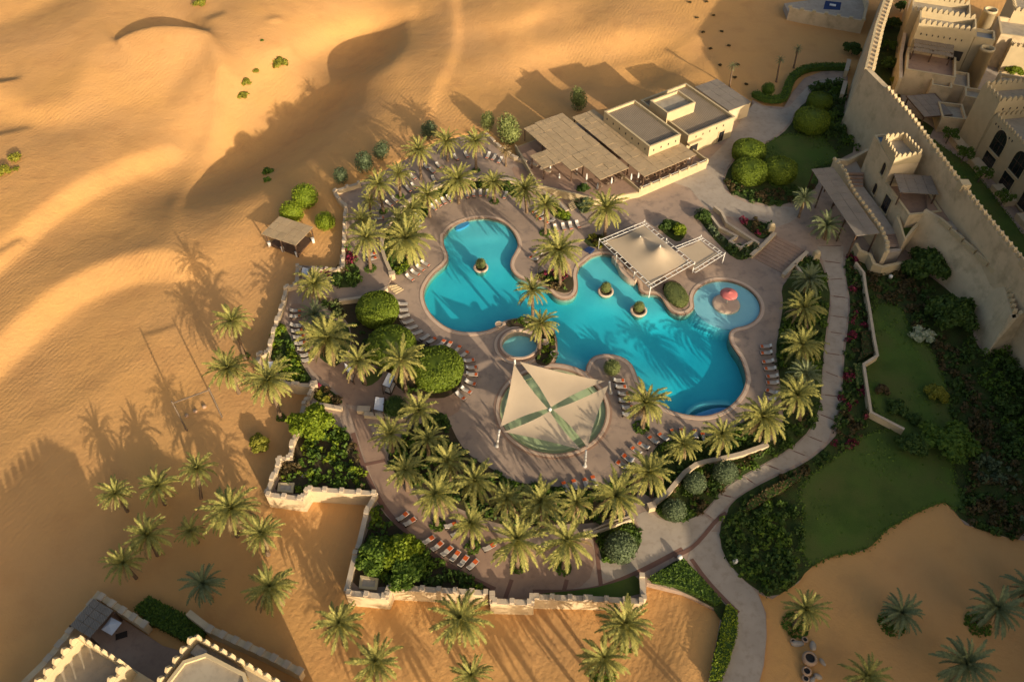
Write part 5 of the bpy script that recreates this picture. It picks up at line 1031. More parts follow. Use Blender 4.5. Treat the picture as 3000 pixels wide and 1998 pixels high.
# ================================================================ palms
G1 = 'date palms on the sun terrace'; G2 = 'date palms around the pools'; G3 = 'date palms along the right garden path'; G4 = 'date palms of the grove below the sails'; G5 = 'date palms on the lower left sand'; G6 = 'date palms on the bottom sand'; G7 = 'date palms on the shaded sand'
for sp, r, lab, g in (
    (('f', 835, 520, 815, 270), 3.6, 'date palm at the back of the sun terrace, left of the top three', G1),
    (('f', 1065, 360, 1050, 190), 3.5, 'date palm at the back of the sun terrace, middle of the top three', G1),
    (('f', 1308, 440, 1303, 190), 3.4, 'slim date palm standing clear on the terrace paving, right of the top three', G1),
    (('f', 655, 665, 640, 470), 3.2, 'date palm beside the second terrace lounger row with a grass ring at its foot', G1),
    (('f', 510, 800, 468, 560), 3.7, 'date palm with a grass ring on the left of the sun terrace', G1),
    (('f', 400, 840, 390, 690), 2.2, 'small young date palm on the left terrace edge', G1),
    (('f', 1160, 720, 1148, 520), 4.4, 'broad date palm in the middle of the curved planter', G1),
    (('f', 1468, 705, 1460, 545), 3.1, 'date palm in the curved planter between white loungers', G1),
    (('f', 910, 835, 888, 650), 3.3, 'date palm at the bend of the curved planter', G1),
    (('f', 1745, 800, 1725, 600), 3.8, 'twin stemmed date palm right of the round pool end', G1),
    (('f', 1905, 980, 1905, 735), 3.3, 'date palm with a grass ring right of the round pool end', G1),
    (('f', 790, 950, 755, 775), 3.3, 'date palm behind the largest palm of the curved planter', G1),
    (('f', 740, 1240, 708, 1030), 5.2, 'largest date palm, in the left of the curved planter', G1),
    (('f', 400, 1290, 362, 1020), 4.2, 'tall date palm with a grass ring on the left terrace', G1),
    (('f', 352, 1060, 325, 865), 3.5, 'date palm crowded behind the tall left terrace palm', G1),
    (('f', 660, 1060, 650, 870), 3.6, 'date palm directly above the largest palm in the planter', G1),
    (('f', 2035, 1440, 2020, 1130), 4.9, 'very broad date palm on the pool peninsula with white uplights', G2),
    (('g', 212, 270, 222, 30), 4.4, 'date palm beside the left corner of the tent canopy', G2),
    (('5', 1322, 690, 1316, 430), 3.3, 'tall thin date palm behind the round spa pool', G2),
    (('5', 1360, 890, 1375, 665), 3.2, 'slim date palm at the right side of the round spa pool', G2),
    (('j', 540, 455, 565, 235), 3.9, 'date palm at the end of the short lounger row by the pool', G2),
    (('g', 1990, 800, 1960, 640), 3.8, 'shaded date palm nearest the wide stairs, in the right row', G3),
    (('g', 1950, 1060, 1930, 890), 4.2, 'sunlit date palm right of the round toddler pool', G3),
    (('g', 1930, 1380, 1895, 1200), 4.3, 'sunlit date palm behind the upper loungers of the right row', G3),
    (('g', 1960, 1600, 1940, 1460), 3.2, 'shaded smaller date palm between two sunlit ones by the path', G3),
    (('j', 1890, 380, 1870, 170), 4.3, 'sunlit date palm at the lower end of the right lounger row', G3),
    (('j', 1600, 560, 1575, 360), 4.6, 'broad sunlit date palm where the right path bends', G3),
    (('j', 1185, 700, 1220, 505), 3.8, 'date palm standing between the curved wall and the deep pool end', G3),
    (('j', 850, 745, 885, 590), 3.1, 'smaller date palm left of the deep pool end, before the curved wall', G3),
    (('j', 615, 1040, 590, 830), 4.3, 'date palm beside the square pier of the curved wall', G3),
    (('j', 290, 1240, 310, 1040), 4.8, 'wide date palm at the right end of the grove', G4),
    (('3', 800, 1500, 838, 1370), 2.6, 'small shaded date palm on the plaza beside the round lawn', 'date palms on the plaza'),
    (('g', 2110, 300, 2130, 180), 3.7, 'low shaded date palm below the long reed pergola', 'date palms on the plaza'),
    (('i', 1560, 385, 1605, 175), 4.0, 'date palm at the top of the grove, beside a clipped dark bush', G4),
    (('i', 1345, 600, 1325, 405), 3.7, 'date palm at the left edge of the grove, on the rosy path', G4),
    (('i', 1700, 640, 1690, 455), 3.3, 'date palm in the upper grove, second below the dark bush', G4),
    (('i', 1490, 960, 1470, 760), 3.5, 'date palm leaning over the rosy path in the left of the grove', G4),
    (('i', 1910, 880, 1885, 680), 3.8, 'date palm in the upper middle of the grove', G4),
    (('8', 900, 350, 920, 180), 3.9, 'dense date palm in the middle of the grove below the sails', G4),
    (('8', 660, 485, 650, 275), 3.9, 'date palm with a grass ring on the path side of the grove', G4),
    (('8', 1135, 450, 1140, 305), 3.4, 'small dense date palm in the lower middle of the grove', G4),
    (('8', 1390, 500, 1375, 325), 4.2, 'dark dense date palm in the lower right of the grove', G4),
    (('8', 1635, 460, 1622, 330), 3.2, 'small upright date palm before four orange loungers', G4),
    (('8', 905, 640, 890, 475), 3.4, 'date palm among the dark loungers on the rosy path', G4),
    (('8', 1215, 770, 1212, 590), 4.6, 'broad date palm alone on the lower paved path', G4),
    (('8', 1530, 785, 1560, 590), 4.6, 'broad date palm left of the stone edged tree bed', G4)):
    palm(sp, lab, r*(.92 if g in (G3, G4) else 1), g, dens=.9 if g == G4 else .95 if r < 4.5 else 1.2, ground=.6 if (g == G1) else 0, fr='frondb' if re.search('shaded (bluish |smaller )?date palm', lab) else 'frond')  # palms labelled shaded take the fronds with shade in their colour
for sp, r, lab, g, ds in (
    (('h', 740, 400, 692, 255), 3.9, 'date palm beside the white cabana on the left terrace', 'date palms by the left loungers', 1.1),
    (('h', 700, 640, 692, 535), 3.0, 'shaded date palm above the broad one by the left loungers', 'date palms by the left loungers', .9),
    (('h', 830, 930, 810, 760), 5.0, 'broad date palm beside the left lounger row', 'date palms by the left loungers', 1.2),
    (('h', 1162, 1175, 1095, 965), 3.7, 'date palm on the small grass bed near two cabanas', 'date palms by the left loungers', .8),
    (('h', 1535, 1245, 1488, 960), 4.3, 'date palm in front of the lowest round clipped hedge', 'date palms by the left loungers', .8)):
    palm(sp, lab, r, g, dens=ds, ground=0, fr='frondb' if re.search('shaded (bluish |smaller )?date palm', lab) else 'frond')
for sp, r, lab, g, ds in (
    (('4', 1695, 905, 1600, 645), 3.4, 'leaning date palm on the sand, farthest of three beside the goal frame', G5, .9),
    (('4', 1650, 1145, 1570, 975), 3.8, 'date palm on the sand just right of the goal frame', G5, 1),
    (('4', 1938, 1312, 1852, 1055), 4.4, 'tall leaning date palm on the sand with a long bare trunk', G5, 1.1),
    (('7', 880, 390, 795, 265), 2.9, 'leftmost date palm of the upper group on the shaded sand', G5, .9),
    (('7', 1140, 340, 1088, 215), 3.2, 'second date palm of the upper group on the shaded sand', G5, .9),
    (('7', 1388, 300, 1362, 95), 2.9, 'date palm of the upper sand group nearest the yellow bush', G5, .9),
    (('7', 1640, 560, 1592, 375), 4.5, 'largest date palm on the lower left sand', G5, 1.0),
    (('7', 1365, 605, 1312, 525), 2.4, 'smallest date palm on the lower left sand', G5, .8),
    (('7', 1850, 690, 1802, 545), 3.2, 'date palm on the sand right beside the largest one', G5, .8),
    (('7', 1090, 690, 1015, 555), 3.4, 'date palm in the middle of the lower left sand group', G5, 1),
    (('7', 940, 850, 852, 745), 3.0, 'lowest date palm of the left sand group', G5, .9),
    (('7', 1455, 990, 1400, 890), 3.1, 'shaded bluish date palm above the villa court hedge', G5, .8),
    (('7', 1925, 1015, 1862, 915), 3.6, 'sunlit date palm right of the villa court hedge', G5, 1),
    (('8', 25, 1310, -12, 1165), 3.4, 'date palm below the left corner of the bottom wall', G6, .9),
    (('8', 250, 1560, 238, 1430), 3.6, 'date palm at the bottom edge left of the centre', G6, .9),
    (('8', 832, 1280, 822, 1130), 4.1, 'date palm in front of the bottom wall bay', G6, .9),
    (('8', 905, 1640, 895, 1520), 2.8, 'date palm cut by the bottom edge of the view', G6, .8),
    (('8', 1985, 1320, 1958, 1170), 3.9, 'date palm before the right end of the bottom wall', G6, 1),
    (('8', 1795, 1510, 1810, 1405), 3.5, 'date palm with a dark green foot near the bottom edge', G6, .9),
    (('9', 770, 1180, 850, 1065), 3.2, 'date palm catching sunlight on the shaded sand by the rocks', G7, .7),
    (('9', 1445, 1160, 1512, 1090), 3.0, 'shaded date palm alone in the middle of the right sand', G7, .9),
    (('9', 2045, 1170, 2170, 1060), 3.6, 'leaning shaded date palm with a green ring near the right edge', G7, .9),
    (('9', 2300, 1020, 2390, 930), 3.2, 'shaded date palm cut by the right edge of the view', G7, .8),
    (('9', 1850, 1560, 1960, 1440), 3.8, 'shaded date palm at the bottom right corner', G7, .9),
    (('9', 1240, 1660, 1275, 1530), 3.4, 'date palm with sunlit tips cut by the bottom edge', G7, .8)):
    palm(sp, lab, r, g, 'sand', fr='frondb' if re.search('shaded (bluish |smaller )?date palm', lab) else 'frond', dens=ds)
o = palm(('f', 1565, 405, 1560, 270), 'thin dry palm with a narrow crown at the end of the terrace loungers', 1.5, 'thin palms', .6, 'frondd', .7)
for sp, lab in ((('3', 322, 605, 346, 455), 'thin tall palm behind the restaurant annex'), (('3', 645, 568, 672, 412), 'thin tall palm left of the far one, behind the curved hedge'), (('3', 765, 472, 795, 335), 'farthest thin tall palm on the sand behind the curved hedge')):
    palm(sp, lab, 1.35, 'thin palms', 'sand', 'frondb', .5, name='fan_palm')
# palms standing just below the view, whose long shadows lie over the bottom sand
for x, y, h_ in ((1, 25.5, 6.5), (8, 22, 7.5), (13.5, 25.5, 6.5), (20, 21, 8), (-7, 19, 8), (26, 25, 6.5), (-13, 24.5, 6), (31, 20, 8), (16, 15, 9), (5, 12, 10)):
    u_, v_ = projS((x, y, TZ(x, y))); u_, v_ = u_/TL['0'][2], v_/TL['0'][2]
    palm(('0', u_, v_, u_+random.uniform(-15, 15), v_-20), 'date palm standing just beyond the bottom edge of the view', 3.4, 'date palms beyond the bottom edge', 'sand', h=h_, dens=.8)
# green rings and tufts at palm feet
gr = FM['shrub1']
def ringbed(t, x, y, r, z=0, lab=None, m='leaf'):
    p = W(t, x, y, z) if z is not None else WG(t, x, y); zz = z if z is not None else p[2]
    n = int(110*r*r); a = RNG.uniform(0, 6.283, n); q = r*np.sqrt(RNG.uniform(0, 1, n)); C = np.column_stack([p[0]+q*np.cos(a), p[1]+q*np.sin(a), zz+.08+.22*RNG.uniform(0, 1, n)*(1-(q/r)**2)])
    V, F = quads(C, np.tile([0, 0, 1.], (n, 1)), .26, .7); o = ob('grass_ring', arrmesh('grass_ring', V, [F], M[m])); return tag(o, lab, 'ground cover', None, 'stuff')
for t_, x, y, r, z, lab in (('f', 655, 668, .9, .6, 'second terrace row'), ('f', 510, 798, .9, .6, 'left of the sun terrace'), ('f', 1905, 980, 1.1, .0, 'right of the round pool end'), ('f', 400, 1290, 1.1, .6, 'left terrace'), ('f', 1468, 708, 1.0, 0, 'curved planter'),
    ('f', 1308, 440, .9, .6, 'terrace paving'), ('8', 662, 485, 1.1, 0, 'path side of the grove'), ('8', 905, 640, 1.1, 0, 'dark loungers'), ('8', 1530, 785, 1.1, 0, 'stone edged tree bed'), ('8', 1215, 775, 1.0, 0, 'lower paved path'), ('j', 525, 450, 1.3, 0, 'short lounger row'),
    ('9', 775, 1175, 1.7, None, 'rocks on the sand'), ('9', 1440, 1165, 1.7, None, 'middle of the right sand'), ('9', 2035, 1170, 1.7, None, 'right edge of the sand'), ('4', 1690, 890, .8, None, 'leaning palm beside the goal frame'), ('4', 1940, 1315, .8, None, 'long bare trunk'), ('8', 1800, 1510, 1.8, None, 'bottom edge'), ('8', 1975, 1300, 1.3, None, 'right end of the bottom wall')):
    ringbed(t_, x, y, r, z, 'green plants round the palm foot, '+lab, 'leaf')
# ================================================================ clipped hedges, topiary, trees
def dome(t, x, y, rx, hgt, lab, m='clip', group=None, z=0, ry=None, rz=0):
    p = W(t, x, y, z); o = ob('clipped_hedge', folmesh('dome', m), None, (*p, z), (0, 0, rz), (rx, ry or rx, hgt)); return tag(o, lab, 'hedge', group)
GH = 'round clipped hedges'
dome('h', 1285, 560, 3.55, 3.6, 'topmost of three big round clipped hedges, below the small steps', group=GH)
dome('h', 1410, 900, 4.0, 3.6, 'middle one of three big round clipped hedges, partly behind a palm', group=GH)
dome('h', 1830, 1110, 4.1, 3.9, 'lowest of three big round clipped hedges, ringed by loungers', group=GH)
dome('3', 445, 1090, 3.4, 3.2, 'back clipped dome of three on the plaza lawn', group='clipped domes on the plaza lawn')
dome('3', 450, 1235, 3.5, 3.6, 'front left clipped dome of three on the plaza lawn', group='clipped domes on the plaza lawn')
dome('3', 655, 1230, 3.3, 3.8, 'right clipped dome of three on the plaza lawn', group='clipped domes on the plaza lawn')
dome('3', 870, 890, 3.7, 4.0, 'large clipped dome beside the garden path bend', group='clipped domes in the fort garden')
dome('3', 930, 745, 2.7, 3.0, 'smaller clipped dome above the large one by the fort wall', group='clipped domes in the fort garden')
dome('g', 820, 800, 1.8, 1.5, 'yellow green clipped hedge on the pool peninsula', 'olive', None, 0, 2.9, R(20))
for t_, x, y, r, h, m, lab, g in (('3', 578, 660, 1.5, 3.1, 'leaf', 'small ball tree inside the curved hedge', None), ('8', 1915, 690, 2.15, 4.2, 'grey', 'stone grey topiary ball in the forecourt tree bed', 'topiary balls'),
    ('j', 795, 1215, 1.65, 3.4, 'grey', 'topiary ball nearest the forecourt, beside the curved wall', 'topiary balls'), ('j', 970, 985, 1.6, 3.4, 'grey', 'middle topiary ball along the curved wall', 'topiary balls'), ('j', 1230, 890, 1.75, 3.5, 'grey', 'topiary ball farthest along the curved wall', 'topiary balls'),
    ('5', 1860, 1010, 1.35, 2.9, 'olive', 'round topped tree on the paved pool peninsula', None)):
    p = W(t_, x, y, 0); tree((*p, 0), r, h, 'ball', m, lab, 'ball_tree', .45, g)
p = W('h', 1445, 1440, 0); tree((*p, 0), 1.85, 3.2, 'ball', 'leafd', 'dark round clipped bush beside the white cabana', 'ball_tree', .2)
def bigtree(t, x, y, r, h, kind, m, lab, trunk=.3, ground=0, name='tree', group=None):
    b = WG(t, x, y) if ground == 'sand' else (*W(t, x, y, ground), ground); return tree(b, r, h, kind, m, lab, name, trunk, group)
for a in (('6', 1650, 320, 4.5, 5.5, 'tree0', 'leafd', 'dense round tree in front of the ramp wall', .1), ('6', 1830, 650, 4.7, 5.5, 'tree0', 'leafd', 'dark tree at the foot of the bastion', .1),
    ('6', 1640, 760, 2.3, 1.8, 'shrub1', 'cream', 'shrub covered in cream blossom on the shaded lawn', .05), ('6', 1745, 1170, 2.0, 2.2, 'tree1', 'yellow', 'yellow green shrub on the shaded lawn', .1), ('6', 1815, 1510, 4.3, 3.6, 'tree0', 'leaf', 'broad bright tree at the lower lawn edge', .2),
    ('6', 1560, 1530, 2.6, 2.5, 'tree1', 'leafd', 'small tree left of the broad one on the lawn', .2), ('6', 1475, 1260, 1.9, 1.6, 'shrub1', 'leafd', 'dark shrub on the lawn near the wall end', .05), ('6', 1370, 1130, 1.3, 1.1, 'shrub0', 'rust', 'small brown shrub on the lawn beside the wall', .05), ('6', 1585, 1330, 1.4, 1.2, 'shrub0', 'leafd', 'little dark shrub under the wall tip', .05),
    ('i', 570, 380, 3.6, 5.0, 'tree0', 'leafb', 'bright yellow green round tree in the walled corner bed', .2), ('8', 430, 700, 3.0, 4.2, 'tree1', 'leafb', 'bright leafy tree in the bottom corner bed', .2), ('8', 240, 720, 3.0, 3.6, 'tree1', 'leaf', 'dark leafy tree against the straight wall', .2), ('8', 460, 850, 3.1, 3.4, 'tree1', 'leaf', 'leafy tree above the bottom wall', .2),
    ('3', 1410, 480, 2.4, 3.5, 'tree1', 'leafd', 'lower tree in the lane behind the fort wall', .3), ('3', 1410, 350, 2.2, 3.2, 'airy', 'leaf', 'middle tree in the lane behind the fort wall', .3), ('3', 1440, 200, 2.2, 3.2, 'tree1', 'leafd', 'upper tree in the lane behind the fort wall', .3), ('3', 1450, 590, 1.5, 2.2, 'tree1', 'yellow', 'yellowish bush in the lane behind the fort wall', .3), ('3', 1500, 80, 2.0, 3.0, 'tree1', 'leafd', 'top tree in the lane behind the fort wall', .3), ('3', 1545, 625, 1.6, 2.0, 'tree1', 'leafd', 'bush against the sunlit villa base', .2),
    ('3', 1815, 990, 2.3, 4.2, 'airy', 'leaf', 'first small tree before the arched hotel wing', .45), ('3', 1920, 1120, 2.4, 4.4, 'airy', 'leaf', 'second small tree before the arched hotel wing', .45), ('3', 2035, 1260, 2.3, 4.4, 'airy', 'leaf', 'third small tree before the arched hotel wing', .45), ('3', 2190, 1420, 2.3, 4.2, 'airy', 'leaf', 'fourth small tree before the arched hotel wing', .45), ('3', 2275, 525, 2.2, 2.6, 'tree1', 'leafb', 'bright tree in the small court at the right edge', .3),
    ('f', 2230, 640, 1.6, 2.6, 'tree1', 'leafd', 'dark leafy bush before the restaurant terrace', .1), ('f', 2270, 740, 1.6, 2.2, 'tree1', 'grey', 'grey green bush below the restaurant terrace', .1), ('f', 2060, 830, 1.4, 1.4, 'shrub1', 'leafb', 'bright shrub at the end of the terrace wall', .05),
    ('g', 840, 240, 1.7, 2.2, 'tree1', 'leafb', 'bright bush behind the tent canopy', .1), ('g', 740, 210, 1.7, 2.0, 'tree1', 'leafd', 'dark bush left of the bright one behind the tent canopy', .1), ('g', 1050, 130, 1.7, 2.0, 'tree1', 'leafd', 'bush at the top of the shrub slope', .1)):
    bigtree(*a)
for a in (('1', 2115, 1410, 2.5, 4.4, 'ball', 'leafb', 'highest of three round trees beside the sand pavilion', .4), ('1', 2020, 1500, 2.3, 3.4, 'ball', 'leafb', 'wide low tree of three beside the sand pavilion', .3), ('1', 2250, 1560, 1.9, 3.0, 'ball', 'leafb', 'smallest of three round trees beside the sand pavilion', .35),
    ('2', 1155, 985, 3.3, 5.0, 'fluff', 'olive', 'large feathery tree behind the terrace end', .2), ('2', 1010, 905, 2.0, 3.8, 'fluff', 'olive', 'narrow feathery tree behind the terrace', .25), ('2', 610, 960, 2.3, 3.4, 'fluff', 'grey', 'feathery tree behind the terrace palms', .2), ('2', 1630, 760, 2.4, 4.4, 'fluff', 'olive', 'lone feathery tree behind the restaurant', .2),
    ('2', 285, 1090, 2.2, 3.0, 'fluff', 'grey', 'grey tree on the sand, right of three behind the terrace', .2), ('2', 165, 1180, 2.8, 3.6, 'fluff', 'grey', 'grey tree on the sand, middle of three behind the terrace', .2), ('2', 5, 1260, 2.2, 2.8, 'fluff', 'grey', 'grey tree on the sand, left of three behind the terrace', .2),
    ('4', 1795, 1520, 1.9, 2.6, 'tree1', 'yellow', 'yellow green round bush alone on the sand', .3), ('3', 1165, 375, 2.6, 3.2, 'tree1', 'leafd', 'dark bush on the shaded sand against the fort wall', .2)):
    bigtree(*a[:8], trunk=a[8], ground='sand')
for i, (t_, x, y, r, lab) in enumerate((('1', 1385, 35, 2.0, 'bright desert shrub at the top edge of the dunes'), ('1', 1930, 450, 2.6, 'largest desert shrub on the dune slope above the palm shadows'), ('1', 1770, 500, 1.1, 'small desert shrub left of the largest one'), ('1', 1700, 580, 1.6, 'desert shrub in the middle of the dune slope'), ('1', 1675, 670, 1.7, 'lowest desert shrub on the dune slope'), ('1', 110, 1100, 1.7, 'desert shrub at the left edge with a second below'), ('1', 35, 1190, 1.8, 'desert shrub cut by the left edge'), ('1', 112, 1170, .8, 'tiny desert shrub between two at the left edge'), ('1', 1810, 285, .6, 'tiny tuft on the open dune'), ('1', 1850, 1185, 1.5, 'dark desert shrub in the palm shadow, upper of two'), ('1', 1845, 1245, 1.0, 'dark desert shrub in the palm shadow, lower of two'))):
    p = WG(t_, x, y); shrub(*p, r, r*.8, 'shrub%d' % (i % 3), 'yellow' if i < 8 else 'leaf', lab, 'shrub', 'desert shrubs on the dunes', 'desert_shrub')
for i, (x, y) in enumerate(((50, 22), (98, 128), (140, 228), (165, 18), (192, 340), (213, 112), (258, 455), (268, 222), (318, 322), (360, 540), (380, 452), (438, 588), (900, 160))):
    p = WG('3', x, y); shrub(*p, .55, .5, 'shrub%d' % (i % 3), 'rust', '%s dry tuft from the left on the shaded sand near the fort' % ORD[i], 'grass tuft', 'dry tufts on the shaded sand', 'dry_tuft')
# hedges
def hedge(spec, h, m, lab, dens=26, leaf=.2, closed=True, w_=None, z=0, name='hedge', kind=None, cat='hedge', rough=.12):
    poly = MIX(spec, z) if isinstance(spec, str) else spec
    if w_: poly = strip(chaikin(poly, 2, False), w_)
    p = np.array(poly); lo, hi = p.min(0), p.max(0); A = abs(area(poly)); n = int(A*dens)
    C = []
    while sum(map(len, C)) < n:
        q = RNG.uniform(lo, hi, (n, 2)); C.append(q[inside(q, poly)])
    C = np.concatenate(C)[:n]; zt = h*(1-rough*2*RNG.uniform(0, 1, n)); top = np.column_stack([C, z+zt])
    parts = [quads(top, np.tile([0, 0, 1.], (n, 1)), leaf, .6)]
    e = np.array(resample(list(map(tuple, poly)), .35, True)); k = int(max(2, h/.3)); nn = len(e)
    E = np.repeat(e, k, 0)+RNG.normal(0, .05, (nn*k, 2)); nr = np.roll(e, -1, 0)-np.roll(e, 1, 0); s = 1 if area(poly) > 0 else -1
    nr = np.repeat(np.column_stack([nr[:, 1], -nr[:, 0], np.full(nn, .3)])*s, k, 0); nr /= np.linalg.norm(nr, axis=1, keepdims=True)
    parts.append(quads(np.column_stack([E, z+RNG.uniform(.05, h, nn*k)]), nr, leaf, .5))
    V, F = join(parts); me = arrmesh(name, V, F, M[m]); o = ob(name, me); tag(o, lab, cat, None, kind)
    b = MB(); b.prism(grow(poly, -.1), z, z+h*.8); ob('hedge_core', b.mesh('hedge_core', M['leafd' if m != 'magenta' else 'leafd']), o); return o
hedge('3 490,660 520,680 600,705 690,700 715,640 740,560 830,490 960,475 1140,480', 1.3, 'leaf', 'long curved clipped hedge along the garden path by the sand', w_=1.9, dens=40)
hedge('9 430,370 470,320 600,240 740,170 800,150 815,175 720,245 560,340 470,395 435,400', 1.0, 'rust', 'long brownish clipped hedge beside the garden path')
hedge('6 1222,738 1285,735 1312,880 1192,945 1225,870', .9, 'rust', 'upper boxy clipped hedge beside the thin garden wall'); hedge('6 1172,960 1240,958 1248,1105 1185,1105', .9, 'olive', 'lower boxy clipped hedge beside the thin garden wall')
hedge('8 2115,860 2354,740 9 30,770 150,890 275,1030 220,1050 0,930 8 2140,890', .9, 'leaf', 'dense green hedge below the lower path, near the bottom wall', dens=34)
hedge('9 300,1040 372,1090 372,1250 315,1440 265,1560 175,1565 235,1300 275,1120', .8, 'leafb', 'narrow sunlit hedge along the left of the lower path', dens=34)
hedge('f 605,1300 640,1345 700,1320 770,1235 745,1225 640,1290', .7, 'leafb', 'bright low hedge under the largest palm')
hedge(WS('e', [(1000, 110), (1440, 330), (1420, 420), (1330, 480), (1010, 320), (890, 215)], -.6), 1.5, 'leaf', 'tall hedge block in the lower left villa court', dens=60, z=-2.1)
# beds of mixed low plants: one mass each
def bedmass(spec, lab, ms, h=.7, dens=15, leaf=.34, z=.05, clump=1.35):
    poly = MIX(spec) if isinstance(spec, str) else spec; p = np.array(poly); lo, hi = p.min(0), p.max(0); A = abs(area(poly)); nc = int(A/1.1*clump); C = []
    while sum(map(len, C)) < nc: q = RNG.uniform(lo, hi, (nc+5, 2)); C.append(q[inside(q, poly)])
    C = np.concatenate(C)[:nc]; parts = []; mi = []
    r = RNG.uniform(.35, .85, nc); hh = h*RNG.uniform(.5, 1.25, nc); k = np.maximum(8, (dens*r*r*3.2).astype(int)); idx = np.repeat(np.arange(nc), k)
    d = sphere_pts(len(idx)); d[:, 2] = np.abs(d[:, 2]); P = np.column_stack([C[idx]+d[:, :2]*r[idx, None]*RNG.uniform(.6, 1.05, len(idx))[:, None], z+d[:, 2]*hh[idx]])
    fld = np.sin(C[:, 0]*.55+C[:, 1]*.21)+np.sin(C[:, 1]*.62-C[:, 0]*.17)+RNG.normal(0, .5, nc)
    cm = np.clip(((fld+2)/4*len(ms)).astype(int), 0, len(ms)-1); V, F = quads(P, d, leaf, .7); me = arrmesh('bed_plants', V, [F], [M[m] for m in ms], cm[idx])
    return tag(ob('bed_plants', me), lab, 'plants', None, 'stuff')
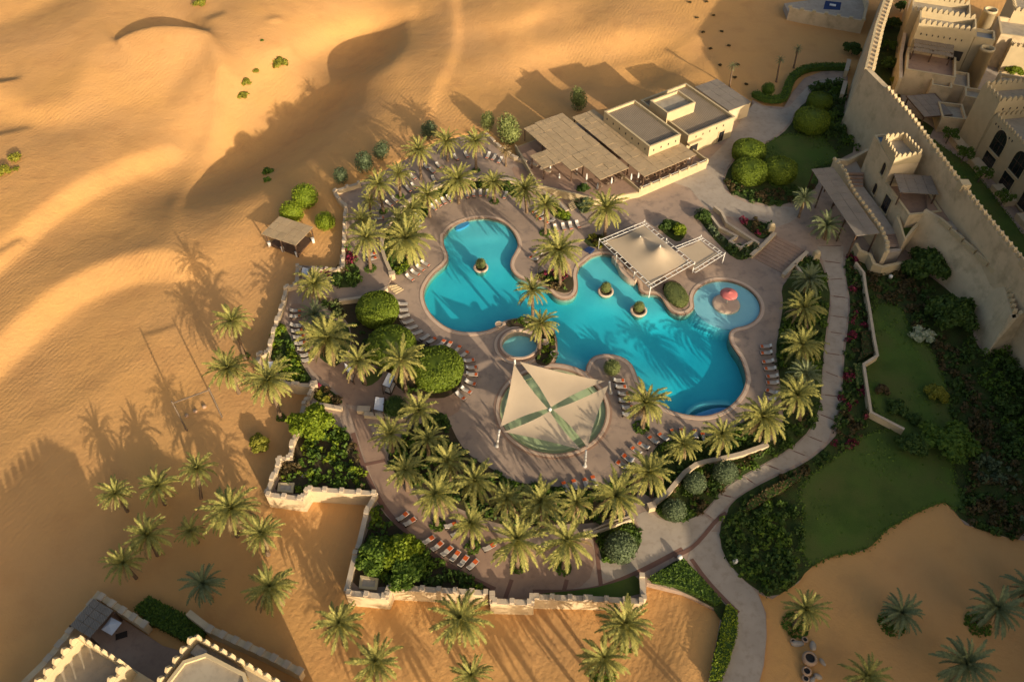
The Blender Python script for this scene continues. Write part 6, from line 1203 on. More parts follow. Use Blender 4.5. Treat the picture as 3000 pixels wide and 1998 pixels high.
for sp, lab, ms, h in (
    ('i 430,440 700,345 890,380 965,540 1030,760 1120,940 540,940 480,990 390,985 250,830 270,690 360,640 400,500', 'lush green and red plants in the walled corner bed', ['leaf', 'leafd', 'leafb', 'leaf', 'rust'], 1.1),
    ('8 240,350 330,450 560,640 720,780 1000,910 1000,940 620,930 330,890 210,850 130,700 200,480', 'green plants in the bottom corner bed', ['leafd', 'leaf', 'leafb', 'leafd'], .9),
    ('h 395,620 450,700 520,880 600,1040 680,1160 490,1160 340,1040 290,890 330,730', 'bright green plants along the left wall', ['leaf', 'leafb', 'leaf', 'leafd'], 1.0),
    ('h 695,1195 760,1175 955,1335 925,1362 690,1335', 'red and yellow flowers in the wall corner bed', ['magenta', 'rust', 'yellow', 'rust'], .8),
    ('h 750,440 920,425 960,480 1000,600 990,640 880,560 800,500', 'yellowish shrubs beside the left palms', ['rust', 'olive', 'leafd'], .8),
    ('h 1040,600 1120,620 1240,800 1250,1000 1330,1050 1560,1260 1800,1300 1780,1250 1600,1160 1350,1000 1130,820', 'low dark plants under the round hedges', ['leafd', 'leafd', 'leaf'], .35),
    ('h 860,170 960,110 1090,100 1125,250 1060,305 880,305', 'dark shrubs on the left terrace', ['leafd', 'leaf', 'rust', 'leafd'], 1.2),
    ('h 740,150 790,120 845,150 840,200 780,215', 'magenta bougainvillea beside the cabana', ['magenta', 'magenta', 'leaf'], 1.3),
    ('f 175,1130 240,1140 280,1260 290,1300 190,1290', 'bougainvillea and shrubs inside the left terrace wall', ['leaf', 'magenta', 'leafd'], 1.1),
    ('5 1355,350 1420,305 1590,330 1600,420 1560,452 1470,436 1400,380', 'rusty red shrubs under the broad pool palm', ['rust', 'rust', 'leaf', 'magenta'], .8),
    ('5 1140,655 1200,642 1300,635 1400,670 1465,745 1478,870 1445,930 1410,955 1345,930 1360,860 1380,780 1340,720 1240,680 1150,680', 'green plants around the spa pool palms', ['leaf', 'leafd', 'leafb', 'leaf'], .8),
    ('g 25,310 120,260 200,275 190,355 95,365', 'yellow and rusty flowers beside the tent canopy', ['rust', 'yellow', 'rust'], .8),
    ('g 990,75 1070,65 1140,200 1330,375 1500,345 1510,400 1420,475 1340,465 1190,325 1070,175', 'grey green shrubs on the slope beside the stairs', ['grey', 'leafd', 'grey'], 1.0),
    ('g 1380,150 1480,140 1640,192 1640,255 1560,310 1460,220', 'dark magenta flowers above the wide stairs', ['magenta', 'magenta', 'rust', 'leafd'], .9),
    ('g 1870,495 1960,460 2050,475 2110,620 2130,800 2100,1100 2080,1400 1900,1450 1700,1400 1720,1100 1780,950 1960,700', 'green ground plants under the right palm row', ['leaf', 'leafd', 'leaf', 'leafd'], .5),
    ('j 2060,250 1980,460 1800,630 1530,785 1250,945 1165,1060 1060,1175 960,1235 830,1270 700,1235 650,1150 680,1060 800,980 950,840 1130,760 1400,705 1630,610 1770,430', 'green plants around the three topiary balls', ['leafd', 'leaf', 'leafd', 'rust', 'leaf'], .35),
    ('j 660,610 760,570 900,550 1080,540 1300,480 1500,340 1650,260 1690,330 1590,570 1350,655 1080,725 900,815 780,930 660,1030 540,980 610,780', 'dark plants between the curved wall and the loungers', ['leafd', 'leafd', 'leaf'], .5),
    ('i 1300,600 1440,440 1560,350 1850,220 1910,340 1970,480 2100,640 8 1080,130 1180,200 1500,230 1740,260 1990,140 2040,290 1900,410 1760,460 1500,470 1250,490 1050,460 880,390 720,320 560,250 440,180 350,90', 'low dark plants under the palm grove', ['leafd', 'leaf', 'leafd'], .45),
    ('8 1770,570 1900,480 2005,460 2060,560 2050,640 1985,705 1820,755', 'grass and plants under the forecourt topiary ball', ['leaf', 'leafd'], .3),
    ('f 595,1330 550,1240 512,1130 505,1030 545,925 612,830 710,732 840,636 1008,572 1152,526 1330,506 1530,516 1630,540 1680,640 1640,680 1560,605 1400,594 1290,594 1180,606 1050,645 930,730 875,830 800,930 790,1100 760,1220 650,1280', 'dark green plants in the curved planter', ['leafd', 'leaf', 'leafd', 'leaf'], .7),
    ('d 480,1165 615,1140 735,1265 640,1430 560,1470 450,1300', 'dark plants below the restaurant terrace', ['leafd', 'grey', 'leafd'], 1.0),
    ('f 1860,610 1990,710 2085,790 2120,855 2090,875 2005,850 1905,750', 'bright plants at the end of the terrace wall', ['leafb', 'leaf'], .7),
    ('3 640,720 960,570 1100,570 1125,650 1100,800 1200,1030 1080,1060 1000,1000 960,900 880,680 850,620', 'dark shrubs along the foot of the fort wall', ['leafd', 'leafd', 'leaf'], 1.2),
    ('3 290,1250 330,1330 450,1390 600,1415 740,1400 890,1330 900,1250 740,1300 600,1320 450,1320 340,1250', 'brown and green low plants rimming the plaza lawn', ['leafd', 'rust', 'leafd'], .4),
    ('6 1120,215 1190,180 1260,480 1300,640 1310,730 1220,735 1190,940 1165,1000 1180,1110 1250,1110 1285,1300 1210,1500 1060,1560 1010,1490 1090,1240 1105,1050 1120,860 1145,690 1165,520 1130,350', 'dark mixed shrubs between the garden path and thin wall', ['leafd', 'rust', 'leafd', 'magenta', 'leafd'], .7),
    ('6 1280,310 1500,300 1720,420 1700,600 1720,720 1880,830 2000,1000 2150,1300 2250,1568 1960,1568 1850,1250 1800,1040 1720,850 1560,700 1500,525 1290,530', 'brown and green shrubs beside the shaded lawn', ['leafd', 'rust', 'rust', 'leafd'], .8),
    ('6 1980,800 2080,890 2354,830 2500,1000 2500,1700 2250,1568 2150,1250 2000,1000 1900,850', 'dense dark green shrubbery under the bastion', ['leafd', 'leaf', 'leafd'], 2.0),
    ('9 1900,60 2400,-100 2500,560 2354,585 2200,555 1960,470 1900,330 1940,200', 'brownish scrub at the right edge above the sand', ['rust', 'leafd', 'rust', 'grey'], .8),
    ('9 260,430 320,390 430,400 600,340 740,300 830,420 820,620 800,860 620,985 510,920 400,840 285,690', 'dense dark shrubs beside the lower path', ['leafd', 'leaf', 'leafd'], 1.0),
    ('9 370,390 440,310 600,200 760,120 900,60 1000,-20 1050,10 900,120 820,150 600,230 440,330', 'dark shrubs between the path and the brownish hedge', ['leafd', 'rust', 'leafd'], .6)):
    bedmass(sp, lab, ms, h, dens=17, z=.38 if 'above the wide' in lab else .62 if 'left terrace' in lab else .1)
for sp_, lab in ((p_, l_) for (nm_, _s, _z, _m, l_), p_ in zip(GARDEN, BEDS) if nm_ == 'lawn'):     # uncut tufts along the lawn edges and thin patches in it
    e = np.array(resample(list(sp_), .22, True)); e = np.concatenate([e, e])+RNG.normal(0, .22, (2*len(e), 2)); lo, hi = np.array(sp_).min(0), np.array(sp_).max(0)
    q = RNG.uniform(lo, hi, (2600, 2)); q = q[inside(q, sp_)]; q = q[(np.sin(q[:, 0]*.5)+np.sin(q[:, 1]*.43+q[:, 0]*.2)+RNG.normal(0, .5, len(q))) > .6]; c_ = np.concatenate([e, q])
    V, F = quads(np.column_stack([c_, .09+.07*RNG.uniform(0, 1, len(c_))]), np.tile([0, 0, 1.], (len(c_), 1)), .24, .6); tag(ob('grass_tufts', arrmesh('grass_tufts', V, [F], M['leaf'])), 'uncut grass tufts on the '+lab, 'grass', None, 'stuff')
# ================================================================ loungers
def loungerset(towel, frame='wicker', pillow=None):
    L = {}
    b = MB(); b.box((0, 0, .27), (1.98, .68, .07)); [b.box((x, y, .13), (.07, .07, .26)) for x in (-.85, .85) for y in (-.28, .28)]; L['frame'] = b.mesh('frame', M[frame])
    L['mattress'] = MB().box((.28, 0, .35), (1.36, .64, .1)).mesh('mattress', M['cushion'])
    L['backrest'] = MB().box((-.66, 0, .52), (.78, .64, .1), 0, 0, ('Y', R(35))).mesh('backrest', M['cushion'])
    if towel: L['towel'] = MB().box((towel[1], 0, .412), (towel[2], .6, .025)).mesh('towel', M[towel[0]])
    if pillow: L['pillow'] = MB().box((-.78, 0, .67), (.32, .5, .1), 0, 0, ('Y', R(35))).mesh('pillow', M[pillow])
    return L
LS = {'o': loungerset(('orange', .66, .5)), 'w': loungerset(('orange', .8, .26), pillow='towelw'), 'd': loungerset(('orange', .5, .62), 'wicker'), 'p': loungerset(None), 'm': loungerset(('orange', .62, .42), pillow='towelw')}
LAB = {'o': 'orange towelled lounger', 'w': 'white towelled lounger', 'd': 'dark framed lounger', 'p': 'plain grey lounger', 'm': 'orange and white lounger'}
def loungers(t, rows, kind, place, group, z=0.0, start='from the top'):
    for i, r in enumerate(rows):
        k = r[4] if len(r) > 4 else kind; h = W(t, r[0], r[1], z+.45); f = W(t, r[2], r[3], z+.35); c = ((h[0]+f[0])/2, (h[1]+f[1])/2)
        o = thing('sun_lounger', '%s, %s %s, %s' % (LAB[k], ORD[i], start, place), 'sun lounger', (*c, z), math.atan2(f[1]-h[1], f[0]-h[0])+random.uniform(-.11, .11), group)
        for nm, me in LS[k].items(): ob(nm, me, o)
loungers('h', [(1452,436,1548,440),(1455,498,1556,490),(1468,560,1572,540),(1505,618,1605,590),(1545,672,1640,640),(1592,722,1685,685),(1670,770,1745,722),(1732,805,1810,745,'o'),(1838,832,1885,770,'o'),(1905,845,1950,790,'o'),(1980,885,2035,825,'o'),(2028,928,2112,872,'o'),(2065,968,2168,948,'m'),(2085,1025,2195,1020,'m'),(2085,1080,2200,1090,'m'),(2070,1140,2190,1185,'m'),(2035,1200,2145,1265,'m'),(1985,1245,2090,1325,'m')], 'p', 'curved row by the round hedges', 'loungers in the curved row by the round hedges')
loungers('h', [(465,500,578,500),(468,555,575,548),(470,630,580,640,'p'),(482,690,592,680),(497,748,610,735),(515,805,615,790),(540,860,645,840),(575,920,660,890),(590,965,670,935)], 'o', 'row inside the left boundary wall', 'loungers inside the left boundary wall')
loungers('f', [(700,1335,775,1392),(745,1295,825,1347),(785,1253,870,1310),(830,1213,912,1268)], 'w', 'short row under the largest palm', 'loungers under the largest palm', start='from the bottom')
loungers('f', [(915,735,968,785),(952,700,1008,752),(1003,672,1055,738),(1052,650,1102,715),(1222,620,1240,682),(1284,605,1290,675),(1345,600,1345,670),(1405,603,1402,672),(1572,622,1547,692)], 'w', 'row in front of the curved planter', 'loungers in front of the curved planter', start='from the left')
loungers('f', [(780,820,850,850),(785,860,850,885),(790,905,840,930)], 'w', 'the trio half hidden by planter palms', 'loungers behind the planter palms')
loungers('f', [(1850,775,1795,800),(1880,810,1830,835),(1915,840,1860,860),(1975,865,1920,890),(1985,905,2008,975,'w'),(2050,893,2075,965,'w'),(2110,882,2135,955,'w'),(2170,870,2200,945,'w')], 'o', 'group right of the round pool end', 'loungers right of the round pool end', start='from the left')
loungers('f', [(525,700,598,752),(575,668,638,715),(690,568,757,632),(745,543,812,602),(735,470,790,522),(920,482,966,548),(905,415,955,470),(960,368,1012,430),(1110,300,1160,358),(1200,275,1250,340),(1430,283,1392,342),(1482,300,1442,358),(1532,325,1492,384),(860,380,900,440)], 'w', 'upper terrace rows', 'loungers on the upper terrace', .6, 'from the left')
loungers('f', [(1842,1215,1765,1180),(1880,1170,1800,1130)], 'm', 'the shaded pair beside the broad pool palm', 'loungers beside the broad pool palm', start='from the bottom')
loungers('g', [(1652,1215,1545,1222),(1658,1272,1548,1276),(1672,1345,1560,1352),(1690,1406,1580,1412),(1710,1475,1597,1476),(1712,1532,1597,1530)], 'm', 'right row beside the path palms', 'loungers in the right row')
loungers('j', [(1705,150,1592,125),(1685,205,1575,185)], 'm', 'the lower pair of the right row', 'loungers in the right row')
loungers('j', [(405,792,312,735),(458,732,362,680),(525,676,435,615),(592,632,495,572),(672,590,582,518),(748,565,675,490),(832,530,785,465),(890,525,872,460),(1002,538,982,465),(1075,560,1050,500)], 'm', 'arc below the deep pool end', 'loungers in the arc below the deep pool end', start='from the left')
loungers('j', [(285,42,382,38),(298,97,402,95),(322,157,425,155),(335,217,430,216),(365,277,452,270),(375,335,450,330)], 'm', 'short row beside the sail mast', 'loungers beside the sail mast')
loungers('8', [(1562,255,1528,183),(1628,240,1598,170),(1702,238,1668,155),(1760,212,1730,145)], 'o', 'the four in front of the grove', 'loungers in front of the grove', start='from the left')
loungers('8', [(1975,95,1895,45),(2015,55,1935,0)], 'm', 'the pair above the pier palm', 'loungers above the pier palm', start='from the bottom')
loungers('8', [(385,452,462,396),(435,490,512,432),(560,618,645,555),(620,668,705,590),(695,700,765,625),(748,738,825,655),(805,775,880,690),(870,795,945,715)], 'd', 'the line on the lower rosy path', 'dark loungers on the lower rosy path', start='from the left')
loungers('8', [(715,505,800,465),(770,555,830,520),(985,660,1060,610)], 'd', 'the loose trio under the grove palms', 'dark loungers under the grove palms', start='from the left')
loungers('f', [(370,1215,450,1190),(365,1170,440,1155)], 'o', 'the pair behind the tall terrace palm', 'loungers behind the tall terrace palm', .6, 'from the bottom')
loungers('f', [(430,860,512,845)], 'w', 'the left end of the upper terrace', 'loungers at the left end', .6, 'from the left')
# ================================================================ sails over the shallow pool
c = WS('5', [(1440, 1255)], 4.6)[0]; mz = 4.2; me = {}
mast = []
for bx, by, t_, lab, tz, tilt in ((1198, 975, '5', 'white leaning sail mast at the top corner of the sails', 6.3, 0), (1072, 1508, '5', 'white leaning sail mast at the left corner', 4.5, 0), (1858, 1142, '5', 'white leaning sail mast at the right corner', 4.3, 0), (1604, 1590, '5', 'x', 4.3, 0)):
    if lab == 'x': b0 = W('8', 1680, 78); lab = 'white leaning sail mast at the bottom corner'
    else: b0 = W(t_, bx, by)
    d = Vector((b0[0]-SC0[0], b0[1]-SC0[1])).normalized(); tpt = Vector((b0[0]+d.x*.25, b0[1]+d.y*.25, tz)); mast.append((b0, tpt, lab))
tops = [Vector((*W('5', 1196, 918, 6.1), 6.1)), Vector((*W('5', 1090, 1402, 4.2), 4.2)), Vector((*W('5', 1850, 1068, 4.0), 4.0)), Vector((*W('8', 1688, -25, 4.2), 4.2))]
for (b0, tp, lab), tt in zip(mast, tops):
    o = thing('sail_mast', lab, 'mast', (*b0, 0), 0, 'sail masts'); q = tt-Vector((*b0, 0)); q = q*1.04
    MB().tube([(0, 0, 0), tuple(q)], [.2, .15], 10).build('mast_pole', M['white'], o, True); MB().lathe([(.32, -.02), (.32, .1), (.22, .14)], 12).build('base_plate', M['white'], o)
hub = Vector((*c, 4.6)); hubp = thing('sail_hub', 'central post and ring where the four sails meet', 'post', (*c, 0))
MB().tube([(0, 0, -.6), (0, 0, 4.7)], .11, 8).build('post', M['white'], hubp); MB().lathe([(.28, 4.5), (.28, 4.62), (.1, 4.9)], 12).build('hub_ring', M['white'], hubp)
def sailmesh(a, b, c_, n=14, sag=.3, curve=.075):
    """three cornered cloth with hollow edges"""
    idx = {}; V = []; F = []; cen = (a+b+c_)/3
    for i in range(n+1):
        for j_ in range(n+1-i):
            u, v, w_ = i/n, j_/n, 1-(i+j_)/n; p = a*u+b*v+c_*w_
            p = p+(cen-p)*curve*(4*(u*v+v*w_+w_*u)-9*u*v*w_*1.6)*1.2; p.z -= sag*27*u*v*w_*.6; idx[i, j_] = len(V); V.append(tuple(p))
    for i in range(n):
        for j_ in range(n-i):
            F.append((idx[i, j_], idx[i+1, j_], idx[i, j_+1]))
            if j_ < n-i-1: F.append((idx[i+1, j_], idx[i+1, j_+1], idx[i, j_+1]))
    return np.array(V), np.array(F)
names = {0: ('upper right', 0, 2), 1: ('upper left', 0, 1), 2: ('lower right', 2, 3), 3: ('lower left', 1, 3)}
for k, (nm, i, j_) in names.items():
    a, b = tops[i], tops[j_]; hh = hub.lerp((a+b)/2, .06); a2 = a.lerp(b, .05); b2 = b.lerp(a, .05)
    V, F = sailmesh(a2, b2, hh); V2 = np.concatenate([V, V-[0, 0, .03]]); o = ob('shade_sail', arrmesh('shade_sail', V2, [np.concatenate([F, F[:, ::-1]+len(V)])], M['fabric'], smooth=True)); tag(o, 'cream triangular shade sail, the %s of four over the shallow pool' % nm, 'shade sail', 'four shade sails')
# ================================================================ tent canopy on a white truss
tc = thing('tent_canopy', 'cream two peaked tent canopy on a white steel truss over the pool bar', 'canopy', (0, 0, 0))
TZ0 = 2.3; A, B, Cc, D = [Vector((*p, 0)) for p in WS('g', [(165, 305), (555, 145), (985, 505), (605, 720)], TZ0)]
E1, E2, E3 = [Vector((*p, 0)) for p in WS('g', [(1040, 275), (1245, 425), (990, 585)], TZ0)]
def truss(p, q, n, off):
    d = (q-p).normalized(); s = Vector((-d.y, d.x, 0)).normalized()*off
    for o_ in (Vector(), s): MB().tube([tuple(p+o_+Vector((0, 0, TZ0))), tuple(q+o_+Vector((0, 0, TZ0)))], .06, 6).build('truss_rail', M['white'], tc)
    me = MB().tube([(0, 0, 0), tuple(s)], .055, 6).mesh('truss_rung', M['white'])
    for k in range(n+1): x = p.lerp(q, k/n); ob('truss_rung', me, tc, (x.x, x.y, TZ0))
truss(A, B, 8, -.75); truss(B, Cc, 10, -.75); truss(D, A, 10, -.75); truss(Cc, D, 8, -.75)
X = B.lerp(Cc, .62); truss(E1, E2, 5, -.7); truss(E2, E3, 6, -.7); truss(X, E1, 4, -.6)
def tent(P4, peaks, hz, n=26, edge=.06, name='tent_roof'):
    a, b, c_, d = P4; V = []; F = []
    for i in range(n+1):
        for j_ in range(n+1):
            u, v = i/n, j_/n; ub = u-edge*math.sin(math.pi*v)*(u-.5)*2*abs(2*u-1)**3; vb = v-edge*math.sin(math.pi*u)*(v-.5)*2*abs(2*v-1)**3
            p = (a*(1-ub)+b*ub)*(1-vb)+(d*(1-ub)+c_*ub)*vb; z = TZ0-.25
            for pk, ph in peaks: r = (p.xy-pk.xy).length; z += ph*math.exp(-r/1.7)
            V.append((p.x, p.y, z))
    for i in range(n):
        for j_ in range(n): k = i*(n+1)+j_; F.append((k, k+1, k+n+2, k+n+1))
    V = np.array(V); F = np.array(F); ob(name, arrmesh(name, np.concatenate([V, V-[0, 0, .03]]), [np.concatenate([F[:, ::-1], F+len(V)])], M['fabric'], smooth=True), tc)
cen = (A+B+Cc+D)/4; inset = lambda p: p.lerp(cen, .06)
pk1 = Vector((*W('g', 520, 265, 3.6), 0)); pk2 = Vector((*W('g', 690, 350, 4.6), 0))
tent([inset(A), inset(B), inset(Cc), inset(D)], [(pk1, 1.2), (pk2, 2.5)], 0)
c2 = (X+E1+E2+E3)/4; tent([X.lerp(c2, .08), E1.lerp(c2, .1), E2.lerp(c2, .12), E3.lerp(c2, .12)], [], 0, 14, .1, 'side_awning')
posts(tc, [tuple(p) for p in (A, B, Cc, D, E1, E2, A.lerp(D, .35), A.lerp(D, .7), B.lerp(Cc, .45))], 0, TZ0+.4, .07, 'white')
for pk, zt in ((pk1, 3.35), (pk2, 4.55)): MB().lathe([(.16, zt-.4), (.12, zt), (.02, zt+.15)], 10, (pk.x, pk.y, 0)).build('peak_cap', M['white'], tc)
bar = thing('pool_bar', 'curved pool bar counter under the tent canopy', 'bar', (0, 0, 0)); q = MIX('g 290,440 345,500 360,560 420,620 480,645', .9)
MB().prism(strip(chaikin(q, 2, False), .9), -.6, .9).build('counter', M['coping'], bar); MB().prism(WS('g', [(500, 380), (700, 330), (860, 480), (640, 600)], .02), 0, 1.0).build('bar_block', M['plaster2'], bar)
# ================================================================ planters and bowls in and by the pool
def pot_tree(t, x, y, r, lab, kind='ball', m='olive', ball=.92, hh=1.0):
    p = W(t, x, y, .1); o = thing('island_planter', 'round pale stone planter ring, '+lab, 'planter', (*p, -.12), 0, 'planter rings in the pool')
    MB().lathe([(r*.72, -2.2), (r*.75, -.02), (r, .03), (r, .24), (r-.05, .3), (r-.42, .3), (r-.45, .12)], 28, capt=False).build('planter_ring', M['coping'], o, True); MB().lathe([(r-.44, .05), (r-.44, .16)], 24).build('planter_soil', M['soil'], o)
    b = tag(ob('planter_bush', folmesh(kind, m), None, (*p, 1.05), (0, 0, random.random()*6), (ball, ball, hh)), 'leafy round bush growing in the planter ring, '+lab, 'bush', 'bushes in the planter rings')
pot_tree('5', 962, 275, 2.0*.68, 'alone in the round pool end'); pot_tree('5', 1823, 440, 1.42, 'left of two near the tent canopy'); pot_tree('5', 2050, 572, 1.48, 'right of two near the tent canopy')
for x, y, lab in ((1087, 672, 'at the tip of the pool beside the planting'), (1447, 722, 'upper one by the spa palms'), (1470, 875, 'lower one by the spa palms'), (1402, 795, 'nearest the round spa pool'), (1280, 640, 'behind the tall thin palm')):
    p = W('5', x, y, .6); o = thing('water_bowl', 'shallow stone bowl on a pedestal, '+lab, 'bowl', (*p, 0), 0, 'stone bowls')
    MB().lathe([(.35, -.3), (.3, .2), (.55, .55), (.7, .8), (.66, .82), (.5, .68)], 18, capt=False).build('bowl', M['stone'], o, True); MB().lathe([(.52, .68), (.52, .7)], 16).build('bowl_soil', M['terra'], o)
tag(MB().prism(chaikin(MIX('5 1700,1040 1700,990 1740,910 1800,890 1890,895 1950,920 2000,970 2010,1040 1960,1060'), 1), -.2, .02).build('peninsula_paving', M['deck']), 'stamped paving of the small pool peninsula', kind='structure')
# mushroom fountain
p = W('g', 1255, 858, -.3); o = thing('mushroom_fountain', 'red mushroom shaped water fountain on a round beige base in the toddler pool', 'fountain', (*p, 0))
MB().lathe([(2.45, -1.4), (2.45, -.2), (2.3, -.06), (1.9, -.03)], 36).build('fountain_base', M['tileg'] if False else M['coping'], o, True); MB().tube([(0, 0, -.1), (0, 0, 2.5)], .12, 10).build('fountain_pole', M['white'], o, True)
MB().lathe([(1.5, 2.2), (1.52, 2.3), (1.2, 2.55), (.7, 2.72), (.2, 2.8), (.18, 2.9)], 32).build('mushroom_cap', M['red'], o, True)
# ================================================================ cabanas with white canopies
def cabana(t, quad, z, lab):
    q = [Vector((*W(t, x, y, z), z)) for x, y in quad]; c = sum(q, Vector())/4; o = thing('cabana', lab, 'cabana', (c.x, c.y, 0), 0, 'cabanas with white canopies'); l = [x-Vector((c.x, c.y, 0)) for x in q]
    n = 8; V = []; F = []
    for i in range(n+1):
        for j_ in range(n+1):
            u, v = i/n, j_/n; p = (l[0]*(1-u)+l[1]*u)*(1-v)+(l[3]*(1-u)+l[2]*u)*v; V.append((p.x, p.y, z-.28*math.sin(math.pi*u)*(.5+.5*math.sin(math.pi*v))+.04*math.sin(9*u+5*v)))
    for i in range(n):
        for j_ in range(n): k = i*(n+1)+j_; F.append((k, k+1, k+n+2, k+n+1))
    V = np.array(V); F = np.array(F); ob('canopy_cloth', arrmesh('canopy_cloth', np.concatenate([V, V-[0, 0, .03]]), [np.concatenate([F[:, ::-1], F+len(V)])], M['canvas'], smooth=True), o)
    posts(o, [(x.x, x.y) for x in l], 0, z+.05, .06, 'wood'); beams(o, [(l[i % 4].x, l[i % 4].y) for i in range(5)], z, 'wood', .1, .1)
    s = [x*.8 for x in l]; MB().prism([(x.x, x.y) for x in s], .05, .38).build('daybed_base', M['wicker'], o); MB().prism([(x.x*.93, x.y*.93) for x in s], .37, .52).build('daybed_cushion', M['cushion'], o)
cabana('h', [(585, 100), (655, 110), (625, 190), (565, 170)], 2.3, 'white canopied cabana behind the terrace palm at the left wall')
cabana('h', [(235, 962), (322, 965), (298, 1060), (215, 1045)], 2.3, 'white canopied cabana on the sand edge behind the tall leaning palm')
cabana('h', [(1252, 1290), (1338, 1297), (1325, 1430), (1235, 1412)], 2.3, 'white canopied cabana beside the dark round bush')
cabana('h', [(1370, 1068), (1440, 1092), (1385, 1215), (1312, 1185)], 2.3, 'white canopied cabana beside the lowest round hedge')
cabana('h', [(965, 975), (1050, 1030), (1040, 1100), (975, 1050)], 2.2, 'small canopied cabana behind the palm on the grass bed')
# ================================================================ reed pavilion, goal frame and small things on the sand
pv = thing('reed_pavilion', 'open reed roofed pavilion on posts on the sand left of the terrace', 'pavilion', (0, 0, 0)); zg = TZ(*W('4', 2040, 60, -1)); zr = zg+2.9
q = [Vector(W('4', x, y, zr)) for x, y in ((2040, 128), (2162, 0), (1935, -75), (1810, 40))]
an = math.degrees(math.atan2((q[1]-q[0]).y, (q[1]-q[0]).x)); panels(pv, q[0], an, (q[1]-q[0]).length, (q[3]-q[0]).length, 3, 5, zr, 'reed', jit=.02)
cc = sum(q, Vector((0, 0)))/4; pp = [cc+(x-cc)*.9 for x in q]; posts(pv, [tuple(x) for x in pp+[(pp[0]+pp[3])/2, (pp[1]+pp[2])/2]], zg-.3, zr-.05, .1); beams(pv, [tuple(pp[i % 4]) for i in range(5)], zr-.14)
MB().prism([tuple(cc+(x-cc)*.86) for x in q], zg-.3, zg+.12).build('pavilion_floor', M['wood'], pv)
ped = MB(); ped.box((0, 0, .45), (.45, .45, .9)).box((0, 0, .95), (.55, .55, .12)); ped = ped.mesh('pedestal', M['white'])
for i, (x, y, lab) in enumerate(((1860, 130, 'left'), (1952, 165, 'middle'), (2050, 200, 'front'), (2162, 105, 'right'))):
    p = WG('4', x, y); tag(ob('white_pedestal', ped, None, p, (0, 0, R(30))), 'small white pedestal at the %s corner of the sand pavilion' % lab, 'pedestal', 'white pedestals')
gf = thing('goal_frame', 'wooden frame of two tall posts and a crossbar standing on the sand', 'frame', (0, 0, 0))
g1, g2 = WG('4', 1532, 1310), WG('4', 1290, 1402); hg = 7.0
for g_ in (g1, g2): MB().tube([(g_[0], g_[1], g_[2]-.4), (g_[0], g_[1], g_[2]+hg+.5)], .13, 8).build('post', M['bark'], gf)
MB().tube([(g1[0], g1[1], g1[2]+hg), (g2[0], g2[1], g2[2]+hg)], .12, 8).build('crossbar', M['bark'], gf)
stump = MB(); stump.lathe([(.3, -.1), (.33, .15), (.25, .35), (.1, .4)], 10); stump = stump.mesh('stump', M['terra'])
for i, (x, y) in enumerate(((1410, 1240), (1348, 1270), (1290, 1300))): p = WG('4', x, y); tag(ob('low_stump', stump, None, p), 'small low post in the sand, %s from the right between the goal frame posts' % ORD[i], 'post', 'low posts by the goal frame')
def rockmesh(seed):
    r = np.random.default_rng(seed); V, F = ico(2); V = V*(1+.16*np.sin(V*3+r.uniform(0, 6, 3)).sum(1, keepdims=True)*.5+r.normal(0, .03, (len(V), 1))); return arrmesh('rock', V, [F], M['stone'], smooth=True)
RK = [rockmesh(i) for i in range(4)]
for i, (x, y, r, lab) in enumerate(((790, 1305, .75, 'largest pale rock near the sunlit sand palm'), (897, 1318, .65, 'long rock right of the largest one'), (930, 1530, .6, 'pale rock at the bottom of the rock group'), (893, 1552, .6, 'rock at the very bottom of the group'), (962, 1432, .5, 'small upright rock right of the clay ring'))):
    p = WG('9', x, y); tag(ob('rock', RK[i % 4], None, (p[0], p[1], p[2]+.12), (0, 0, i*1.3), (r, r*.6, r*.55)), lab, 'rock', 'rocks on the shaded sand')
for i, (x, y, r, lab) in enumerate(((758, 1292, .42, 'small clay pot left of the largest rock'), (838, 1280, .42, 'clay pot between two rocks'), (848, 1500, .62, 'open clay pot below the dark ring'), (843, 1550, .5, 'lowest clay pot by the path'), (865, 1418, .95, 'wide dark mouthed clay ring like a fire pit'))):
    p = WG('9', x, y); o = thing('clay_pot', lab, 'pot', p, 0, 'clay pots on the shaded sand'); MB().lathe([(r*.55, -.05), (r*.95, r*.5), (r, r*.8), (r*.8, r*1.1), (r*.62, r*1.12), (r*.6, r*.9)], 18, capt=False).build('pot_body', M['terra'], o, True); MB().lathe([(r*.6, r*.85), (r*.6, r*.87)], 16).build('pot_mouth', M['dark'], o)
for t_, x, y, lab in (('9', 355, 750, 'white rounded bollard lamp beside the lower path shrubs'), ('9', -25, 725, 'white rounded bollard lamp at the forecourt hedge'), ('j', 862, 1210, 'white rounded bollard lamp behind the nearest topiary ball'), ('6', 1425, 360, 'white spotlight box in the garden below the ramp wall')):
    p = W(t_, x, y, 0); o = thing('garden_lamp', lab, 'lamp', (*p, 0), 0, 'white garden lamps'); MB().lathe([(.22, 0), (.2, .5), (.36, .6), (.34, .95), (.15, 1.1)], 14).build('lamp_body', M['white'], o, True); MB().lathe([(.3, 0), (.3, .06)], 12).build('lamp_foot', M['stone'], o)
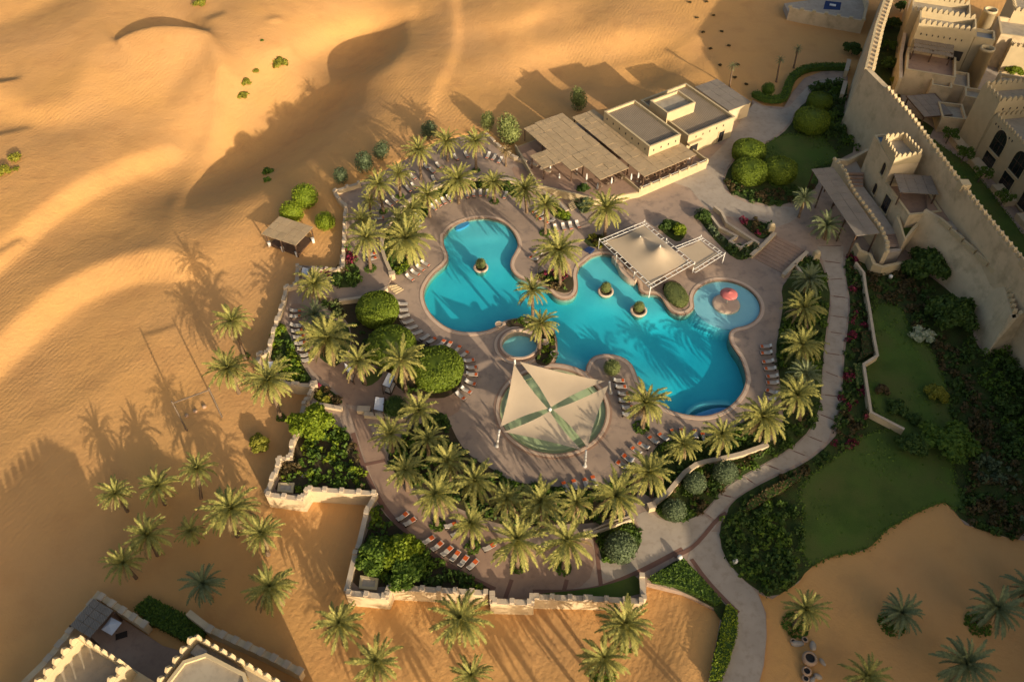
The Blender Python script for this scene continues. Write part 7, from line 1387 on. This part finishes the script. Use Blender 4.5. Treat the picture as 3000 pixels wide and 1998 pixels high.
# closed white parasols and terrace furniture at the restaurant
for i, (x, y, z, lab) in enumerate(((140, 1030, 0, 'farthest left, by the terrace path'), (222, 1045, 0, 'second from the left, under the reed roof corner'), (318, 1150, 0, 'alone on the paving before the restaurant'), (500, 1050, 1.3, 'behind the planter under the left reed roof'), (605, 1150, 1.3, 'above the leafy planter'), (720, 1250, .4, 'at the foot of the left reed roof'), (868, 1190, .6, 'beside the restaurant steps'), (1075, 1150, 1.3, 'left of two at the gap between the roofs'), (1150, 1130, 1.3, 'right of two at the gap between the roofs'), (1690, 930, 1.3, 'at the right end of the dining terrace'))):
    p = W('d', x, y, z); o = thing('closed_parasol', 'closed white parasol, '+lab, 'parasol', (*p, z), 0, 'closed white parasols')
    MB().tube([(0, 0, 0), (0, 0, 2.4)], .035, 6).build('pole', M['wood'], o); MB().lathe([(.16, .9), (.2, 1.2), (.15, 1.9), (.04, 2.45)], 10).build('cloth', M['towelw'], o, True); MB().lathe([(.3, 0), (.3, .08)], 12).build('foot', M['stone'], o)
ts = MB().lathe([(.25, 0), (.05, .05), (.05, .7), (.45, .72), (.45, .76)], 12).mesh('table_stand', M['wood'])
cs = MB().box((0, 0, .43), (.5, .5, .08)).box((-.23, 0, .7), (.06, .5, .5)); [cs.box((x, y, .2), (.05, .05, .42)) for x in (-.2, .2) for y in (-.2, .2)]; cs = cs.mesh('chair_body', M['bark']); cu = MB().box((.02, 0, .5), (.44, .44, .07)).mesh('seat_cushion', M['orange']) if False else MB().box((.02, 0, .5), (.44, .44, .07)).mesh('seat_cushion', M['terra'])
k = 0
for i in range(6):
    p = OR+ru*(1.6+2.0*i)+rv*1.9; o = thing('dining_table', 'small round dining table, %s from the left along the restaurant front' % ORD[i], 'table', (p.x, p.y, 1.34), R(RA), 'dining tables'); ob('table_stand', ts, o)
    for s in (-1, 1):
        q = p+ru*.75*s; ch = thing('dining_chair', 'wooden chair on the %s of the %s table along the restaurant front' % ('left' if s < 0 else 'right', ORD[i]), 'chair', (q.x, q.y, 1.34), R(RA+(0 if s < 0 else 180)), 'dining chairs'); ob('chair_body', cs, ch); ob('seat_cushion', cu, ch)
for i in range(4):
    p = OL+ru*(1.0+1.7*i)+rv*1.5; o = thing('dining_table', 'small round dining table, %s from the left under the left reed roof' % ORD[i], 'table', (p.x, p.y, 1.34), R(RA), 'dining tables'); ob('table_stand', ts, o)
    q = p-rv*.75; ch = thing('dining_chair', 'wooden chair at the %s table under the left reed roof' % ORD[i], 'chair', (q.x, q.y, 1.34), R(RA+90), 'dining chairs'); ob('chair_body', cs, ch); ob('seat_cushion', cu, ch)
# wells in the corner beds, navy cover by the tent, court parasol
for t_, q, lab in (('i', [(225, 890), (370, 890), (355, 975), (215, 965)], 'square stone cover in the corner of the walled bed'), ('8', [(135, 835), (250, 855), (240, 925), (125, 915)], 'square stone well with a pale rim in the bottom corner bed')):
    p = WS(t_, q, .5); o = thing('stone_cistern', lab, 'cistern', (0, 0, 0), 0, 'stone cisterns'); MB().prism(grow(p, .1), 0, .5, holes=[grow(p, -.25)]).build('cistern_rim', M['plaster2'], o); MB().prism(grow(p, -.24), 0, .38).build('cistern_lid', M['stone'], o)
tag(MB().prism(WS('g', [(35, 385), (75, 360), (125, 380), (90, 412)], .5), .1, .55).build('covered_crate', M['navy']), 'navy blue covered crate beside the tent canopy flower bed', 'crate')
p = W('e', 715, 340, .4); o = thing('court_parasol', 'pale square parasol over dark seats in the lower left villa court', 'parasol', (p[0], p[1], zb), R(20))
MB().tube([(0, 0, 0), (0, 0, 2.6)], .04, 6).build('pole', M['wood'], o); MB().lathe([(1.25, 2.2), (.1, 2.75)], 4, capb=False).build('cloth', M['canvas'], o); MB().box((.6, -.8, .35), (1.4, .8, .5)).build('seat', M['wicker'], o)
# stepping stones in the walled bed
sm = MB().box((0, 0, 0), (.55, .42, .1)).mesh('stepping_stone', M['stone'])
for i, (x, y) in enumerate(((945, 550), (915, 565), (885, 583), (850, 605), (520, 790), (495, 805), (468, 820))): p = W('i', x, y, .1); tag(ob('stepping_stone', sm, None, (*p, .08), (0, 0, R(-25))), '%s square stepping stone from the path in the walled corner bed' % ORD[i], 'stone', 'stepping stones in the walled bed')
